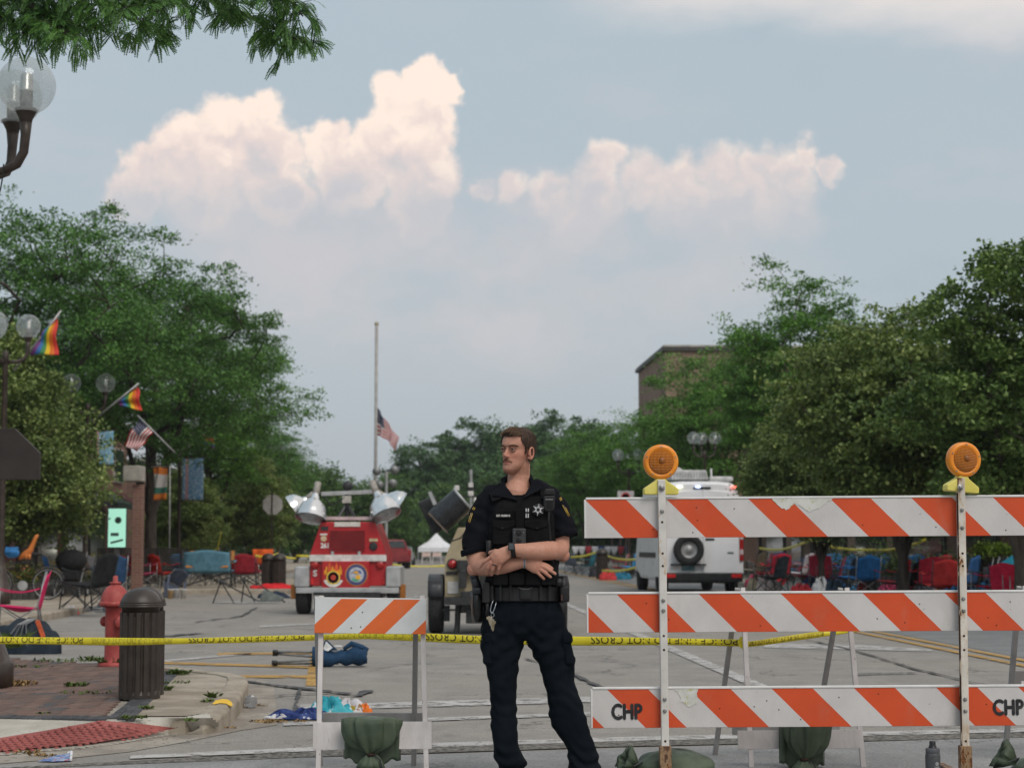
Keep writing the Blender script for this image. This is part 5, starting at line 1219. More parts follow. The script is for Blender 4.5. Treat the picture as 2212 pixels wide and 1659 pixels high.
MB().tube([(X(646), .12, z(1282)), (X(646), .12, .35), (X(646), .12, .25)], .02, 6).build('stabiliser', DKM, rt)
# mast and lamps
for u in (726, 772): MB().tube([L_(749, 1088, .6), L_(u, 1127, .4)], .032, 6).build('mast_leg', DKM, rt)
MB().tube([L_(750, 1130, .6), L_(750, 1068, .6)], .05, 8).build('mast', DKM, rt); MB().box(L_(749, 1079, .55), (.16, .12, .13)).build('mast_head', M('gear_pale', (.42, .40, .36), None, 12, .5), rt, bevel=.01)
MB().beam(L_(694, 1067, .6), L_(806, 1062, .6), .075, .075).build('crossbar', GREYM, rt, bevel=.006); MB().box(L_(751, 1120, .6), (1.0, .7, .06)).build('top_rack', M('rack_pink', (.5, .42, .42), None, 6, .5), rt)
MB().ball(L_(751, 1050, .6), (.10, .08, .10), 10).build('winch_gear', DKM, rt, True); MB().tube([L_(698, 1072, .55), L_(715, 1090, .5), L_(730, 1084, .5), L_(745, 1074, .5)], .014, 5).build('cable', BLK, rt)
def floodlamp(top, mouth, r, nm='floodlight'):
    t_, m_ = Vector(top), Vector(mouth); ax = (m_ - t_); Ln = ax.length
    f_ = MB().lathe([(.05, 0), (.058, Ln * .02), (.058, Ln * .34), (.075, Ln * .38), (.080, Ln * .45), (r * .45, Ln * .50), (r * .80, Ln * .66), (r * .97, Ln * .86), (r, Ln), (r * 1.03, Ln * 1.01), (r * .97, Ln * .985), (r * .76, Ln * .66), (r * .4, Ln * .52)], 32, t_, ax).build(nm, CHR, rt, True)
    MB().lathe([(.052, -.02), (.062, 0), (.062, Ln * .30), (.052, Ln * .31)], 16, t_, ax).build('lamp_neck', M('lamp_neck', (.30, .28, .25), None, 9, .5), f_, True)
    MB().lathe([(r * .95, Ln * .97), (r * .5, Ln * 1.02), (0, Ln * 1.04)], 24, t_, ax).build('lamp_glass', M('lamp_glass', (.30, .32, .33), None, 9, .12, spec=.7), f_, True)
floodlamp(L_(687, 1044, .35), L_(671, 1120, .1), .285); floodlamp(L_(676, 1068, .9), L_(636, 1098, .9), .27)
floodlamp(L_(804, 1042, .35), L_(834, 1113, .1), .285); floodlamp(L_(810, 1060, .9), L_(862, 1092, .95), .27)
rt_children = None
# ---- tan trailer behind the officer
YT = 26.2
tt = thing('light_tower_trailer', 'tan military style light trailer half hidden behind the officer', 'trailer', (Q(1076, HZ, YT).x, YT, 0)); O = tt.location.copy()
TAN = M('trailer_tan', (.36, .30, .19), (.44, .37, .245), 4, .55)
def L_(u, v, dy=0.0): return Q(u, v, YT + dy) - O
z = lambda v: L_(0, v).z; X = lambda u: L_(u, 1200).x
MB().prism([(X(960), z(1290)), (X(1192), z(1290)), (X(1192), z(1206)), (X(1164), z(1139)), (X(988), z(1139)), (X(960), z(1206))], (0, .1, 0), (1, 0, 0), (0, 0, 1), (0, 1, 0), 2.0).build('housing', TAN, tt, bevel=.015)
for u in (977, 1175):
    tl = MB().lathe([(.078, 0), (.078, .045), (.066, .05)], 24, L_(u, 1218) + Vector((0, .1, 0)), (0, -1, 0)).build('tail_light', DKM, tt, True); MB().lathe([(.064, .04), (.058, .058), (0, .066)], 20, L_(u, 1218) + Vector((0, .1, 0)), (0, -1, 0)).build('lens', TLR, tl, True)
MB().box(L_(975, 1238) + Vector((0, .09, 0)), (.16, .02, .045)).build('slot', DKM, tt); MB().box(L_(978, 1269) + Vector((0, .09, 0)), (.155, .015, .17)).build('notice_plate', M('plate_pale', (.42, .42, .40), (.52, .52, .50), 14, .5), tt)
for s_, u in ((-1, 940.5), (1, 1210)):
    MB().grid(lambda a_, b_: Vector((X(u) + (b_ - .5) * .21, .42 - math.cos(a_ * math.pi) * .42, z(1292) + .02 + math.sin(a_ * math.pi) ** .6 * (z(1248) - z(1292)))), 16, 3, .03).build('mudguard', M('mudguard', (.035, .038, .042), None, 9, .5), tt, True); MB().box((X(u), .02, (z(1252) + z(1291)) / 2), (.215, .03, z(1252) - z(1291))).build('mudguard_face', MATS['mudguard'], tt, bevel=.02)
    wheel(tt, (X(u), .40, .385), .385, .205)
MB().box((X(1095), .05, z(1245)), (.75, .3, .62)).build('generator_panel', DKM, tt, bevel=.02)
for k, (u, v, w_, h_) in enumerate(((1010, 1222, .3, .16), (1000, 1250, .10, .25), (1012, 1300, .22, .30), (1030, 1330, .3, .2), (1150, 1320, .3, .3))): MB().box(L_(u, v) + Vector((0, .02 - .03 * k, 0)), (w_, .14, h_)).build('fitting', DKM, tt, bevel=.01)
MB().box((X(1076), .5, z(1297)), (1.5, 1.6, .10)).build('chassis', DKM, tt); MB().box((X(1076), .15, z(1318)), (1.62, .06, .03)).build('axle_bar', GREYM, tt); MB().box(L_(965, 1325) + Vector((0, .1, 0)), (.08, .08, .22)).build('leaf_hanger', DKM, tt); MB().tube([L_(990, 1290), L_(988, 1350), L_(986, 1366)], .04, 6).build('jack_stand', DKM, tt)
def box_lamp(px, dy, dep, mat=DKM):
    c = [L_(u, v, dy) for u, v in px]; f_ = MB().add(c + [p + Vector((0, dep, 0)) for p in c], [(0, 1, 2, 3), (7, 6, 5, 4), (0, 4, 5, 1), (1, 5, 6, 2), (2, 6, 7, 3), (3, 7, 4, 0)]).build('floodlight', mat, tt, bevel=.03)
    return f_
LB_ = M('lamp_black', (.010, .011, .013), (.020, .022, .026), 4, .30, spec=.6); p0, p1 = L_(944, 1127, .1), L_(1001.5, 1077.5, .1); ax_ = p1 - p0; ln_ = ax_.length
b1 = MB().lathe([(.14, -.01), (.19, 0), (.196, .02), (.196, ln_ - .02), (.20, ln_), (.185, ln_ + .005), (.17, ln_ - .05), (0, ln_ - .06)], 36, p0, ax_).build('floodlight', LB_, tt, True); MB().lathe([(.198, ln_ - .03), (.206, ln_ - .02), (.206, ln_), (.198, ln_ + .003)], 36, p0, ax_).build('rim_strip', GREYM, b1, True)
MB().beam(L_(926, 1108, -.12), L_(966, 1150, -.12), .025, .025).build('rim_strip', M('rim_brown', (.12, .09, .07), None, 9, .5), b1)
b2 = box_lamp([(902, 1085), (939, 1069), (955, 1146), (934, 1153)], .25, .35); MB().beam(L_(928, 1062, .1), L_(940, 1090, .1), .075, .05).build('bracket_plate', GREYM, b2)
MB().tube([L_(955, 1120, .2), L_(1040, 1105, .5), L_(1076, 1100, .6)], .03, 8).build('lamp_arm', DKM, tt); MB().tube([L_(1076, 1139, .7), L_(1076, 1060, .7)], .05, 8).build('mast', DKM, tt)
MB().tube([L_(1018, 1110, -.1), L_(1012, 1140, -.1), L_(995, 1162, -.1), L_(978, 1168, -.1), L_(962, 1160, -.1)], .011, 6).build('cable', BLK, tt)
# ---- far light mast and aerial mast
def far_mast(label, u, Y, v_top, kind):
    t = thing('lamp_mast', label, 'mast', at(u, Y, 0)); O = t.location; zt = Q(u, v_top, Y).z
    MB().tube([(0, 0, 0), (0, 0, zt)], .05, 8).build('mast', GREYM, t)
    if kind == 'lamps':
        for du, dv in ((-20, 0), (18, -3), (-14, 30), (14, 26)):
            p = Q(u + du, v_top + dv, Y) - O; l_ = MB().lathe([(.03, -.14), (.06, -.11), (.13, -.03), (.15, 0), (0, .02)], 18, p, (0, -1, -.3)).build('lamp_head', M('lamp_dull', (.26, .27, .27), None, 5, .5, metal=.3), t, True); MB().tube([p + Vector((0, .1, 0)), (0, 0, p.z)], .02, 6).build('arm', DKM, l_)
    else:
        for i, (du, dv, w_, h_, m_) in enumerate(((0, 20, .12, .35, TLR), (0, 34, .26, .18, WHS), (0, 42, .26, .16, DKM), (0, 52, .28, .2, WHS), (-30, 40, .26, .2, WHS), (38, 50, .36, .25, WHS), (10, 66, .2, .2, WHS))):
            MB().box(Q(u + du, v_top + dv, Y) - O, (w_ * .62, w_ * .62, h_ * .8)).build('equipment_box', m_, t, bevel=.02)
        MB().beam(Q(u - 32, v_top + 58, Y) - O, Q(u + 40, v_top + 58, Y) - O, .05, .05).build('crossarm', DKM, t)
    return t
far_mast('far light mast with round silver lamps behind the red trailer', 834, 62, 1018, 'lamps'); far_mast('aerial mast with white and red boxes behind the tan trailer', 1017, 60, 1014, 'aerial')
# ================================================================== the white van
VY = 47.6
van = thing('van', 'white high-roof panel van with rear spare wheel and roof equipment', 'van', (Q(1517, HZ, VY).x, VY, 0), ST + R(1.0)); van.scale = (1.06, 1.0, 1.075)
VW = M('van_white', (.76, .76, .77), (.82, .82, .83), 2, .35, spec=.5); VB = M('van_black', (.014, .015, .016), None, 8, .5); VG = M('van_glass', (.05, .06, .065), (.08, .09, .095), 3, .1, spec=.7)
# body by cross-sections along its length (y forward)
def vsec(y, w, zt, zb, tuck, crown):
    """half outline from floor to roof centre"""
    h = zt - zb; return [(w * .97, zb), (w, zb + .12), (w, zb + h * .40), (w * .985, zb + h * .55), (w * (1 - tuck * .55), zb + h * .80), (w * (1 - tuck), zb + h * .93), (w * (1 - tuck) * .86, zt - crown * .35), (w * .45, zt - crown * .05), (0, zt)]
secs = [(-.02, .96, 2.58, .42, .11, .12), (.06, .985, 2.66, .34, .10, .10), (.5, .99, 2.70, .32, .095, .10), (2.5, .99, 2.72, .32, .095, .10), (4.2, .99, 2.70, .32, .10, .10), (4.9, .98, 2.40, .40, .14, .12), (5.35, .96, 1.62, .40, .10, .1), (5.8, .90, 1.25, .38, .06, .08), (5.95, .82, 1.0, .40, .06, .06)]
b = MB(); n = 9; rows = []
for (y, w, zt, zb, tk, cr) in secs:
    hs = vsec(y, w, zt, zb, tk, cr); full = [(x, z_) for x, z_ in hs] + [(-x, z_) for x, z_ in reversed(hs[:-1])]; rows.append([(x, y, z_) for x, z_ in full])
m_ = len(rows[0]); vs = [p for r in rows for p in r]
fs = [(i * m_ + j, i * m_ + j + 1, (i + 1) * m_ + j + 1, (i + 1) * m_ + j) for i in range(len(rows) - 1) for j in range(m_ - 1)] + [(i * m_, (i + 1) * m_, (i + 1) * m_ + m_ - 1, i * m_ + m_ - 1) for i in range(len(rows) - 1)]
fs += [tuple(range(m_)), tuple((len(rows) - 1) * m_ + j for j in range(m_ - 1, -1, -1))]
b.add(vs, fs).build('body', VW, van, bevel=.03)
for s_ in (-1, 1):
    dr = MB().prism([(.02, .50), (.90, .50), (.90, 1.4), (.83, 2.15), (.76, 2.42), (.02, 2.48)], (0, -.045, 0), (s_, 0, 0), (0, 0, 1), (0, 1, 0), .035).build('rear_door', VW, van, bevel=.012)
    MB().prism([(.10, 1.62), (.76, 1.62), (.72, 2.10), (.66, 2.2), (.10, 2.22)], (0, -.058, 0), (s_, 0, 0), (0, 0, 1), (0, 1, 0), .02).build('blanked_window', M('van_panel', (.72, .72, .73), None, 3, .3, spec=.5), dr, bevel=.02)
    tl = MB().box((s_ * .945, -.02, 1.18), (.10, .10, .78)).build('tail_light', TLR, van, bevel=.015)
    for zz in (1.36, 1.0): MB().box((s_ * .945, -.073, zz), (.085, .01, .12)).build('clear_segment', M('lens_clear', (.5, .42, .42), None, 9, .2), tl)
    MB().box((s_ * .80, -.165, .44), (.24, .03, .09)).build('rear_reflector', M('reflector_red', (.5, .02, .02), None, 9, .3), van)
    for y, r_ in ((.95, .345), (4.75, .345)): wheel(van, (s_ * .86, y, .345), .345, .24, VB)
    sw = MB().box((s_ * .978, 2.1, 1.75), (.03, 3.4, .62), (0, s_ * -.06, 0)).build('side_window', VG, van, bevel=.03); MB().box((s_ * .955, 4.55, 1.72), (.03, .8, .55), (0, s_ * -.06, 0)).build('cab_window', VG, van, bevel=.03)
    MB().box((s_ * .995, 2.7, .92), (.02, 3.2, .13)).build('side_moulding', VB, van, bevel=.008); MB().box((s_ * 1.10, 4.95, 1.55), (.16, .1, .32)).build('door_mirror', VB, van, bevel=.03)
MB().box((0, -.075, .40), (1.92, .16, .22)).build('rear_bumper', VB, van, bevel=.03); MB().box((0, 1.0, .34), (1.5, 1.6, .16)).build('underbody', VB, van)
sp_ = MB().lathe([(.20, -.11), (.33, -.115), (.365, -.07), (.365, .07), (.33, .11), (.20, .10), (.19, .02), (.20, -.11)], 36, (-.36, -.19, 1.05), (0, -1, 0)).build('spare_wheel', BLK, van, True)
MB().lathe([(0, .06), (.055, .065), (.065, .045), (.11, .05), (.155, .02), (.175, .065), (.205, .075), (.205, -.05), (0, -.05)], 32, (-.36, -.19, 1.05), (0, -1, 0)).build('rim', M('rim_grey', (.30, .30, .30), (.38, .38, .38), 5, .45, metal=.3), sp_, True); MB().box((-.36, -.12, .70), (.85, .12, .04)).build('wheel_carrier', VB, sp_)
MB().box((-.36, -.07, .62), (.32, .02, .12)).build('number_plate', M('plate_teal', (.05, .16, .20), (.25, .35, .36), 14, .5), van); MB().lathe([(.03, 0), (.03, .01), (0, .01)], 12, (.58, -.05, 1.42), (0, -1, 0)).build('door_lock', VB, van); MB().box((.18, -.055, 1.30), (.22, .02, .05)).build('door_handle', VB, van, bevel=.01); MB().box((.68, -.05, .98), (.15, .01, .04)).build('model_badge', M('badge_green', (.10, .14, .12), None, 9, .5), van)
MB().box((0, -.03, 2.52), (.42, .03, .05)).build('high_brake_light', VB, van)
ac = MB().box((-.18, 1.2, 2.86), (.92, .9, .24), taper=.93).build('roof_air_unit', M('roof_white', (.46, .46, .45), None, 6, .5), van, bevel=.03)
for k in range(12): MB().box((-.56 + k * .07, .745, 2.85), (.012, .02, .16)).build('louvre', M('louvre_grey', (.25, .25, .25), None, 6, .5), ac)
MB().ball((-.5, 1.7, 2.95), (.32, .32, .16), 18).build('roof_dome', MATS['roof_white'], van, True); MB().box((.62, 1.0, 2.76), (.6, .4, .14)).build('light_bar', MATS['roof_white'], van, bevel=.05); MB().tube([(.38, .9, 2.68), (.38, .9, 3.02)], .025, 6).build('aerial', VW, van)
for x_, c_ in ((-.55, (.95, .95, .6)), (-.10, (.45, .55, 1.0)), (.78, (1.0, .12, .08))): MB().ball((x_, -.06, 2.545), (.07, .03, .025), 12).build('flashing_lamp', glow('lamp_%d' % int(100 * c_[2]), c_, 3.5), van, True)
# ---- white canopy tent, far red pickup and a lit headlamp at the end of the street
te = thing('canopy_tent', 'white peaked canopy tent at the end of the street', 'tent', at(943, 132, 0)); w = 1.25; zt_, ze = 2.15, 1.12
z_e = Q(0, 1182, 132).z; z_p = Q(0, 1151, 132).z
MB().add([(-w, -w, z_e), (w, -w, z_e), (w, w, z_e), (-w, w, z_e), (0, 0, z_p), (-w, -w, z_e - .32), (w, -w, z_e - .32), (w, w, z_e - .32), (-w, w, z_e - .32), (-w * .45, -w * .45, z_e + (z_p - z_e) * .42), (w * .45, -w * .45, z_e + (z_p - z_e) * .42), (w * .45, w * .45, z_e + (z_p - z_e) * .42), (-w * .45, w * .45, z_e + (z_p - z_e) * .42)],
         [(0, 1, 10, 9), (1, 2, 11, 10), (2, 3, 12, 11), (3, 0, 9, 12), (9, 10, 4), (10, 11, 4), (11, 12, 4), (12, 9, 4), (0, 5, 6, 1), (1, 6, 7, 2), (2, 7, 8, 3), (3, 8, 5, 0)]).build('canopy', M('tent_white', (.70, .71, .74), (.78, .79, .82), 3, .7), te)
for x_ in (-1, 1):
    for y_ in (-1, 1): MB().tube([(x_ * w, y_ * w, 0), (x_ * w, y_ * w, z_e)], .03, 6).build('leg', GREYM, te)
for u, v, c_, nm, lab in ((921, 1202, (.62, .34, .28), 'folding_barricade', 'small pink and white barricade under the left side of the tent'), (944, 1202, (.62, .36, .30), 'folding_barricade', 'small pink and white barricade in the middle below the tent')):
    t = thing(nm, lab, 'barricade', at(u, 128, 0)); MB().box((0, 0, .62), (.62, .03, .28)).build('panel', M('far_board_%d' % u, c_, (.7, .62, .58), 9, .6), t)
    for s_ in (-1, 1): MB().tube([(s_ * .25, 0, .6), (s_ * .3, -.15, 0)], .025, 5).build('leg', WOODW, t); MB().tube([(s_ * .25, 0, .6), (s_ * .3, .15, 0)], .025, 5).build('leg', WOODW, t)
pk = thing('pickup_truck', 'red vehicle parked far behind the red trailer', 'vehicle', at(852, 100, 0), R(8)); RP = M('pickup_red', (.25, .035, .04), None, 3, .4)
MB().prism([(-.9, .35), (.9, .35), (.92, 1.0), (.70, 1.12), (.55, 1.55), (-.55, 1.55), (-.70, 1.12), (-.92, 1.0)], (0, 0, 0), (1, 0, 0), (0, 0, 1), (0, 1, 0), 4.2).build('body', RP, pk, bevel=.08); MB().prism([(-.6, 1.12), (.6, 1.12), (.48, 1.48), (-.48, 1.48)], (0, -.02, 0), (1, 0, 0), (0, 0, 1), (0, 1, 0), .03).build('rear_window', VG, pk)
for s_ in (-1, 1):
    for y in (.7, 3.4): wheel(pk, (s_ * .8, y, .33), .33, .22)
    MB().box((s_ * .82, -.02, .85), (.14, .04, .2)).build('tail_light', TLR, pk)
mc = thing('service_cart', 'small far vehicle with one bright headlamp left of the tent', 'vehicle', at(878, 118, 0)); MB().box((0, 0, .55), (1.0, 1.6, .5), taper=.9).build('body', M('cart_grey', (.2, .2, .2), None, 5, .5), mc, bevel=.06); MB().box((0, .2, .98), (.7, .8, .4), taper=.8).build('cab', VG, mc, bevel=.05); MB().ball((-.10, -.83, .93), .16, 14).build('headlamp', glow('headlamp', (1.0, .98, .80), 6.0), mc, True)
for s_ in (-1, 1):
    for y in (-.5, .6): wheel(mc, (s_ * .45, y, .25), .25, .16, n=14)

# ================================================================== the police officer
PY = 9.70
pe = thing('person', 'police officer in dark uniform and vest standing with folded arms, looking left', 'person', (Q(1150, HZ, PY).x, PY, .004)); PO = pe.location.copy()
def W(u, v, dy=0.0): return Q(u, v, PY + dy) - PO
PX = PY / F                                   # metres per picture unit at the officer
def loft(rows, n=40, p=.85, mb=None):
    """rows: (v, uL, uR, depth_front, depth_back[, v_tilt]) -> closed body of rounded sections"""
    mb = mb or MB(); vs = []
    for r in rows:
        v, ul, ur, df, db = r[:5]; tilt = r[5] if len(r) > 5 else 0.0
        L0, R0 = W(ul, v), W(ur, v); cx_, hw, z = (L0.x + R0.x) / 2, (R0.x - L0.x) / 2, L0.z; cy_, hd = (db + df) / 2, (db - df) / 2
        for j in range(n):
            t = 2 * math.pi * j / n; c, s = math.cos(t), math.sin(t)
            x = math.copysign(abs(c) ** p, c); y = math.copysign(abs(s) ** p, s)
            vs.append((cx_ + hw * x, cy_ + hd * y, z + tilt * PX * x))
    k = len(rows); fs = [(i * n + j, (i + 1) * n + j, (i + 1) * n + (j + 1) % n, i * n + (j + 1) % n) for i in range(k - 1) for j in range(n)]
    fs += [tuple(range(n)), tuple((k - 1) * n + j for j in range(n - 1, -1, -1))]
    return mb.add(vs, fs)
def dense(rows, per=3):
    out_ = []
    for a_, b_ in zip(rows[:-1], rows[1:]):
        for k in range(per):
            f = k / per; out_.append(tuple(x + (y - x) * f for x, y in zip(a_, b_)))
    return out_ + [rows[-1]]
def garment(name, mb, voxel, mat, parent, wrinkle=None, smooth_it=8, label=None):
    V, Fs = remeshed(mb, voxel, smooth_it)
    if wrinkle is not None:
        me0 = bpy.data.meshes.new('t'); me0.from_pydata(V.tolist(), [], Fs); nr = np.empty(len(V) * 3, np.float32); me0.vertices.foreach_get('normal', nr); bpy.data.meshes.remove(me0)
        V = V + nr.reshape(-1, 3) * wrinkle(V)[:, None]
    b = MB(); b.v = [tuple(p) for p in V]; b.f = Fs; b.m = [0] * len(Fs)
    return b.build(name, mat, parent, True, label=label)
NAVY = M('uniform_navy', (.0060, .0066, .0092), (.0092, .0100, .0138), 7, .9, bump=.25, bscale=420, spec=.08)
TROU = M('trouser_navy', (.0042, .0066, .0098), (.0072, .0106, .0148), 5, .92, bump=.3, bscale=380, spec=.08)
VEST = M('vest_black', (.0060, .0060, .0068), (.0100, .0100, .0110), 9, .88, bump=.35, bscale=300, spec=.12)
LEATH = M('gear_black', (.006, .006, .007), (.012, .012, .013), 14, .45, bump=.25, bscale=120, spec=.4)
BOOT = M('boot_black', (.006, .006, .006), (.014, .014, .014), 12, .4, spec=.4)
# --- skin: one material, its tones read from a colour attribute written on the body
if True:
    m, t, p, out = new_mat('skin'); at_ = t.node('ShaderNodeAttribute'); at_.attribute_name = 'tone'; c = coords(t)
    n = t.noise(c, 55, 4, .6); fr_ = t.noise(c, 300, 3, .6)
    cc = t.mix(t.ramp(n, .35, .7, 0, .30), at_.outputs['Color'], (.38, .135, .085)); cc = t.mix(t.ramp(fr_, .55, .75, 0, .10), cc, (.18, .08, .05)); t.link(cc, p.inputs['Base Color'])
    p.inputs['Roughness'].default_value = .52; p.inputs['Specular IOR Level'].default_value = .35; p.inputs['Subsurface Weight'].default_value = .10; p.inputs['Subsurface Radius'].default_value = (.01, .004, .002)
    bp = t.node('ShaderNodeBump'); bp.inputs['Strength'].default_value = .30; bp.inputs['Distance'].default_value = .004; t.link(t.math('ADD', t.noise(c, 130, 4, .7), t.math('MULTIPLY', n, .8)), bp.inputs['Height']); t.link(bp.outputs[0], p.inputs['Normal']); MATS['skin'] = m
SKIN = MATS['skin']
# --- body (head, neck, trunk, arms, hands, legs) as one continuous skin
HO = Vector(W(1116, 1023)); HO.y = -.012; HROT = R(-37); HS = .985
HM = Matrix.Rotation(HROT, 4, 'Z') @ Matrix.Rotation(R(2), 4, 'Y')
def hd(x, y, z): return HO + HM @ Vector((x * HS, y * HS, z * HS))
hrows = [(-.004, -.078, -.030, .020), (.004, -.092, -.014, .030), (.018, -.0985, -.002, .041), (.034, -.0955, .012, .0485), (.052, -.0925, .032, .0535), (.072, -.092, .058, .0570), (.092, -.0905, .080, .0625), (.112, -.088, .091, .0665), (.128, -.086, .097, .0695), (.145, -.0935, .099, .073), (.160, -.094, .100, .0755), (.178, -.0885, .098, .0745), (.196, -.077, .091, .070), (.210, -.061, .079, .062), (.222, -.044, .060, .051), (.230, -.022, .042, .034), (.234, -.002, .022, .014)]
def head_shell(off=0.0, n=44, rows=hrows):
    vs = []
    for z, f, bk, hw in rows:
        cy_, hdp = (f + bk) / 2, (bk - f) / 2
        for j in range(n):
            t = 2 * math.pi * j / n; c, s = math.cos(t), math.sin(t)
            e = .98 if s < 0 else .90
            x = math.copysign(abs(c) ** (.96 if s < 0 else .88), c) * (hw + off); y = cy_ + math.copysign(abs(s) ** e, s) * (hdp + off)
            vs.append((x, y, z + off * (1 if z > .15 else 0)))
    k = len(rows); fs = [(i * n + j, i * n + (j + 1) % n, (i + 1) * n + (j + 1) % n, (i + 1) * n + j) for i in range(k - 1) for j in range(n)] + [tuple(range(n - 1, -1, -1)), tuple((k - 1) * n + j for j in range(n))]
    return vs, fs
bd = MB(); vs, fs = head_shell(); bd.add([hd(*p) for p in vs], fs)
# nose: bridge, tip and wings
nose = []
for z, y, w, h in ((.140, -.091, .0075, .008), (.125, -.096, .0085, .014), (.110, -.105, .010, .020), (.098, -.113, .0125, .025), (.090, -.114, .0145, .026), (.083, -.107, .0135, .018), (.080, -.098, .010, .010)):
    nose.append((z, y, w, h))
vs = []; n = 14
for z, y, w, h in nose:
    for j in range(n): t = 2 * math.pi * j / n; vs.append(hd(w * math.cos(t), y + h * .5 + h * .62 * math.sin(t), z))
bd.add(vs, [(i * n + j, (i + 1) * n + j, (i + 1) * n + (j + 1) % n, i * n + (j + 1) % n) for i in range(len(nose) - 1) for j in range(n)] + [tuple(range(n)), tuple((len(nose) - 1) * n + j for j in range(n - 1, -1, -1))])
for s_ in (-1, 1):
    bd.ball(hd(s_ * .0135, -.100, .087), .0085 * HS, 10)
    # ear: a shallow shell with a rolled rim
    ear = []
    for k in range(15):
        a_ = R(-100 + k * 300 / 14); rr_ = (.0175, .030); ear.append(hd(s_ * (.0755 + .010 * math.sin(k / 14 * math.pi) + .004), .010 + .016 * math.cos(a_), .108 + .031 * math.sin(a_)))
    bd.tube(ear, .0052 * HS, 8); bd.ball(hd(s_ * .0780, .010, .108), (.0062, .0180, .0330), 16)
    bd.ball(hd(s_ * .0755, .002, .083), .0085, 10)
bd.tube([hd(0, .016, -.085), hd(0, .018, -.03), hd(0, .022, .03), hd(0, .022, .07)], [(.066, .064), (.058, .058), (.057, .060), (.054, .058)], 28)
bd.tube([W(1112, 1090, -.01), W(1114, 1062, -.012), hd(0, .014, -.06)], [.085, .075, .062], 28)
bd.tube([W(1124, 1290, .0), W(1124, 1200, .0), W(1124, 1120, .0), W(1118, 1085, 0)], [(.14, .085), (.15, .10), (.155, .10), (.10, .07)], 24)
for s_, u in ((-1, 1054), (1, 1188)): bd.tube([W(1118, 1100, 0), W(u, 1098, 0)], [.065, .048], 16)
for hip, knee, foot in (((1092, 1330), (1089, 1480), (1100, 1680)), ((1172, 1330), (1212, 1480), (1264, 1680))): bd.tube([W(1124, 1290), W(*hip), W(*knee), W((1088, 1238)[hip[0] > 1100], 1575), W(*foot)], [.11, .085, .050, .038, .036], 14)
# his right arm (picture left): hangs, then folds across below
bd.tube([W(1052, 1100, 0), W(1036, 1135, -.01), W(1029, 1175, -.025), W(1029, 1200, -.04), W(1033, 1220, -.062)], [.050, .052, .054, .0535, .050], 20)
bd.tube([W(1031, 1222, -.058), W(1050, 1224, -.110), W(1075, 1223, -.160), W(1102, 1219, -.185), W(1124, 1215, -.195), W(1136, 1214, -.198)], [.048, .050, .047, .038, .030, .0285], 20)
bd.ball(W(1025, 1229, -.06), .040, 14)
# his left arm (picture right): forearm lies on top
bd.tube([W(1190, 1100, 0), W(1204, 1125, -.015), W(1210, 1155, -.035), W(1211, 1180, -.055), W(1208, 1192, -.085)], [.048, .048, .048, .047, .047], 20)
bd.tube([W(1209, 1190, -.075), W(1190, 1189, -.150), W(1165, 1190, -.205), W(1135, 1190, -.230), W(1110, 1188, -.235), W(1098, 1190, -.234)], [.047, .050, .047, .040, .0325, .030], 20)
bd.ball(W(1216, 1199, -.07), .036, 14)
def palm(mb, pts, rad):
    mb.tube(pts, rad, 16)
# his left hand: over the right forearm, fingers hooked down
palm(bd, [W(1100, 1190, -.236), W(1090, 1196, -.243), W(1076, 1204, -.247), W(1066, 1211, -.240)], [(.030, .022), (.036, .021), (.040, .020), (.036, .017)])
for pts, r in (([(1068, 1203, -.236), (1057, 1205, -.236), (1046, 1213, -.228), (1036, 1225, -.205)], .0098), ([(1069, 1208, -.240), (1060, 1215, -.243), (1054, 1226, -.235), (1051, 1239, -.205)], .0100), ([(1074, 1212, -.242), (1068, 1219, -.246), (1064, 1229, -.238), (1062, 1241, -.208)], .0097), ([(1083, 1212, -.240), (1080, 1220, -.243), (1077, 1229, -.236), (1075, 1239, -.212)], .0088), ([(1088, 1192, -.225), (1070, 1190, -.205), (1058, 1194, -.180)], .0110)):
    bd.tube([W(*q) for q in pts], [r * 1.12, r * 1.05, r, r * .84][:len(pts)], 12); bd.ball(W(*pts[-1]), r * .86, 10); bd.ball(W(*pts[1]), r * 1.12, 10)
# his right hand: comes out under the left forearm, fingers spread on the vest
palm(bd, [W(1134, 1214, -.198), W(1144, 1217, -.200), W(1156, 1222, -.202), W(1166, 1226, -.198)], [(.0275, .021), (.034, .020), (.039, .019), (.036, .016)])
for pts, r in (([(1164, 1216, -.196), (1174, 1218, -.196), (1184, 1222, -.192), (1193, 1228, -.184)], .0092), ([(1165, 1221, -.200), (1176, 1225, -.206), (1188, 1232, -.202), (1199, 1239, -.192)], .0098), ([(1162, 1227, -.200), (1171, 1232, -.206), (1180, 1239, -.202), (1189, 1246, -.192)], .0097), ([(1155, 1230, -.197), (1161, 1236, -.202), (1168, 1243, -.199), (1175, 1250, -.190)], .0088), ([(1142, 1210, -.19), (1152, 1203, -.185), (1163, 1200, -.180)], .0110)):
    bd.tube([W(*q) for q in pts], [r * 1.12, r * 1.05, r, r * .84][:len(pts)], 12); bd.ball(W(*pts[-1]), r * .86, 10); bd.ball(W(*pts[1]), r * 1.12, 10)
V, Fs = remeshed(bd, .0030, 3, .45)
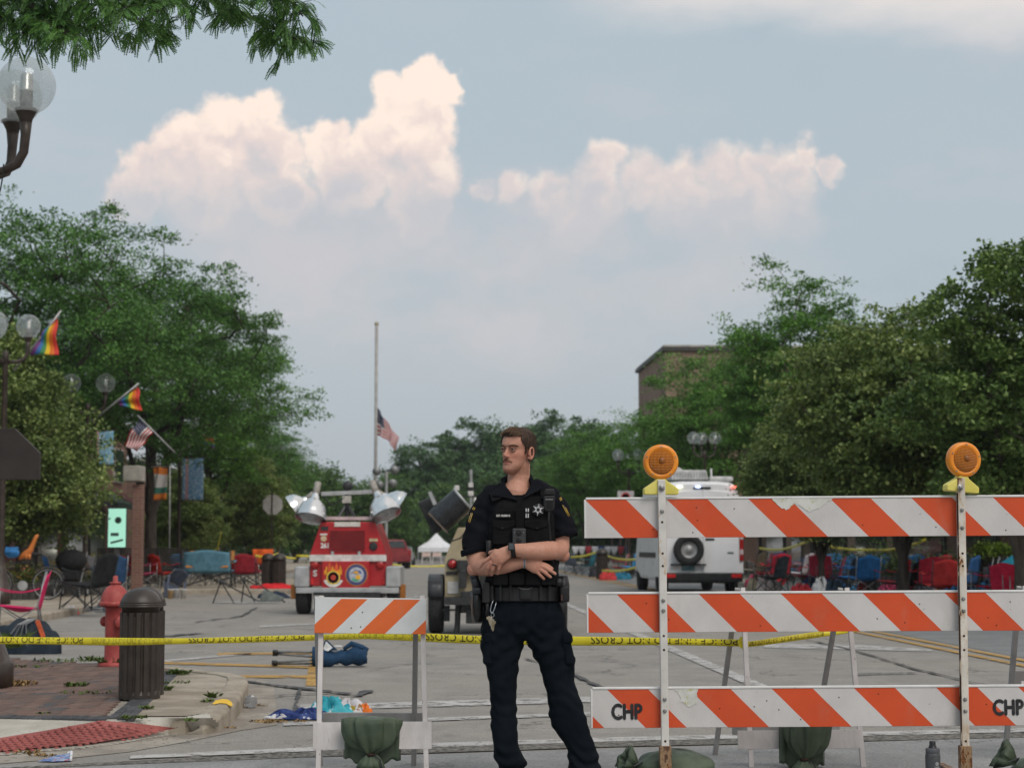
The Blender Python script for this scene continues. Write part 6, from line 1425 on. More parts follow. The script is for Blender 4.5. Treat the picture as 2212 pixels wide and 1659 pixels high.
# facial modelling in head space
HI = HM.inverted(); Hm3 = np.array(HI.to_3x3()); HP = (V - np.array(HO)) @ Hm3.T / HS
def gs(c, s): d = (HP - np.array(c)) / np.array(s); return np.exp(-.5 * (d * d).sum(1))
dl = np.zeros_like(HP); front = (HP[:, 1] < -.02) & (HP[:, 2] > -.03)
for s_ in (-1, 1):
    dl[:, 1] += .0085 * gs((s_ * .033, -.088, .124), (.017, .02, .010)); dl[:, 1] -= .0040 * gs((s_ * .032, -.095, .1475), (.020, .02, .006))
    dl[:, 1] -= .0035 * gs((s_ * .045, -.07, .100), (.016, .02, .012)); dl[:, 0] += s_ * .002 * gs((s_ * .06, -.04, .098), (.02, .03, .012))
    dl[:, 1] += .0035 * gs((s_ * .038, -.08, .066), (.014, .02, .022)); dl[:, 0] += s_ * .004 * gs((s_ * .052, .0, .026), (.02, .03, .016))
dl[:, 1] -= .0035 * gs((0, -.096, .062), (.020, .02, .0045)); dl[:, 1] -= .0040 * gs((0, -.096, .0505), (.018, .02, .005)); dl[:, 1] += .0040 * gs((0, -.1, .0565), (.022, .02, .0022)); dl[:, 1] += .003 * gs((0, -.096, .0405), (.018, .02, .005)); dl[:, 1] -= .0050 * gs((0, -.095, .020), (.018, .02, .012)); dl[:, 1] += .002 * gs((0, -.1, .138), (.012, .02, .006))
dl *= front[:, None]
V = V + (dl * HS) @ np.array(HM.to_3x3()).T
HP = HP + dl
# skin tones: lips, stubble, flushed ears and knuckles
base = np.array([.50, .262, .185]); tone = np.tile(base, (len(V), 1))
def blend(w, c): global tone; tone = tone * (1 - w[:, None]) + np.array(c) * w[:, None]
hm = (HP[:, 2] > -.05)
blend(hm * .35 * np.clip(gs((0, -.1, .09), (.03, .03, .02)) + gs((.045, -.07, .095), (.02, .03, .02)) + gs((-.045, -.07, .095), (.02, .03, .02)), 0, 1), (.50, .165, .115))
blend(hm * .45 * np.clip(gs((.08, .012, .105), (.012, .03, .035)) + gs((-.08, .012, .105), (.012, .03, .035)), 0, 1), (.52, .15, .11))
stub = hm & (HP[:, 2] < .048) & (HP[:, 2] > -.015) & (HP[:, 1] < .03)
ns = .5 + .5 * wob(V, 420, 3); blend(np.where(stub, np.clip((HP[:, 2] + .014) / .014, 0, 1) * .60 * np.clip((.052 - HP[:, 2]) / .02, 0, 1) * (.6 + .4 * ns), 0), (.125, .060, .034))
blend(hm * .45 * (gs((.055, -.02, .05), (.02, .04, .03)) + gs((-.055, -.02, .05), (.02, .04, .03))), (.20, .10, .06))
blend(hm * .85 * (HP[:, 1] < -.05) * np.clip(gs((0, -.1, .0605), (.017, .03, .0034)) + gs((0, -.1, .0510), (.016, .03, .0042)), 0, 1), (.36, .105, .085))
blend(hm * .6 * gs((0, -.1, .0565), (.019, .03, .0016)), (.12, .035, .03))
blend(.35 * (np.exp(-.5 * (((V - np.array(W(1064, 1214, -.24))) / .03) ** 2).sum(1)) + np.exp(-.5 * (((V - np.array(W(1170, 1228, -.2))) / .03) ** 2).sum(1)) + np.exp(-.5 * (((V - np.array(W(1218, 1206, -.07))) / .03) ** 2).sum(1)) + np.exp(-.5 * (((V - np.array(W(1024, 1236, -.07))) / .03) ** 2).sum(1))), (.48, .17, .12))
blend(np.clip((V[:, 2] < .9) * 1.0, 0, 1) * 0, (.4, .2, .1))
b = MB(); b.v = [tuple(p) for p in V]; b.f = Fs; b.m = [0] * len(Fs); body = b.build('body', SKIN, pe, True)
ca = body.data.color_attributes.new('tone', 'FLOAT_COLOR', 'POINT'); ca.data.foreach_set('color', np.concatenate([tone, np.ones((len(V), 1))], 1).astype(np.float32).ravel())
# eyes, brows, moustache, nails
for s_ in (-1, 1):
    ey = MB().ball(hd(s_ * .0325, -.0748, .1240), .0112 * HS, 18).build('eye', M('eye_white', (.26, .22, .20), None, 30, .25), pe, True)
    gz = Vector((-.30, -.95, .02)).normalized(); c_ = hd(s_ * .0325, -.0748, .1240); gd = (HM.to_3x3() @ Vector((-.10, -1, 0))).normalized()
    MB().lathe([(.0056, .0106), (.0054, .0116), (0, .0124)], 16, c_, gd).build('iris', M('iris', (.020, .024, .026), (.045, .05, .05), 200, .2), ey, True)
    # upper lid fold
    MB().tube([hd(s_ * x, y, z) for x, y, z in ((.0195, -.0865, .1270), (.026, -.0895, .1325), (.034, -.0890, .1335), (.042, -.0830, .1305), (.047, -.0775, .1260))], [.0020, .0034, .0036, .0030, .0018], 8).build('eyelid', M('lid_skin', (.30, .135, .085), (.34, .15, .10), 60, .5), pe, True)
for s_ in (-1, 1): MB().tube([hd(s_ * x, y, z) for x, y, z in ((.0195, -.0855, .1205), (.026, -.0890, .1175), (.034, -.0885, .1168), (.042, -.0825, .1180), (.047, -.0770, .1205))], [.0016, .0028, .0030, .0026, .0014], 8).build('eyelid', MATS['lid_skin'], pe, True)
HAIR = M('hair_brown', (.028, .016, .010), (.080, .047, .028), 120, .6, spec=.35, stretch=(1, 1, .12), lo=.3, hi=.7, bump=.6, bscale=220)
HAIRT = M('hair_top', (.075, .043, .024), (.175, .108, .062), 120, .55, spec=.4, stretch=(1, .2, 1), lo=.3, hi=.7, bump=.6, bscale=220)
hr = random.Random(4)
def strands(mb, spots, r):
    for pts in spots: mb.tube([hd(*p) for p in pts], [r, r, r * .5][:len(pts)] if len(pts) == 3 else [r] * len(pts), 3, cap=False)
br = []
for s_ in (-1, 1):
    sp_ = []
    for k in range(42):
        f = k / 41; x = .014 + .040 * f; z = .1405 + .0080 * math.sin(f * 2.4) - .006 * f * f; y = -.0975 + .025 * f ** 1.6
        for q in range(3):
            zz = z + hr.uniform(-.0026, .0026); sp_.append([(s_ * x, y, zz), (s_ * (x + .004), y + .0002, zz + .0012), (s_ * (x + .008), y + .0025, zz + .0006)])
    mbb = MB(); strands(mbb, sp_, .0008); mbb.tube([hd(s_ * x, y, z) for x, y, z in ((.014, -.0965, .1400), (.026, -.0960, .1450), (.038, -.0890, .1470), (.049, -.0785, .1425))], [.0014, .0026, .0024, .0008], 6); mbb.build('eyebrow', M('brow_hair', (.045, .024, .013), None, 60, .7), pe)
mo = MB(); sp_ = []
for k in range(95):
    x = hr.uniform(-.028, .028); a_ = abs(x) / .026; z = .0745 - .012 * a_ ** 1.6 + hr.uniform(-.0045, .003); y = -.0975 + .014 * a_ ** 2
    sp_.append([(x, y + .001, z), (x * 1.08, y - .0018, z - .004), (x * 1.16, y - .0002, z - .0085)])
strands(mo, sp_, .0006); mo.build('moustache', M('moustache_hair', (.15, .072, .042), (.22, .115, .068), 60, .7), pe)
# hair: swept top and close-cropped sides, both laid over the skull
hd_rows = [tuple(np.array(a_) * (1 - k / 5) + np.array(b_) * k / 5) for a_, b_ in zip(hrows[:-1], hrows[1:]) for k in range(5)] + [hrows[-1]]; vs, fs = head_shell(.004, 150, hd_rows)
def hairy(p):
    x, y, z = p; t = abs(x) / .075
    if y > .055: return z > .028 + .02 * t                       # nape
    if y > .022: return z > .060                                 # behind the ear
    if y > -.028: return z > .128 - .3 * max(0, y) or (y < -.012 and y > -.024 and z > .100)
    line = .190 + .010 * math.exp(-((t - .62) / .22) ** 2) - .055 * max(0, t - .80) / .2
    return z > line and True
hs_v = np.array(vs); used = [f for f in fs if all(hairy(vs[i]) for i in f)]
mb_ = MB(); mp = {}
for f in used:
    g = []
    for i in f:
        if i not in mp:
            p = Vector(vs[i]); top = max(0, (p.z - .16) / .07); k = .003 + .004 * top + .0025 * math.sin(p.x * 260 + p.y * 140) * math.sin(p.y * 230 + p.z * 160) * top
            nrm = Vector((p.x, p.y * .8, (p.z - .12) * 1.2)).normalized(); mp[i] = len(mb_.v); mb_.v.append(tuple(hd(*(p + nrm * k))))
        g.append(mp[i])
    mb_.f.append(tuple(g)); mb_.m.append(0)
ho = mb_.build('hair', HAIR, pe, True); so = ho.modifiers.new('s', 'SOLIDIFY'); so.thickness = .008; so.offset = -1
ss_ = []
for f in hr.sample(used, min(len(used), 2600)):
    p = Vector(vs[f[0]]); o2 = Vector((p.x, p.y * .8, (p.z - .12) * 1.2)).normalized(); d2 = Vector((hr.uniform(-.25, .25), .55 + hr.uniform(-.3, .3), -.75 if abs(p.x) > .04 or p.y > .06 else -.1)); q0 = p + o2 * .0062
    ss_.append([tuple(q0), tuple(q0 + d2 * .006 + o2 * .0022), tuple(q0 + d2 * .013 + o2 * .0012)])
hsd = MB(); strands(hsd, ss_, .0009); hsd.build('hair_side', HAIR, pe)
ts = []
for k in range(1500):
    x = hr.uniform(-.062, .060); y = hr.uniform(-.068, .045); q = abs(x) / .075
    zz = .236 * math.sqrt(max(.02, 1 - .42 * q * q - .9 * (max(0, abs(y - .0) - .0) / .115) ** 2 * .55)) - .002
    if zz < .196: continue
    fl = hr.uniform(.022, .040); lift = hr.uniform(.004, .014) * (1.5 if y < -.03 else .8)
    ts.append([(x, y, zz), (x + hr.uniform(-.006, .008), y - fl * .45, zz + lift), (x + hr.uniform(-.012, .014), y - fl, zz + lift * .75 - .012 * (fl / .04))])
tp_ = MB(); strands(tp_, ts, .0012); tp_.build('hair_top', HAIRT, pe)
# --- trousers
tr = MB()
loft(dense([(1284, 1046, 1206, -.118, .118), (1306, 1043, 1211, -.125, .125), (1330, 1042, 1217, -.126, .130), (1360, 1041, 1224, -.120, .125), (1384, 1058, 1216, -.085, .09)]), mb=tr)
loft(dense([(1322, 1043, 1129, -.112, .112), (1360, 1040, 1136, -.112, .110), (1392, 1037, 1131, -.108, .102), (1415, 1042, 1125, -.102, .098), (1442, 1051, 1119.5, -.094, .09), (1470, 1055, 1117, -.088, .086), (1496, 1058, 1116, -.084, .084), (1530, 1059, 1116, -.078, .084), (1563, 1060, 1117.5, -.078, .086), (1600, 1064, 1119, -.082, .086), (1618, 1066, 1121, -.085, .088), (1634, 1067, 1131, -.092, .088), (1646, 1070, 1135, -.098, .086), (1656, 1075, 1134, -.096, .082), (1668, 1078, 1132, -.09, .08)]), mb=tr)
loft(dense([(1322, 1131, 1217, -.112, .112), (1360, 1132, 1225, -.112, .110), (1392, 1140, 1233, -.108, .102), (1415, 1153, 1242, -.104, .098), (1442, 1167, 1243, -.098, .09), (1470, 1174, 1240, -.092, .086), (1496, 1181, 1249, -.09, .084), (1523, 1185, 1258.5, -.085, .086), (1545, 1187, 1265, -.085, .09), (1565, 1192, 1271, -.086, .092), (1585, 1203, 1276, -.088, .092), (1605, 1217, 1284, -.09, .094), (1621, 1226, 1289, -.092, .094), (1640, 1225, 1294, -.10, .09), (1654, 1228, 1295, -.10, .088), (1668, 1233, 1292, -.095, .085)]), mb=tr)
def tw(P):
    z = P[:, 2]; low = np.clip((.55 - z) / .5, 0, 1); hip = np.exp(-((z - .72) / .16) ** 2)
    fold = np.sin(z * 95 + P[:, 0] * 38 + 2.2 * np.sin(P[:, 0] * 30)) * (.0026 + .0075 * low ** 2) * (.5 + .5 * np.sin(z * 21 + P[:, 1] * 18))
    return fold + wob(P, 20, 2) * .0024 + wob(P, 60, 4) * .0012 + hip * .0050 * np.sin(z * 70 - P[:, 0] * 55)
trou = garment('trousers', tr, .0065, TROU, pe, tw, 6)
for (u, v, w_, h_, dy, sx) in ((1056, 1404, .05, .15, -.02, -1), (1225, 1404, .05, .155, -.03, 1)):
    pk_ = MB().box(W(u, v, dy), (.055, .15, h_), (0, sx * R(-4 if sx < 0 else -13), 0)).build('cargo_pocket', TROU, trou, bevel=.024, seg=5); fl_ = MB().box(W(u - sx * 1, v - 26, dy - .004), (.060, .158, .062), (0, sx * R(-10), 0)).build('pocket_flap', TROU, trou, bevel=.024, seg=5)
MB().tube([W(1133, 1296, -.124), W(1133.5, 1330, -.128), W(1133, 1368, -.118)], .0025, 6).build('fly_seam', TROU, trou)
for u, dx in ((1103, -.02), (1260, .03)):
    q = W(u, 1690); bt_ = MB().lathe([(.045, 0), (.052, .01), (.052, .03), (.048, .05), (.045, .14)], 18, (q.x, .02, 0)); bt_.ball((q.x + dx, -.085, .038), (.050, .125, .042), 16); bt_.box((q.x + dx * .6, -.05, .008), (.10, .28, .018)); V_, F_ = remeshed(bt_, .006, 5); bb = MB(); bb.v = [(x, y, max(z, 0)) for x, y, z in V_]; bb.f = F_; bb.m = [0] * len(F_); bb.build('boot', BOOT, pe, True)
# --- shirt with short sleeves and open collar
sh = MB()
loft(dense([(1290, 1047, 1205, -.118, .116), (1262, 1047, 1206, -.124, .116), (1230, 1048, 1206, -.126, .118), (1195, 1049, 1206, -.128, .120), (1150, 1046, 1206, -.130, .122), (1115, 1042, 1207, -.128, .122), (1092, 1041, 1208, -.118, .116), (1076, 1048, 1203, -.090, .105), (1066, 1058, 1192, -.062, .100), (1057, 1070, 1178, -.036, .094), (1049, 1084, 1160, -.022, .088), (1042, 1089, 1149, -.012, .084)]), mb=sh)
sh.tube([W(1090, 1060, .02), W(1066, 1070, .0), W(1046, 1090, -.005)], [.050, .056, .060], 20); sh.tube([W(1150, 1054, .02), W(1174, 1062, .0), W(1196, 1080, -.005)], [.050, .056, .060], 20)
sh.tube([W(1060, 1084, 0), W(1043, 1105, -.005), W(1034, 1135, -.012), W(1028, 1165, -.022), W(1024, 1192, -.030)], [.060, .069, .069, .068, .069], 24)
sh.tube([W(1186, 1078, 0), W(1202, 1098, -.005), W(1210, 1122, -.018), W(1216, 1145, -.032), W(1219, 1160, -.040)], [.060, .067, .064, .066, .068], 24)
def sw_(P): return wob(P, 24, 7) * .0040 + wob(P, 55, 8) * .0022 + .0034 * np.sin(P[:, 2] * 60 + P[:, 0] * 45 + 2 * np.sin(P[:, 2] * 18))
shirt = garment('shirt', sh, .006, NAVY, pe, sw_, 6)
# open sleeve hems
for pts, tl in (((W(1022, 1186, -.030), W(1026, 1199, -.030)), 1), ((W(1219, 1152, -.038), W(1222, 1165, -.042)), -1)):
    d = (pts[1] - pts[0]).normalized(); MB().lathe([(.064, -.012), (.0690, .0), (.0705, .020), (.0685, .0215), (.064, .0)], 32, pts[0], d).build('sleeve_hem', NAVY, shirt, True)
def collar(pts, dep, name='collar'):
    A_ = [W(*p) for p in pts]; MB().prism([(0, 0)] * 3, (0, 0, 0), (1, 0, 0), (0, 0, 1), (0, 1, 0), 0)
    k = len(A_); vs = A_ + [p + Vector((0, dep, .0)) for p in A_]; return MB().add(vs, [tuple(range(k)), tuple(range(2 * k - 1, k - 1, -1))] + [(i, k + i, k + (i + 1) % k, (i + 1) % k) for i in range(k)]).build(name, NAVY, shirt, bevel=.004)
collar([(1088, 1034, -.045), (1093, 1050, -.075), (1119, 1083, -.145), (1100, 1076, -.140), (1062, 1069, -.112), (1071, 1058, -.075), (1083, 1043, -.05)], .012)
collar([(1143, 1030, -.045), (1147, 1046, -.070), (1128, 1078, -.142), (1142, 1070, -.138), (1172, 1055, -.105), (1166, 1046, -.065), (1155, 1038, -.045)], .012)
MB().tube([W(1090, 1040, -.03), W(1088, 1036, .03), W(1100, 1030, .085), W(1125, 1027, .09), W(1145, 1030, .05), W(1147, 1038, -.02)], .014, 10).build('collar_stand', NAVY, shirt, True)
MB().prism([(-.012, 0), (.052, .0), (.020, -.050)], W(1112, 1069, -.108), (1, 0, 0), (0, 0, 1), (0, -1, 0), .012).build('undershirt', VEST, shirt, bevel=.003)
# --- ballistic vest
ve = MB()
loft(dense([(1262, 1049, 1206, -.150, .148), (1250, 1048, 1207, -.154, .150), (1210, 1050, 1205, -.155, .150), (1160, 1053, 1203, -.157, .150), (1120, 1056, 1200, -.154, .150), (1096, 1061, 1195, -.142, .142), (1082, 1066, 1188, -.128, .132), (1072, 1071, 1182, -.115, .124)], 2), 44, .62, mb=ve)
def vw(P): return wob(P, 30, 12) * .0022
vest = garment('vest', ve, .007, VEST, pe, vw, 4)
def plate(name, px, dy, th, mat, parent, bevel=.004, label=None):
    A_ = [W(u, v, dy) for u, v in px]; k = len(A_); vs = A_ + [p + Vector((0, th, 0)) for p in A_]
    return MB().add(vs, [tuple(range(k)), tuple(range(2 * k - 1, k - 1, -1))] + [(i, k + i, k + (i + 1) % k, (i + 1) % k) for i in range(k)]).build(name, mat, parent, bevel=bevel, label=label)
for k, (ul, ur) in enumerate(((1065, 1112), (1134, 1183))):
    plate('chest_pocket', [(ul, 1131), (ur, 1131), (ur, 1176), (ul, 1176)], -.164, .012, VEST, vest, .006)
    fl_ = plate('pocket_flap', [(ul - 1, 1124), (ur + 1, 1124), (ur + 1, 1136), ((ul + ur) / 2 + (-3 if k == 0 else 2), 1146), (ul - 1, 1137)], -.170, .008, VEST, vest, .004)
    MB().lathe([(.0042, 0), (.0042, .002), (.003, .003), (0, .003)], 14, W((ul + ur) / 2 + (-3 if k == 0 else 2), 1140, -.171), (0, -1, 0)).build('button', M('button', (.02, .02, .021), (.05, .05, .05), 40, .3, metal=.5), fl_)
plate('placket', [(1113, 1100), (1133, 1100), (1133, 1200), (1113, 1200)], -.166, .012, VEST, vest, .004); plate('webbing_panel', [(1068, 1102), (1105, 1102), (1105, 1109), (1068, 1109)], -.160, .01, VEST, vest, .003)
for k, (ul, ur) in enumerate(((1066, 1097), (1100, 1132), (1136, 1168), (1170, 1199))): plate('vest_pouch', [(ul, 1236), (ur, 1236), (ur + 1, 1264), (ul - 1, 1264)], -.178, .03, VEST, vest, .008)
for k in range(3): plate('webbing_strip', [(1056, 1190 + 14 * k), (1200, 1190 + 14 * k), (1200, 1197 + 14 * k), (1056, 1197 + 14 * k)], -.160, .006, VEST, vest, .002)
for s_, (a_, b_) in ((-1, ((1074, 1080), (1066, 1056))), (1, ((1180, 1078), (1176, 1050)))): MB().beam(W(*a_, -.118), W(*b_, -.02), .055, .014, (0, 1, 0)).build('shoulder_strap', VEST, vest, bevel=.004)
# name tape, badge, pens
nt_ = plate('name_tape', [(1069, 1108.5), (1105, 1108.5), (1105, 1118.5), (1069, 1118.5)], -.168, .004, VEST, vest, .001); WT = M('thread_white', (.56, .56, .54), (.70, .70, .68), 90, .7)
lettering(MB(), 'DET. MURRIN III', W(1087, 1113.6, -.1685), (1, 0, 0), (0, 0, 1), w=.069, h=.0105, bold=.0004).build('name_lettering', WT, nt_)
bg_ = MB().lathe([(.030, 0), (.030, .006), (.026, .009), (0, .009)], 32, W(1162.5, 1101, -.158), (0, -1, 0)).build('badge_backing', LEATH, vest, True); SILV = M('badge_silver', (.42, .42, .43), (.66, .66, .67), 140, .35, metal=.55)
st = []
for k in range(12):
    a_ = R(90 + 30 * k - 8); r_ = .0275 if k % 2 == 0 else .0135; st.append((r_ * math.cos(a_), r_ * math.sin(a_)))
star = MB().prism(st, W(1162.5, 1101, -.1675), (1, 0, 0), (0, 0, 1), (0, -1, 0), .003).build('star_badge', SILV, bg_, bevel=.0008)
for k in range(6): a_ = R(90 + 60 * k - 8); MB().ball(W(1162.5, 1101, -.1695) + Vector((.0285 * math.cos(a_), 0, .0285 * math.sin(a_))), .0026, 8).build('star_point', SILV, star, True)
MB().lathe([(.0085, 0), (.0085, .001), (0, .001)], 18, W(1162.5, 1101, -.171), (0, -1, 0)).build('star_centre', LEATH, star); lt = MB(); lettering(lt, 'POLICE', W(1162.5, 1097.2, -.1725), (1, 0, 0), (0, 0, 1), w=.020, h=.0036); lt.build('star_lettering', LEATH, star)
for u in (1136.5, 1141): pn = MB().tube([W(u, 1118, -.172), W(u + .2, 1098, -.172)], .0032, 8).build('pen', M('pen_white', (.6, .6, .6), None, 30, .4), vest); MB().tube([W(u + .1, 1109, -.1725), W(u + .12, 1105, -.1725)], .0035, 8).build('grip', LEATH, pn)
# shoulder microphone and cord
mic = plate('shoulder_microphone', [(1174, 1071), (1199, 1070), (1198.5, 1092), (1195, 1104), (1178, 1105), (1174, 1094)], -.172, .032, LEATH, vest, .007)
for k in range(4): plate('grille_slot', [(1180, 1082 + 4.6 * k), (1194, 1082 + 4.6 * k), (1194, 1084 + 4.6 * k), (1180, 1084 + 4.6 * k)], -.1745, .003, M('slot_black', (.002, .002, .002), None, 9, .8), mic, 0)
lettering(MB(), 'MOTOROLA', W(1186.5, 1078.6, -.1728), (1, 0, 0), (0, 0, 1), w=.038, h=.0042).build('brand_lettering', WT, mic)
plate('microphone_clip', [(1177, 1056), (1197, 1056), (1199, 1070), (1175, 1070)], -.150, .03, LEATH, mic, .006); MB().tube([W(1186, 1104, -.165), W(1185, 1125, -.168), W(1188, 1150, -.168), W(1190, 1180, -.165), W(1196, 1225, -.15)], .0042, 8).build('coiled_cord', LEATH, mic, True)
# body camera
bc = plate('body_camera', [(1107, 1141), (1135, 1141), (1136, 1144), (1136, 1175), (1107, 1175)], -.200, .035, M('camera_grey', (.030, .031, .033), (.042, .043, .045), 30, .5), vest, .006); MB().lathe([(.0145, 0), (.0145, .004), (.011, .006), (.0075, .004), (0, .007)], 24, W(1121, 1150, -.200), (0, -1, 0)).build('camera_lens', LEATH, bc, True); MB().lathe([(.0035, .004), (.003, .008), (0, .0085)], 12, W(1121, 1150, -.200), (0, -1, 0)).build('lens_glass', M('lens_black', (.002, .002, .003), None, 9, .05, spec=.8), bc, True)
MB().lathe([(.0135, 0), (.0135, .003), (.010, .004), (0, .0035)], 24, W(1121, 1166, -.200), (0, -1, 0)).build('camera_button', MATS['gear_black'], bc, True)
for u in (1111.5, 1131): MB().ball(W(u, 1150, -.201), .0016, 6).build('led', WT, bc)
tc_ = MB().lathe([(.014, 0), (.0145, .03), (.0145, .075), (.0125, .078), (0, .078)], 16, W(1056, 1200, -.155), (0, 0, 1)).build('torch', LEATH, vest, True)
# sleeve patches
GOLD = M('patch_gold', (.62, .40, .05), (.72, .50, .08), 60, .7); 
for pts in ([(1026, 1094, -.045), (1020, 1108, -.055), (1015, 1124, -.058), (1012, 1136, -.055)], [(1209, 1074, -.045), (1214, 1086, -.060), (1222, 1102, -.062), (1229, 1114, -.055)]):
    sg_ = -1 if pts[0][0] < 1100 else 1; P_ = [W(*q) for q in pts]
    pa = MB().tube([p + Vector((sg_ * .005, .006, 0)) for p in P_], [.0022, .0026, .0026, .0016], 8).build('shoulder_patch', GOLD, shirt, True); MB().tube([p + Vector((-sg_ * .001, -.004, -.004)) for p in P_], [.0012, .0016, .0016, .0012], 8).build('patch_border', GOLD, pa, True)
    MB().tube([P_[1] + Vector((sg_ * .002, 0, 0)), P_[2] + Vector((sg_ * .002, 0, 0))], .0026, 8).build('patch_field', M('patch_blue', (.03, .05, .12), None, 40, .7), pa, True)
# --- duty belt
bl = MB()
loft([(1266, 1043, 1208, -.136, .134), (1268, 1042, 1209, -.138, .136), (1295, 1041, 1210, -.140, .138), (1297, 1042, 1209, -.138, .136)], 56, .72, mb=bl); belt = bl.build('duty_belt', LEATH, pe, bevel=.003)
bk_ = plate('buckle', [(1125, 1268), (1146, 1268), (1148, 1272), (1148, 1291), (1145, 1295), (1126, 1295), (1123, 1291), (1123, 1272)], -.152, .018, M('buckle', (.010, .010, .011), None, 20, .35), belt, .004); MB().tube([W(1120, 1268, -.153), W(1128, 1272, -.158), (W(1135, 1273, -.158)), W(1142, 1272, -.158), W(1150, 1268, -.153)], .0016, 6).build('buckle_wire', M('wire_grey', (.2, .2, .2), None, 9, .3, metal=.6), bk_)
for u in (1060, 1078, 1100, 1165, 1185): plate('belt_keeper', [(u, 1264), (u + 6, 1264), (u + 6, 1298), (u, 1298)], -.147, .012, LEATH, belt, .003)
# holstered pistol at his right hip
hp = MB(); hp.tube([W(1030, 1276, -.03), W(1030, 1300, -.035), W(1031, 1325, -.04), W(1034, 1343, -.04)], [(.034, .050), (.034, .048), (.028, .040), (.020, .026)], 18); hol = hp.build('holster', M('holster', (.010, .010, .011), (.016, .016, .017), 14, .35, spec=.5), belt, True)
gp_ = MB(); gp_.tube([W(1032, 1280, -.03), W(1029, 1262, -.045), W(1024, 1246, -.06)], [(.028, .036), (.024, .033), (.022, .030)], 14); gp_.ball(W(1024, 1246, -.06), (.024, .030, .012), 12); gp_.build('pistol_grip', M('grip_dark', (.016, .019, .023), None, 30, .45), hol, True); plate('holster_hood', [(1021, 1268), (1040, 1268), (1041, 1284), (1020, 1284)], -.092, .05, M('hood', (.020, .024, .029), None, 20, .4), hol, .012)
MB().tube([W(1021, 1285, -.075), W(1019, 1310, -.078), W(1020, 1335, -.075), W(1022, 1344, -.07)], .003, 6).build('leg_cord', M('cord_tan', (.14, .11, .09), None, 20, .6), hol)
plate('magazine_pouch', [(1042, 1258), (1058, 1258), (1058, 1302), (1042, 1302)], -.165, .04, LEATH, belt, .006); MB().tube([W(1052, 1290, -.15), W(1053, 1316, -.15), W(1052, 1330, -.148)], .008, 8).build('baton_cord', LEATH, belt, True)
# pouches at his left hip
pq = MB(); pq.tube([W(1216, 1245, -.04), W(1217, 1265, -.045), W(1219, 1300, -.045)], [(.026, .040), (.032, .050), (.026, .045)], 16); pq.build('radio_pouch', LEATH, belt, True); MB().lathe([(.020, 0), (.022, .01), (.020, .022), (0, .024)], 16, W(1207, 1258, -.125), (0, -1, .1)).build('cuff_case', LEATH, belt, True); plate('taser_pouch', [(1208, 1268), (1229, 1264), (1231, 1298), (1211, 1304)], -.10, .08, LEATH, belt, .012); plate('copper_strip', [(1212, 1284), (1215, 1284), (1215, 1297), (1212, 1297)], -.103, .004, M('copper', (.10, .045, .03), None, 9, .5), belt, .001)
# keys on a carabiner
kr = thing
ky = MB().tube([W(1066, 1296, -.150), W(1062, 1304, -.154), W(1059, 1318, -.156), W(1061, 1323, -.156), W(1065, 1322, -.156), W(1069, 1312, -.155), W(1072, 1300, -.152)], .0026, 8).build('carabiner', M('carabiner', (.42, .45, .48), None, 20, .3, metal=.8), belt, True)
MB().tube([W(1064 + 3.4 * math.cos(a_), 1328 + 4.4 * math.sin(a_), -.157) for a_ in [k * .628 for k in range(11)]], .0012, 6).build('key_ring', MATS['carabiner'], ky, True)
for k, (u, v, a_, c_) in enumerate(((1060, 1341, .15, (.50, .44, .33)), (1063, 1346, -.05, (.36, .33, .27)), (1066, 1350, -.12, (.30, .25, .16)), (1057, 1340, .3, (.40, .34, .25)))):
    m_ = M('key_%d' % k, c_, None, 30, .35, metal=.8); kx = MB().prism([(-.009, .022), (.009, .022), (.011, .012), (.005, .004), (.0045, -.026), (0, -.032), (-.0045, -.026), (-.005, .004), (-.011, .012)], W(u, v, -.158 - .002 * k), (math.cos(a_), 0, math.sin(a_)), (-math.sin(a_), 0, math.cos(a_)), (0, 1, 0), .002).build('key', m_, ky)
# watch, bracelet, ring
def band(name, a_, b_, r, w_, mat, th=.004, n=28, parent=None, sq=.82):
    a_, b_ = Vector(a_), Vector(b_); d = (b_ - a_).normalized(); return MB().lathe([(r, -w_ / 2), (r + th, -w_ / 2), (r + th, w_ / 2), (r, w_ / 2), (r, -w_ / 2)], n, (a_ + b_) / 2, d).build(name, mat, parent or pe, True)
wb = band('watch', W(1112, 1188, -.235), W(1104, 1189, -.235), .0325, .024, LEATH); plate('watch_case', [(1098.5, 1172), (1110.5, 1172), (1111.5, 1173), (1111.5, 1187), (1110, 1188.5), (1099, 1188.5), (1097.5, 1187), (1097.5, 1173)], -.281, .014, LEATH, wb, .004); plate('watch_screen', [(1099.5, 1174), (1109.5, 1174), (1109.5, 1186.5), (1099.5, 1186.5)], -.2825, .002, M('watch_glass', (.06, .075, .085), None, 4, .08, spec=.8), wb, .0005)
br_ = band('wristband', W(1136, 1214, -.198), W(1132, 1213.7, -.1975), .0292, .010, M('wristband_navy', (.02, .03, .09), None, 9, .5), .003); band('white_stripe', W(1137.2, 1214, -.198), W(1133.2, 1213.7, -.1975), .0296, .0018, WT, .0031, parent=br_); band('white_stripe', W(1134.6, 1214, -.198), W(1130.6, 1213.7, -.1975), .0296, .0018, WT, .0031, parent=br_)
band('finger_ring', W(1068.5, 1217.5, -.2445), W(1067, 1222.5, -.2445), .0102, .006, LEATH, .0018)

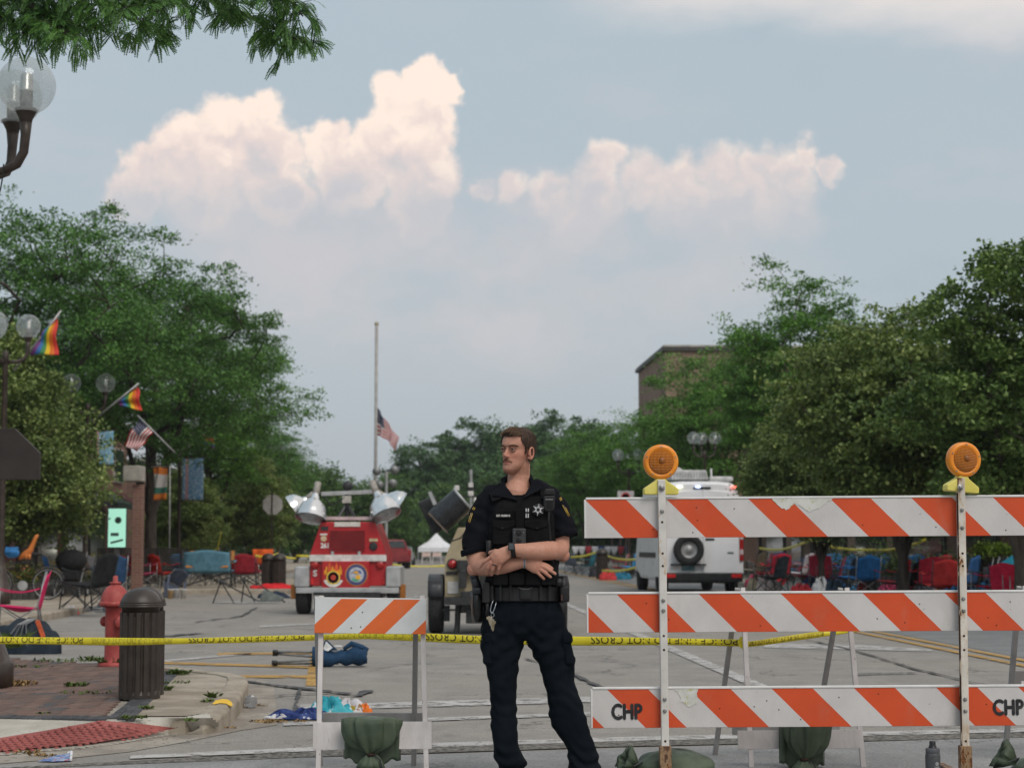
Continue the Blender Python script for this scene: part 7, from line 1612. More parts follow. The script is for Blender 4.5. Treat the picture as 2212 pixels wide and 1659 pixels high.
# ================================================================== things left along the pavements
STEEL = M('chair_tube', (.16, .165, .17), (.28, .285, .29), 9, .4, metal=.4); TUBEB = M('chair_tube_dark', (.018, .02, .022), None, 9, .45)
_CH = {}
def chair_parts(col, tube, wide):
    key = (col, tube.name, wide)
    if key in _CH: return _CH[key]
    w, d, sh_, bh = .27 * wide, .26, .42, .88; cl = cloth('%s' % abs(hash(key[0])) if False else 'c%02d%02d%02d' % tuple(int(99 * c) for c in col), col); P = []
    seat = MB().grid(lambda a_, b_: Vector(((a_ - .5) * 2 * w, -d + b_ * 2 * d, sh_ - .07 * math.sin(math.pi * a_) * math.sin(math.pi * b_) - .05 * b_ + .05 * (1 - b_) * 0)), 10, 8, .006); P.append(('seat', seat.mesh('seat', cl, True)))
    back = MB().grid(lambda a_, b_: Vector(((a_ - .5) * 2 * w * (1 - .06 * b_), d - .02 + .13 * b_ + .05 * math.sin(math.pi * a_), sh_ - .06 + b_ * (bh - sh_ + .04 + .03 * math.cos((a_ - .5) * 6)))), 10, 8, .006); P.append(('backrest', back.mesh('backrest', cl, True)))
    for s_ in (-1, 1):
        P.append(('armrest', MB().grid(lambda a_, b_: Vector((s_ * (w + .02) + (b_ - .5) * .07, -d - .02 + a_ * (2 * d + .04), .64 - .05 * math.sin(math.pi * a_))), 8, 2, .008).mesh('armrest', cl, True)))
        P.append(('front_leg', MB().tube([(s_ * (w + .01), -d - .02, .66), (s_ * w, -d - .02, .40), (s_ * (w + .03), -d - .05, .0)], .011, 6).mesh('front_leg', tube, True)))
        P.append(('back_post', MB().tube([(s_ * w, d + .10, bh), (s_ * w, d, .42), (s_ * (w + .03), d + .06, 0)], .011, 6).mesh('back_post', tube, True)))
        P.append(('side_brace', MB().tube([(s_ * (w + .03), -d - .05, .03), (s_ * w, d, .40)], .009, 5).mesh('side_brace', tube)))
        P.append(('side_brace', MB().tube([(s_ * (w + .03), d + .05, .03), (s_ * w, -d, .40)], .009, 5).mesh('side_brace', tube)))
    for y in (-d, d):
        P.append(('cross_brace', MB().tube([(-w - .02, y, .03), (w, y, .40)], .009, 5).mesh('cross_brace', tube))); P.append(('cross_brace', MB().tube([(w + .02, y, .03), (-w, y, .40)], .009, 5).mesh('cross_brace', tube)))
    _CH[key] = P; return P
def camp_chair(label, loc, rz, col, tube=None, wide=1.0, sc=1.0, group='folding camp chairs', tilt=None):
    t = thing('camp_chair', label, 'chair', loc, rz, group)
    for nm, me in chair_parts(col, tube or TUBEB, wide): link_mesh(nm, me, t)
    t.scale = (sc,) * 3
    if tilt: t.rotation_euler = (tilt[0], tilt[1], rz)
    return t
def heap(mb, c, sx, sy, h, seed, n=18, rnd_=.35, am=1.0):
    """a crumpled lump of cloth resting on the ground"""
    rs = random.Random(seed); ph = [rs.uniform(0, 6.28) for _ in range(8)]
    def fn(a_, b_):
        t = 2 * math.pi * a_; r = math.sin(b_ * math.pi / 2); k = 1 + rnd_ * (.4 * math.sin(3 * t + ph[0]) + .3 * math.sin(5 * t + ph[1]))
        z = h * (math.cos(b_ * math.pi / 2) ** .7) * (1 + am * (.45 * math.sin(4 * t + 5 * b_ + ph[2]) + .3 * math.sin(7 * t - 6 * b_ + ph[3]))) * (.75)
        return Vector(c) + Vector((sx * r * k * math.cos(t), sy * r * k * math.sin(t), max(.004, z)))
    return mb.grid(fn, n * 2, n)
def gpt(u, v, z=0.0): return G(u, v, z)
# ---- near litter on the road
tw_ = thing('beach_towel', 'turquoise towel crumpled on the road behind the left A-frame', 'towel', gpt(712, 1545)); heap(MB(), (0, 0, .006), .16, .20, .11, 3).build('cloth', M('towel_turquoise', (.02, .26, .33), (.08, .40, .46), 9, .9, bump=.5, bscale=90, spec=.1, speck=(14, .62, (.55, .58, .6))), tw_, True)
tw_ = thing('patterned_cloth', 'navy patterned cloth trailing along the road beside the turquoise towel', 'cloth', gpt(655, 1552)); heap(MB(), (0, 0, .006), .22, .16, .06, 5).build('cloth', M('cloth_navy_print', (.015, .025, .10), (.05, .08, .22), 22, .9, bump=.4, spec=.1, speck=(20, .62, (.5, .5, .55))), tw_, True); heap(MB(), (-.17, -.05, .006), .09, .06, .03, 6).build('white_end', M('cloth_white_end', (.5, .5, .52), None, 9, .9), tw_, True)
tw_ = thing('patterned_cloth', 'white, orange and green patterned cloth at the right of the towel heap', 'cloth', gpt(752, 1540)); heap(MB(), (0, 0, .006), .15, .16, .085, 8).build('cloth', M('cloth_floral', (.48, .46, .48), (.6, .58, .6), 6, .9, spec=.1, speck=(9, .56, (.25, .14, .05))), tw_, True); heap(MB(), (-.03, -.08, .006), .12, .06, .05, 9).build('orange_fold', M('cloth_orange_green', (.55, .12, .02), (.25, .28, .04), 12, .9, spec=.1), tw_, True); heap(MB(), (.13, -.06, .006), .05, .04, .06, 10).build('orange_tip', M('cloth_orange', (.62, .15, .02), None, 12, .9), tw_, True)
cup = thing('plastic_cup', 'clear plastic cup lying in the gutter beside the yellow kerb mark', 'cup', gpt(540, 1529)); PLA = M('clear_plastic', (.55, .56, .57), (.65, .66, .67), 9, .15, transm=.75, spec=.5)
MB().lathe([(.030, 0), (.032, .002), (.046, .11), (.048, .112), (.044, .110), (.030, .004), (0, .004)], 28, (0, .06, .047), (.12, -1, .08)).build('cup_wall', PLA, cup, True); MB().lathe([(.047, 0), (.050, .004), (.046, .008), (.02, .010), (0, .014)], 28, (.013, -.052, .056), (.12, -1, .08)).build('lid', PLA, cup, True)
fy = thing('leaflet', 'blue and white folded leaflet lying on the asphalt at the lower left', 'paper', gpt(118, 1642, .004)); L3 = [gpt(u, v, .008) - fy.location for u, v in ((81, 1643), (118, 1636), (154, 1633), (153, 1642), (118, 1644))]
FB = M('print_blue', (.03, .09, .33), (.35, .42, .55), 26, .5, speck=(18, .6, (.45, .05, .06)))
MB().add([L3[0], L3[1] + Vector((0, 0, .012)), L3[4], ], [(0, 1, 2)]).add([L3[1] + Vector((0, 0, .012)), L3[2] + Vector((0, 0, .02)), L3[3], L3[4]], [(0, 1, 2, 3)]).build('printed_sheet', FB, fy); MB().tube([L3[2] + Vector((-.02, 0, .018)), L3[2] + Vector((.0, .0, .026)), L3[3] + Vector((0, 0, .006))], .008, 8).build('curled_edge', M('paper_white', (.6, .6, .62), None, 9, .7), fy)
fc_ = thing('folded_camp_chair', 'folded blue camp chair lying on the yellow hatching', 'chair', gpt(700, 1440), R(3)); BLU = cloth('navy_blue', (.012, .040, .085)); NT_ = (.0)
for k, (y, z0) in enumerate(((0, .035), (.05, .15), (-.05, .05), (.06, .13))):
    l_ = MB().tube([(-.50, y, z0 + (.0 if k % 2 == 0 else 0)), (.15, y * .6, z0 + (.04 if k == 2 else (-.05 if k == 3 else .0)))], .012, 8).build('leg', STEEL, fc_, True); MB().lathe([(.022, 0), (.022, .05), (.016, .055)], 10, (-.53, y, z0), (1, 0, 0)).build('foot_cap', TUBEB, l_, True)
V = []
lp_ = MB(); lp_.grid(lambda a_, b_: Vector((-.12 + .56 * a_, .0 + .10 * math.cos(2 * math.pi * b_) * (1 + .2 * math.sin(9 * a_)), .10 + (.085 + .015 * math.sin(11 * a_) + .012 * math.sin(23 * a_ + 9 * b_)) * math.sin(2 * math.pi * b_) + .015 * math.sin(7 * a_ + 4 * b_))), 30, 22).build('folded_cloth', BLU, fc_, True)
MB().add([(-.06, -.06, .17), (.02, -.05, .28), (.14, -.04, .17), (.05, -.09, .17)], [(0, 1, 2, 3)]).add([(-.06, -.03, .17), (.02, -.03, .285), (.14, -.02, .17)], [(0, 1, 2)]).build('fold_flap', BLU, fc_); MB().add([(-.01, -.075, .18), (.022, -.07, .265), (.09, -.075, .2), (.045, -.1, .165)], [(0, 1, 2, 3)]).build('white_label', M('label_bright', (.6, .62, .62), None, 9, .7), fc_); MB().tube([(.2, -.02, .18), (.28, -.02, .235), (.38, -.01, .20), (.45, 0, .17)], [.02, .03, .03, .02], 8).build('strap_roll', BLU, fc_, True)
# ---- left pavement, near to far
camp_chair('bright pink camp chair tipped at the far left edge', gpt(40, 1372) + Vector((0, 0, .0)), R(-78), (.52, .015, .10), STEEL, 1.0, 1.0)
bg = thing('canopy_bag', 'dark navy collapsed canopy bag with orange tab at the left edge', 'bag', gpt(58, 1411)); heap(MB(), (0, 0, .0), .40, .24, .46, 12, 24, .2, .28).build('fabric', cloth('dark_navy', (.010, .018, .028), .6), bg, True); MB().box((.20, -.20, .29), (.05, .02, .21), (.2, -.32, 0)).build('orange_tab', M('tab_orange', (.6, .11, .04), None, 9, .7), bg, bevel=.004)
for k in range(4): MB().tube([(-.3 + .12 * k, -.2, .02), (-.05 + .03 * k, -.22, .34), (.05 + .02 * k, -.1, .40)], .009, 6).build('frame_rod', STEEL, bg)
fl2 = thing('folded_camp_chair', 'folded grey camp chair lying behind the fire hydrant', 'chair', gpt(205, 1325), R(2))
for k in range(4): l_ = MB().tube([(-.35, -.05 + .03 * k, .04 + .035 * (k % 2) * 1.6), (.45, -.05 + .03 * k, .06 + .03 * k)], .012, 7).build('leg', STEEL, fl2, True); MB().lathe([(.02, 0), (.02, .04), (0, .04)], 8, (-.38, -.05 + .03 * k, .04 + .056 * (k % 2)), (1, 0, 0)).build('foot_cap', TUBEB, l_)
heap(MB(), (.28, .05, .02), .3, .1, .2, 14).build('folded_cloth', cloth('slate', (.05, .06, .07)), fl2, True)
cp = thing('cap', 'small white and red cap lying by the left kerb', 'cap', gpt(152, 1327)); heap(MB(), (0, 0, 0), .11, .09, .14, 15, 10, .1).build('crown', M('cap_white', (.5, .48, .5), None, 8, .8), cp, True); heap(MB(), (.1, -.04, 0), .07, .05, .09, 16, 8, .1).build('red_panel', M('cap_red', (.42, .04, .05), None, 8, .8), cp, True)
camp_chair('tall black camp chair left of the fire hydrant', gpt(190, 1316, .12), R(-115), (.012, .013, .014), TUBEB, 1.05, 1.12)
camp_chair('navy blue camp chair with pale frame behind the hydrant', gpt(236, 1302, .12), R(-150), (.02, .055, .12), STEEL, .85, 1.05)
camp_chair('overturned grey blue camp chair between the benches and the hydrant', gpt(352, 1290, 0), R(40), (.07, .085, .12), STEEL, .9, .9, tilt=(R(62), R(20)))
# bicycle (rear wheel, seat stay, saddle) with things hung on it
bi = thing('bicycle', 'dark bicycle leaning under the low linden at the left edge', 'bicycle', gpt(70, 1296, .125), R(12)); BKF = M('bike_black', (.015, .016, .018), None, 9, .4)
for x in (.30, -.72):
    wl = MB().tube([(x + .31 * math.cos(k * 2 * math.pi / 32), 0, .33 + .31 * math.sin(k * 2 * math.pi / 32)) for k in range(33)], .017, 8, cap=False).build('wheel', BLK, bi, True); MB().tube([(x + .29 * math.cos(k * 2 * math.pi / 32), 0, .33 + .29 * math.sin(k * 2 * math.pi / 32)) for k in range(33)], .008, 6, cap=False).build('rim', GREYM, wl, True)
    for k in range(12): a_ = k * math.pi / 12; MB().tube([(x - .29 * math.cos(a_), 0, .33 - .29 * math.sin(a_)), (x + .29 * math.cos(a_), 0, .33 + .29 * math.sin(a_))], .0015, 3).build('spoke', GREYM, wl)
    MB().grid(lambda a_, b_: Vector((x + .345 * math.cos(R(20 + 120 * a_)), (b_ - .5) * .05, .33 + .345 * math.sin(R(20 + 120 * a_)))), 12, 2, .004).build('mudguard', M('mudguard_cream', (.42, .38, .30), None, 9, .5), bi, True)
MB().tube([(-.72, 0, .33), (-.62, 0, .78), (-.02, 0, .74), (-.20, 0, .30), (-.58, 0, .66)], .017, 8).build('frame', BKF, bi, True); MB().tube([(-.20, 0, .30), (.30, 0, .33), (-.02, 0, .72)], .012, 8).build('rear_triangle', BKF, bi, True); MB().tube([(-.01, 0, .72), (.02, 0, .92)], .014, 8).build('seat_post', BKF, bi); MB().ball((.03, 0, .94), (.14, .07, .035), 14).build('saddle', BLK, bi, True); MB().tube([(-.60, -.28, .98), (-.62, 0, .94), (-.60, .28, .98)], .013, 8).build('handlebar', BKF, bi, True); MB().lathe([(.10, 0), (.10, .008), (.03, .012)], 20, (-.20, -.03, .30), (0, -1, 0)).build('chainring', GREYM, bi)
hm_ = thing('cycle_helmet', 'bright blue cycle helmet hanging on the bicycle', 'helmet', Q(26, 1197, 37.4)); MB().ball((0, 0, .02), (.15, .12, .10), 18).build('shell', M('helmet_blue', (.02, .17, .42), None, 9, .35), hm_, True)
for k in range(7):
    x = -.11 + .0367 * k; hb = MB().tube([(x, -.11 * math.cos(a_) * math.sqrt(max(.05, 1 - (x / .14) ** 2)) * 1.2, .02 + .115 * math.sin(a_)) for a_ in [i * math.pi / 10 for i in range(11)]], .016, 6); hb.build('shell_rib', M('helmet_blue', (.02, .17, .42), None, 9, .35), hm_, True)
tb = thing('cool_box_lid', 'white domed lid standing at the left edge under the helmet', 'cool box', gpt(8, 1292, .125)); MB().lathe([(.44, 0), (.44, .12), (.42, .22), (.36, .32), (.24, .40), (.1, .44), (0, .45)], 28).build('dome', M('dome_white', (.44, .43, .48), None, 5, .5), tb, True); MB().lathe([(.46, -.0), (.46, .06), (.43, .07)], 28).build('base_rim', GREYM, tb, True)
og = thing('inflatable_toy', 'orange inflatable long-necked toy above the bicycle', 'toy', Q(60, 1205, 37.5)); ORT = M('toy_orange', (.50, .14, .025), (.58, .19, .04), 6, .45)
MB().tube([(-.18, 0, -.02), (-.10, 0, .04), (-.01, 0, .10), (.05, 0, .16), (.10, 0, .28), (.14, 0, .38), (.17, 0, .44), (.20, 0, .46)], [.03, .055, .075, .06, .045, .038, .04, .02], 14).build('body', ORT, og, True)
for x in (-.02, .04): MB().tube([(x, -.04, .08), (x + .01, -.05, -.02)], [.035, .025], 10).build('leg', ORT, og, True)
st_ = thing('stroller', 'black pushchair with a dark hood behind the bicycle', 'pushchair', gpt(98, 1292, .125) + Vector((.25, 1.2, 0))); MB().ball((0, 0, .78), (.34, .40, .26), 18).build('hood', cloth('stroller_black', (.012, .012, .013)), st_, True); MB().box((0, 0, .46), (.42, .6, .25)).build('seat', MATS['cloth_stroller_black'], st_, bevel=.06)
for s_ in (-1, 1):
    MB().tube([(s_ * .26, -.45, .05), (s_ * .25, .05, .55), (s_ * .22, .55, .98)], .014, 7).build('frame_tube', STEEL, st_)
    for y in (-.42, .35): wheel(st_, (s_ * .27, y, .13), .13, .05, n=16)
# planters with red flowers along the left pavement
FLO = leafmat('flower_mix', (.10, .14, .03), (.10, .16, .03), (.50, .06, .05), .15); PLW = M('planter_grey', (.07, .065, .06), (.12, .11, .10), 8, .85, bump=.5, bscale=20)
def planter(label, loc, L, mat=None, h=.34, seed=1, fol=None, top=.34, rz=0.0):
    t = thing('planter', label, 'planter', loc, rz, 'flower planters'); n = max(3, int(L / .12))
    MB().box((0, .2, h / 2 - .01), (L - .02, .36, h - .02)).build('trough', M('planter_soil', (.03, .022, .016), None, 9, .9), t)
    for k in range(n): MB().box((-L / 2 + (k + .5) * L / n, 0, h / 2), (L / n - .012, .03, h)).build('board', mat or PLW, t, bevel=.004)
    rs = np.random.RandomState(seed); N = int(900 * L); C = np.stack([rs.uniform(-L / 2, L / 2, N), .2 + rs.normal(size=N) * .14, h + np.abs(rs.normal(size=N)) * top * .45], 1); V, Fq = leaf_quads(C, None, rs, .075, .045, .1); link_mesh('foliage', np_mesh('foliage', V, Fq, fol or FLO), t); return t
planter('long grey plank planter with red flowers left of the black chair', gpt(130, 1285, .125), 2.2, seed=3); planter('grey plank planter with flowers below the bicycle', gpt(25, 1296, .125) + Vector((-.4, .3, 0)), 1.6, seed=4)
# black slatted benches
def bench(label, loc, L, rz=0.0):
    t = thing('bench', label, 'bench', loc, rz, 'black slatted benches'); sl = MB().box((0, 0, 0), (L, .03, .05)).mesh('slat', M('bench_black', (.020, .017, .015), (.034, .030, .027), 8, .5), False)
    for k in range(11): o_ = link_mesh('back_slat', sl, t); o_.location = (0, .02 + .03 * k * .35, .40 + .062 * k)
    for k in range(6): o_ = link_mesh('seat_slat', sl, t); o_.location = (0, .12 + .075 * k, .42); o_.rotation_euler = (R(90), 0, 0)
    for x in (-L / 2 + .15, 0, L / 2 - .15): MB().tube([(x, .02, 1.02), (x, .0, .4), (x, -.04, 0)], .03, 6).build('leg', DKM, t); MB().tube([(x, .1, .4), (x, .55, .4), (x, .55, 0)], .025, 6).build('leg', DKM, t)
    return t
bench('black slatted bench back left of the blue double chair', at(343, 50.5, .125), 1.55, 0); bench('black slatted bench turned away, next to the green sign', at(262, 49, .125), 1.25, R(14))
dbl = camp_chair('wide blue grey double camp chair with orange trim right of the benches', at(452, 49.5, .128), R(180), (.085, .20, .27), TUBEB, 2.1, 1.12)
for x in (-.50, .46): MB().box((x, -.35, .72), (.10, .03, .3)).build('orange_trim', M('trim_orange', (.5, .22, .06), None, 9, .8), dbl)
MB().box((0, .30, .50), (1.0, .02, .05)).build('orange_band', MATS['trim_orange'], dbl)
camp_chair('dark red camp chair right of the blue double chair', at(527, 50.5, .128), R(185), (.24, .015, .025), TUBEB, 1.2, 1.0); camp_chair('crimson camp chair tucked behind the dark red one', at(548, 53.0, .128), R(165), (.30, .02, .03), TUBEB, 1.0, .95)
camp_chair('teal camp chair partly behind the blue double chair', at(492, 53.5, .128), R(200), (.02, .09, .10), TUBEB, 1.0, .9)
ff_ = thing('collapsed_chair_frame', 'collapsed dark chair frames with pale cloth lying in the parking bay', 'chair', gpt(515, 1303))
for k, (x0, z0, x1, z1) in enumerate(((-.55, 0, -.38, .48), (-.38, .46, -.10, 0), (.05, 0, .12, .5), (.12, .46, .35, .02), (-.36, .44, .45, .04), (.14, .60, 1.0, .02), (-.38, .5, .14, .62))): MB().tube([(x0, .05 * (k % 3), z0), (x1, .05 * (k % 2), z1)], .014, 6).build('frame_rod', TUBEB, ff_)
for k, (x, z) in enumerate(((-.38, .46), (.12, .48))): MB().ball((x, 0, z), .045, 8).build('joint', TUBEB, ff_)
MB().grid(lambda a_, b_: Vector((-.5 + 1.4 * a_, -.1 + .3 * b_, .012 + .02 * abs(math.sin(7 * a_)))), 14, 3, .004).build('pale_cloth', M('cloth_pale', (.42, .44, .44), None, 9, .8), ff_, True); MB().grid(lambda a_, b_: Vector((.45 + .45 * a_ + .1 * b_, -.05 + .05 * a_, .04 + .26 * b_ * (1 - a_ * .7))), 8, 6, .006).build('grey_cloth', cloth('grey_green', (.14, .16, .15)), ff_, True)
for i, (u, v, c_, lab) in enumerate(((368, 1293, (.42, .28, .14), 'brown paper cup left of three cups in the parking bay'), (380, 1292, (.5, .5, .5), 'white paper cup between two others in the parking bay'), (396, 1293, (.46, .44, .40), 'tallest pale paper cup of three in the parking bay'))):
    t = thing('paper_cup', lab, 'cup', gpt(u, v), 0, 'paper cups on the road'); MB().lathe([(.055, 0), (.075, .20), (.078, .205), (.070, .2), (.05, .01)], 18).build('cup_wall', M('cup_%d' % i, c_, None, 6, .7), t, True); MB().lathe([(.08, .2), (.082, .215), (.06, .225), (0, .225)], 18).build('lid', M('cup_lid', (.5, .5, .5), None, 9, .5), t, True)
rc = thing('red_cloth', 'bright red cloth spread on the far kerb beside the red trailer', 'cloth', at(598, 48.4, .128)); heap(MB(), (0, 0, 0), .72, .35, .11, 21).build('cloth', cloth('bright_red', (.48, .015, .02)), rc, True)
dc = thing('dark_cloth', 'dark blue cloth dropped on the road left of the red trailer', 'cloth', gpt(592, 1292)); heap(MB(), (0, 0, 0), .36, .2, .14, 22).build('cloth', cloth('ink_blue', (.02, .03, .05)), dc, True)
ov = thing('safety_vest', 'orange safety vest hung near the far brown bins', 'vest', at(568, 56, .128)); MB().grid(lambda a_, b_: Vector(((a_ - .5) * .6, .04 * math.sin(9 * a_), .55 + .45 * b_)), 12, 8, .02).build('cloth', cloth('safety_orange', (.6, .10, .02)), ov, True); MB().tube([(0, .05, 0), (0, .05, 1.05)], .02, 6).build('stand', TUBEB, ov)
pt = thing('paper_litter', 'scrap of pink paper on the road behind the police tape', 'paper', gpt(1000, 1383)); heap(MB(), (0, 0, 0), .24, .10, .018, 23).build('sheet', M('pink_paper', (.55, .22, .24), (.6, .3, .32), 9, .7), pt, True)
for i, (u, v, c_, lab) in enumerate(((730, 1337 + 60, (.5, .5, .5), 'tiny white scrap near the folded blue chair'), (1040, 1262, (.5, .5, .5), 'white scrap on the far road left of the van'), (729, 1345, (.35, .4, .5), 'pale scrap below the red trailer'))):
    t = thing('paper_scrap', lab, 'paper', gpt(u, v), 0, 'paper scraps'); heap(MB(), (0, 0, 0), .06, .04, .02, 30 + i).build('sheet', M('scrap_%d' % i, c_, None, 9, .7), t)
bx_ = thing('crushed_can', 'small pale blue crushed can in the gutter crack', 'can', gpt(728 - 0, 1318)); MB().lathe([(.03, 0), (.033, .02), (.026, .06), (.033, .11), (.03, .12)], 12, (0, 0, .033), (1, .2, 0)).build('can_wall', M('can_blue', (.3, .36, .5), None, 9, .4), bx_, True)
# ---- right pavement: rows of abandoned chairs, bags and planters
RC = 'abandoned chairs along the right pavement'
right = [(1650, 50, (.36, .02, .035), 180, 'red folding chair just right of the van bumper'), (1676, 47.5, (.30, .015, .03), 165, 'crimson folding chair second from the van'), (1622, 54, (.26, .23, .17), 190, 'beige folding chair half hidden by the van'),
         (1706, 52, (.42, .04, .08), 200, 'pink red chair third from the van'), (1738, 46, (.33, .02, .05), 170, 'red chair fourth from the van'), (1760, 49, (.06, .12, .30), 185, 'blue chair next to the fourth red one'), (1790, 44, (.35, .02, .06), 175, 'red and blue chair left of the blue double chairs'),
         (1812, 47, (.03, .12, .28), 190, 'teal blue chair left of the bright blue chairs'), (1842, 41.5, (.012, .095, .26), 170, 'bright blue chair with red cup holder under the right linden'), (1866, 41, (.010, .08, .22), 185, 'deep blue chair beside the bright blue one'),
         (1905, 42, (.014, .014, .015), 180, 'black chair behind the green planter on the right'), (1950, 37, (.013, .013, .014), 160, 'black chair right of the planter'), (1978, 38.5, (.26, .02, .025), 200, 'dark red low chair left of the leaning board'), (2006, 36.5, (.40, .02, .04), 150, 'narrow red chair standing before the leaning board'),
         (2068, 36, (.03, .10, .25), 175, 'blue chair right of the leaning board'), (2110, 34.5, (.02, .022, .024), 190, 'black chair behind the right rusty post'), (2148, 33, (.42, .012, .05), 160, 'magenta chair with high back near the right edge'), (2176, 32, (.34, .01, .035), 185, 'dark pink chair beside the magenta one'), (2206, 31.2, (.40, .03, .05), 170, 'red chair cut by the right edge'),
         (1663, 43, (.02, .02, .025), 150, 'black chair in front of the crimson one near the van'), (1722, 48.5, (.30, .28, .30), 175, 'pale grey chair between the red chairs right of the van'), (1775, 45.5, (.30, .02, .04), 160, 'dark crimson chair behind the white cloth bag'), (1827, 43, (.02, .03, .05), 190, 'ink blue chair left of the bright blue chairs'),
         (1925, 39, (.25, .02, .03), 185, 'wine red chair between the two black chairs'), (1962, 41, (.03, .08, .18), 170, 'dark blue chair behind the low red chair'), (2030, 34.5, (.30, .02, .02), 160, 'red chair lying low under the leaning board'), (2088, 37, (.12, .12, .13), 180, 'grey chair behind the square blue bag'), (2122, 33.6, (.03, .03, .035), 165, 'black chair left of the magenta chair'), (2192, 33.5, (.03, .09, .20), 175, 'blue chair between the two chairs at the right edge'),
         (1240, 74, (.05, .06, .08), 180, 'dark chair beside the officer on the far right pavement'), (1335, 66, (.35, .03, .04), 170, 'red chair on the far right pavement by the brown bin'), (1265, 70, (.02, .10, .12), 190, 'teal chair on the far right pavement'), (1360, 63, (.03, .14, .28), 180, 'blue chair just left of the van on the pavement')]
for i, (u, Y, c_, rz, lab) in enumerate(right): camp_chair(lab, at(u, Y, .128), R((rz if i % 4 == 1 else -95) + 35 * math.sin(i * 2.1)), tuple(min(.7, v * 1.35) for v in c_), TUBEB if i % 3 else STEEL, 1.0, .98 + .06 * math.sin(i), RC)
ORD = ['first', 'second', 'third', 'fourth', 'fifth', 'sixth', 'seventh', 'eighth', 'ninth', 'tenth', 'eleventh', 'twelfth', 'thirteenth', 'fourteenth', 'fifteenth', 'sixteenth']
PAL = [('red', (.42, .02, .03)), ('blue', (.02, .12, .34)), ('pink', (.50, .06, .14)), ('navy', (.02, .04, .12)), ('scarlet', (.50, .03, .02)), ('grey', (.20, .20, .22)), ('sky blue', (.06, .24, .45))]
for i in range(16):
    cn, c_ = PAL[(i * 3 + i // 4) % 7]; u = 1640 + i * 36 + 9 * math.sin(i * 3.3); Y = 57 - i * 1.55; camp_chair('%s %s chair from the van in the rear row of the right pavement' % (ORD[i], cn), at(u, Y + 1.3, .128), R(-90 + 60 * math.sin(i * 1.9)), c_, TUBEB if i % 2 else STEEL, 1.0, 1.02, RC)
for i in range(9):
    cn, c_ = PAL[(i * 2 + 1) % 7]; u = 130 + i * 45; Y = 43.5 + i * 1.2; camp_chair('%s %s chair from the bicycle in the rear row of the left pavement' % (ORD[i], cn), at(u, Y, .128), R(90 + 60 * math.sin(i * 1.7)), tuple(v * .6 for v in c_), TUBEB if i % 2 else STEEL, 1.0, 1.0, 'abandoned chairs along the left pavement')
for i in range(14):
    cn, c_ = PAL[(i * 5 + 2) % 7]; t = thing('blanket', '%s crumpled %s blanket from the van on the right pavement' % (ORD[i], cn), 'blanket', at(1634 + i * 41, 50 - i * 1.38, .128), 0, 'blankets on the right pavement'); heap(MB(), (0, 0, 0), .34, .26, .30 + .12 * math.sin(i * 2.3), 90 + i, 12, .2).build('cloth', cloth('k%02d%02d%02d' % tuple(int(99 * c) for c in c_), c_), t, True)
GRB = leafmat('basket_lime', (.10, .17, .02), (.17, .26, .03), (.24, .34, .05), .2); GRD = leafmat('planter_green', (.04, .08, .02), (.07, .12, .03), (.13, .18, .05), .2)
planter('dark planter with green and red plants under the right linden', at(1985, 41, .128), 2.2, DTRIM, .45, 7, GRD, .7); planter('dark planter with trailing green plants behind the bright blue chairs', at(1880, 45, .128), 1.8, DTRIM, .45, 8, GRD, .8); planter('low planter of lime plants behind the right rusty post', at(2105, 38, .128), 1.2, DTRIM, .3, 9, GRB, .4)
for i, (u, lab) in enumerate(((2128, 'left lime green hanging basket near the right edge'), (2162, 'right lime green hanging basket near the right edge'))):
    t = thing('hanging_basket', lab, 'hanging basket', at(u, 36, .128), 0, 'hanging baskets'); zc = Q(u, 1196, 36).z - .128; MB().lathe([(.03, zc - .25), (.13, zc - .16), (.2, zc - .02), (.19, zc)], 16).build('basket', M('basket_brown', (.06, .04, .03), None, 9, .8), t, True); rs = np.random.RandomState(50 + i); C = rs.normal(size=(1300, 3)) * np.array([.12, .12, .085]) + np.array([0, 0, zc + .02]); V, Fq = leaf_quads(C, None, rs, .07, .05, .3); link_mesh('foliage', np_mesh('foliage', V, Fq, GRB), t); MB().tube([(0, .3, 0), (0, .3, zc + .7), (0, .1, zc + .8), (0, 0, zc + .6)], .025, 8).build('hanger_post', LBR, t, True)
    for a_ in (0, 120, 240): MB().tube([(.19 * math.cos(R(a_)), .19 * math.sin(R(a_)), zc), (0, 0, zc + .6)], .005, 4).build('chain', DKM, t)
lb_ = thing('leaning_board', 'grey board with orange edge leaning among the right chairs', 'board', at(2042, 35.5, .128)); MB().prism([(-.45, .05), (.40, .60), (.46, .52), (-.38, -.02)], (0, 0, .05), (1, 0, 0), (0, 0, 1), (0, 1, .1), .5).build('panel', M('board_grey', (.20, .20, .24), None, 5, .6), lb_, bevel=.01); MB().beam((-.46, -.02, .10), (.41, -.02, .66), .03, .04, (0, 1, 0)).build('orange_edge', M('edge_orange', (.45, .14, .06), None, 9, .6), lb_); MB().beam((.30, .2, .55), (.38, .3, 0), .04, .03).build('prop', WOODG, lb_)
um = thing('beach_umbrella', 'turquoise umbrella half folded at the right edge', 'umbrella', at(2222, 33, .128)); 
for k in range(8):
    a0, a1 = 2 * math.pi * k / 8, 2 * math.pi * (k + 1) / 8; MB().add([(0, 0, 1.12), (.55 * math.cos(a0), .55 * math.sin(a0), .78), (.50 * math.cos((a0 + a1) / 2), .50 * math.sin((a0 + a1) / 2), .80), (.55 * math.cos(a1), .55 * math.sin(a1), .78)], [(0, 1, 2, 3)]).build('canopy_panel', cloth('turquoise', (.02, .26, .36)), um)
MB().tube([(0, 0, 0), (0, 0, 1.2)], .015, 6).build('pole', STEEL, um)
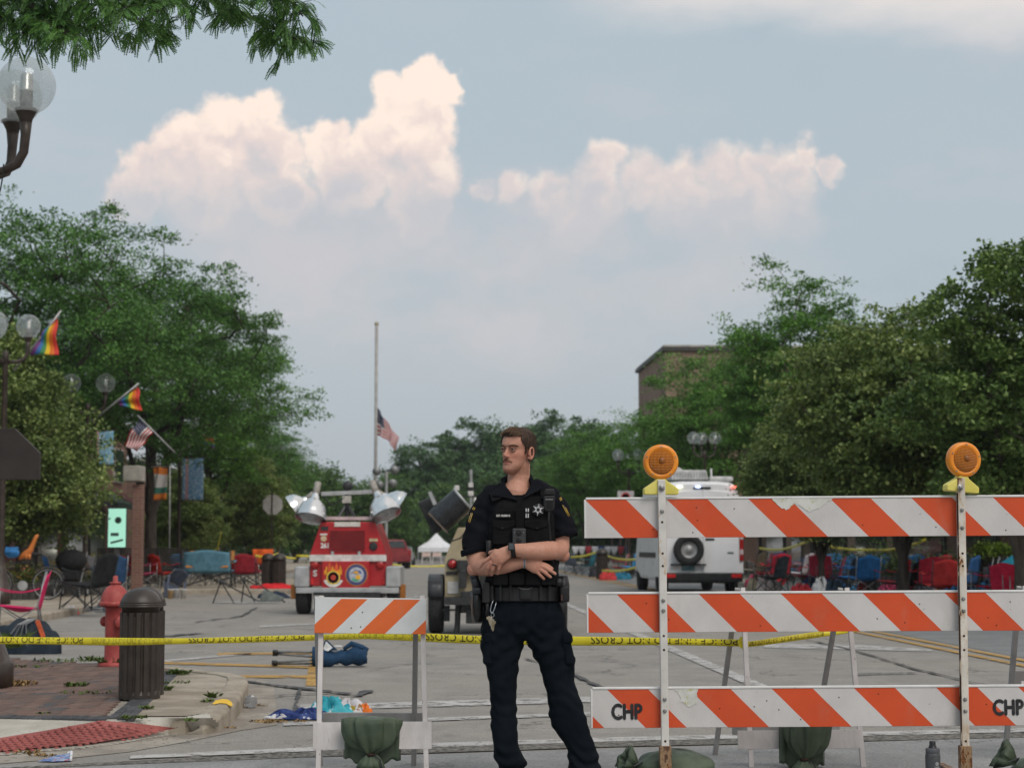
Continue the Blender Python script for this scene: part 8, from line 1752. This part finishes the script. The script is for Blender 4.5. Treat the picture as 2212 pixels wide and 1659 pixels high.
def bag(label, loc, col, sx, sy, h, seed, grp='bags left on the right pavement', name='bag'):
    t = thing(name, label, 'bag', loc, 0, grp); heap(MB(), (0, 0, 0), sx, sy, h, seed, 12, .15).build('sack', cloth('b%02d%02d%02d' % tuple(int(99 * c) for c in col), col), t, True); MB().tube([(-sx * .3, -.02, h * .6), (0, -.04, h * 1.15), (sx * .3, -.02, h * .6)], .014, 6).build('handle', TUBEB, t, True); return t
for i, (u, Y, c_, lab) in enumerate(((1632, 46, (.30, .25, .17), 'beige bag at the foot of the chairs beside the van'), (1660, 44, (.40, .33, .30), 'pale pink bag beside the van'), (1716, 43.5, (.4, .4, .4), 'white bag under the red chairs'), (1728, 42, (.25, .015, .02), 'dark red bag on the ground right of the van'), (1772, 42, (.42, .42, .43), 'white cloth bag below the blue chairs'), (1800, 40, (.03, .05, .07), 'dark bag before the blue chairs'), (1855, 43.5, (.5, .5, .52), 'white bag lying behind the bright blue chairs'), (1893, 43, (.48, .48, .5), 'pale sack behind the black chair'), (2020, 38.5, (.42, .42, .4), 'white bag left of the leaning board'), (2060, 33.5, (.02, .11, .26), 'blue tote bag under the leaning board'), (2092, 33, (.02, .10, .22), 'square blue bag beside the rusty post'), (2135, 32, (.45, .47, .5), 'white and blue bag below the magenta chair'), (1285, 66, (.03, .03, .035), 'dark bags behind the brown bin'), (1312, 60, (.45, .04, .04), 'small red bag beside the brown bin'), (1345, 61, (.02, .13, .20), 'teal bag on the far pavement left of the van'))):
    bag(lab, at(u, Y, .128), c_, .26 + .05 * math.sin(i), .2, .30 + .08 * math.sin(i * 1.7), 60 + i)
# bunting and tape on the far right
bn = thing('bunting', 'red white and blue bunting hung behind the far right pavement', 'bunting', at(1290, 76, .125)); O = bn.location.copy()
for k in range(9): u0 = 1236 + k * 14; MB().grid(lambda a_, b_: Q(u0 + 14 * a_, 1180 + (5 + 14 * math.sin(math.pi * a_)) * b_, 76) - O + Vector((0, .03 * math.sin(12 * a_), 0)), 8, 3, .01).build('swag', [cloth('bunting_w', (.55, .54, .55)), cloth('bunting_r', (.35, .05, .06)), cloth('bunting_b', (.04, .07, .16))][(0, 0, 1, 0, 2, 0, 0, 1, 2)[k]], bn, True)
MB().tube([Q(1232, 1180, 76.05) - O, Q(1366, 1178, 76.05) - O], .02, 5).build('rail', DKM, bn)
for s_ in (1240, 1300, 1360): MB().tube([Q(s_, 1179, 76.05) - O, Vector((Q(s_, 1179, 76.05).x - O.x, .05, 0))], .03, 6).build('stake', DKM, bn)
def far_tape(label, px, hw=.035):
    t = thing('barrier_tape', label, 'tape', Q(*px[0])); O = t.location.copy(); P = [Q(*p) for p in px]; n = len(P) - 1
    def fn(a_, b_):
        s_ = a_ * n; i = min(int(s_), n - 1); f = s_ - i; p = P[i].lerp(P[i + 1], f); sag = -.09 * math.sin(math.pi * f) * (P[i + 1] - P[i]).length * .25; return p - O + Vector((0, 0, sag + (b_ - .5) * 2 * hw))
    MB().grid(fn, n * 8, 1, .003).build('band', TAPE, t, True)
far_tape('yellow tape sagging behind the van on the right pavement', [(1640, 1184, 56), (1750, 1166, 50), (1880, 1188, 46), (2000, 1165, 42)]); far_tape('yellow tape on the far right pavement beside the officer', [(1232, 1203, 66), (1290, 1192, 64), (1392, 1206, 58)]); far_tape('low yellow tape left of the van', [(1300, 1232, 58), (1392, 1218, 54)]); far_tape('yellow tape across the end of the street', [(640, 1200, 110), (740, 1198, 110), (870, 1222, 108), (960, 1222, 108), (1060, 1220, 110)], .06); far_tape('yellow tape tied to a left pavement trunk', [(478, 1148, 57), (470, 1185, 57), (455, 1192, 58)]); far_tape('yellow tape running behind the far brown bins', [(552, 1200, 55), (600, 1196, 58), (640, 1206, 60)])
sl_ = thing('string_lights', 'string of small blue fairy lights under the right linden', 'lights', Q(1735, 1055, 44)); O = sl_.location.copy(); pts = [(1720, 1058), (1726, 1068), (1740, 1066), (1754, 1060), (1764, 1072), (1776, 1090), (1780, 1098)]
MB().tube([Q(u, v, 44) - O for u, v in pts], .006, 4).build('wire', TUBEB, sl_)
for i, (u, v) in enumerate(pts[1:]): MB().ball(Q(u, v + 2, 44) - O, .035, 8).build('bulb', glow('fairy_%d' % (i % 3), [(.05, .12, 1.0), (.03, .5, .5), (.6, .08, .05)][(0, 1, 0, 0, 0, 2)[i] if i < 6 else 0], 3.0), sl_, True)

# ---- evening air between here and the end of the street
hz_ = MB().box((0, 140, 6.2), (560, 320, 14.6)).build('haze', None); hz_.data.materials.clear(); hm2 = bpy.data.materials.new('haze_air'); hm2.use_nodes = True; ht = NT(hm2.node_tree); ht.n.clear(); ho_ = ht.node('ShaderNodeOutputMaterial'); pv = ht.node('ShaderNodeVolumePrincipled'); pv.inputs['Color'].default_value = (.80, .86, .92, 1); pv.inputs['Density'].default_value = .0003; pv.inputs['Anisotropy'].default_value = .2; ht.link(pv.outputs[0], ho_.inputs['Volume']); hz_.data.materials.append(hm2); stuff(hz_)
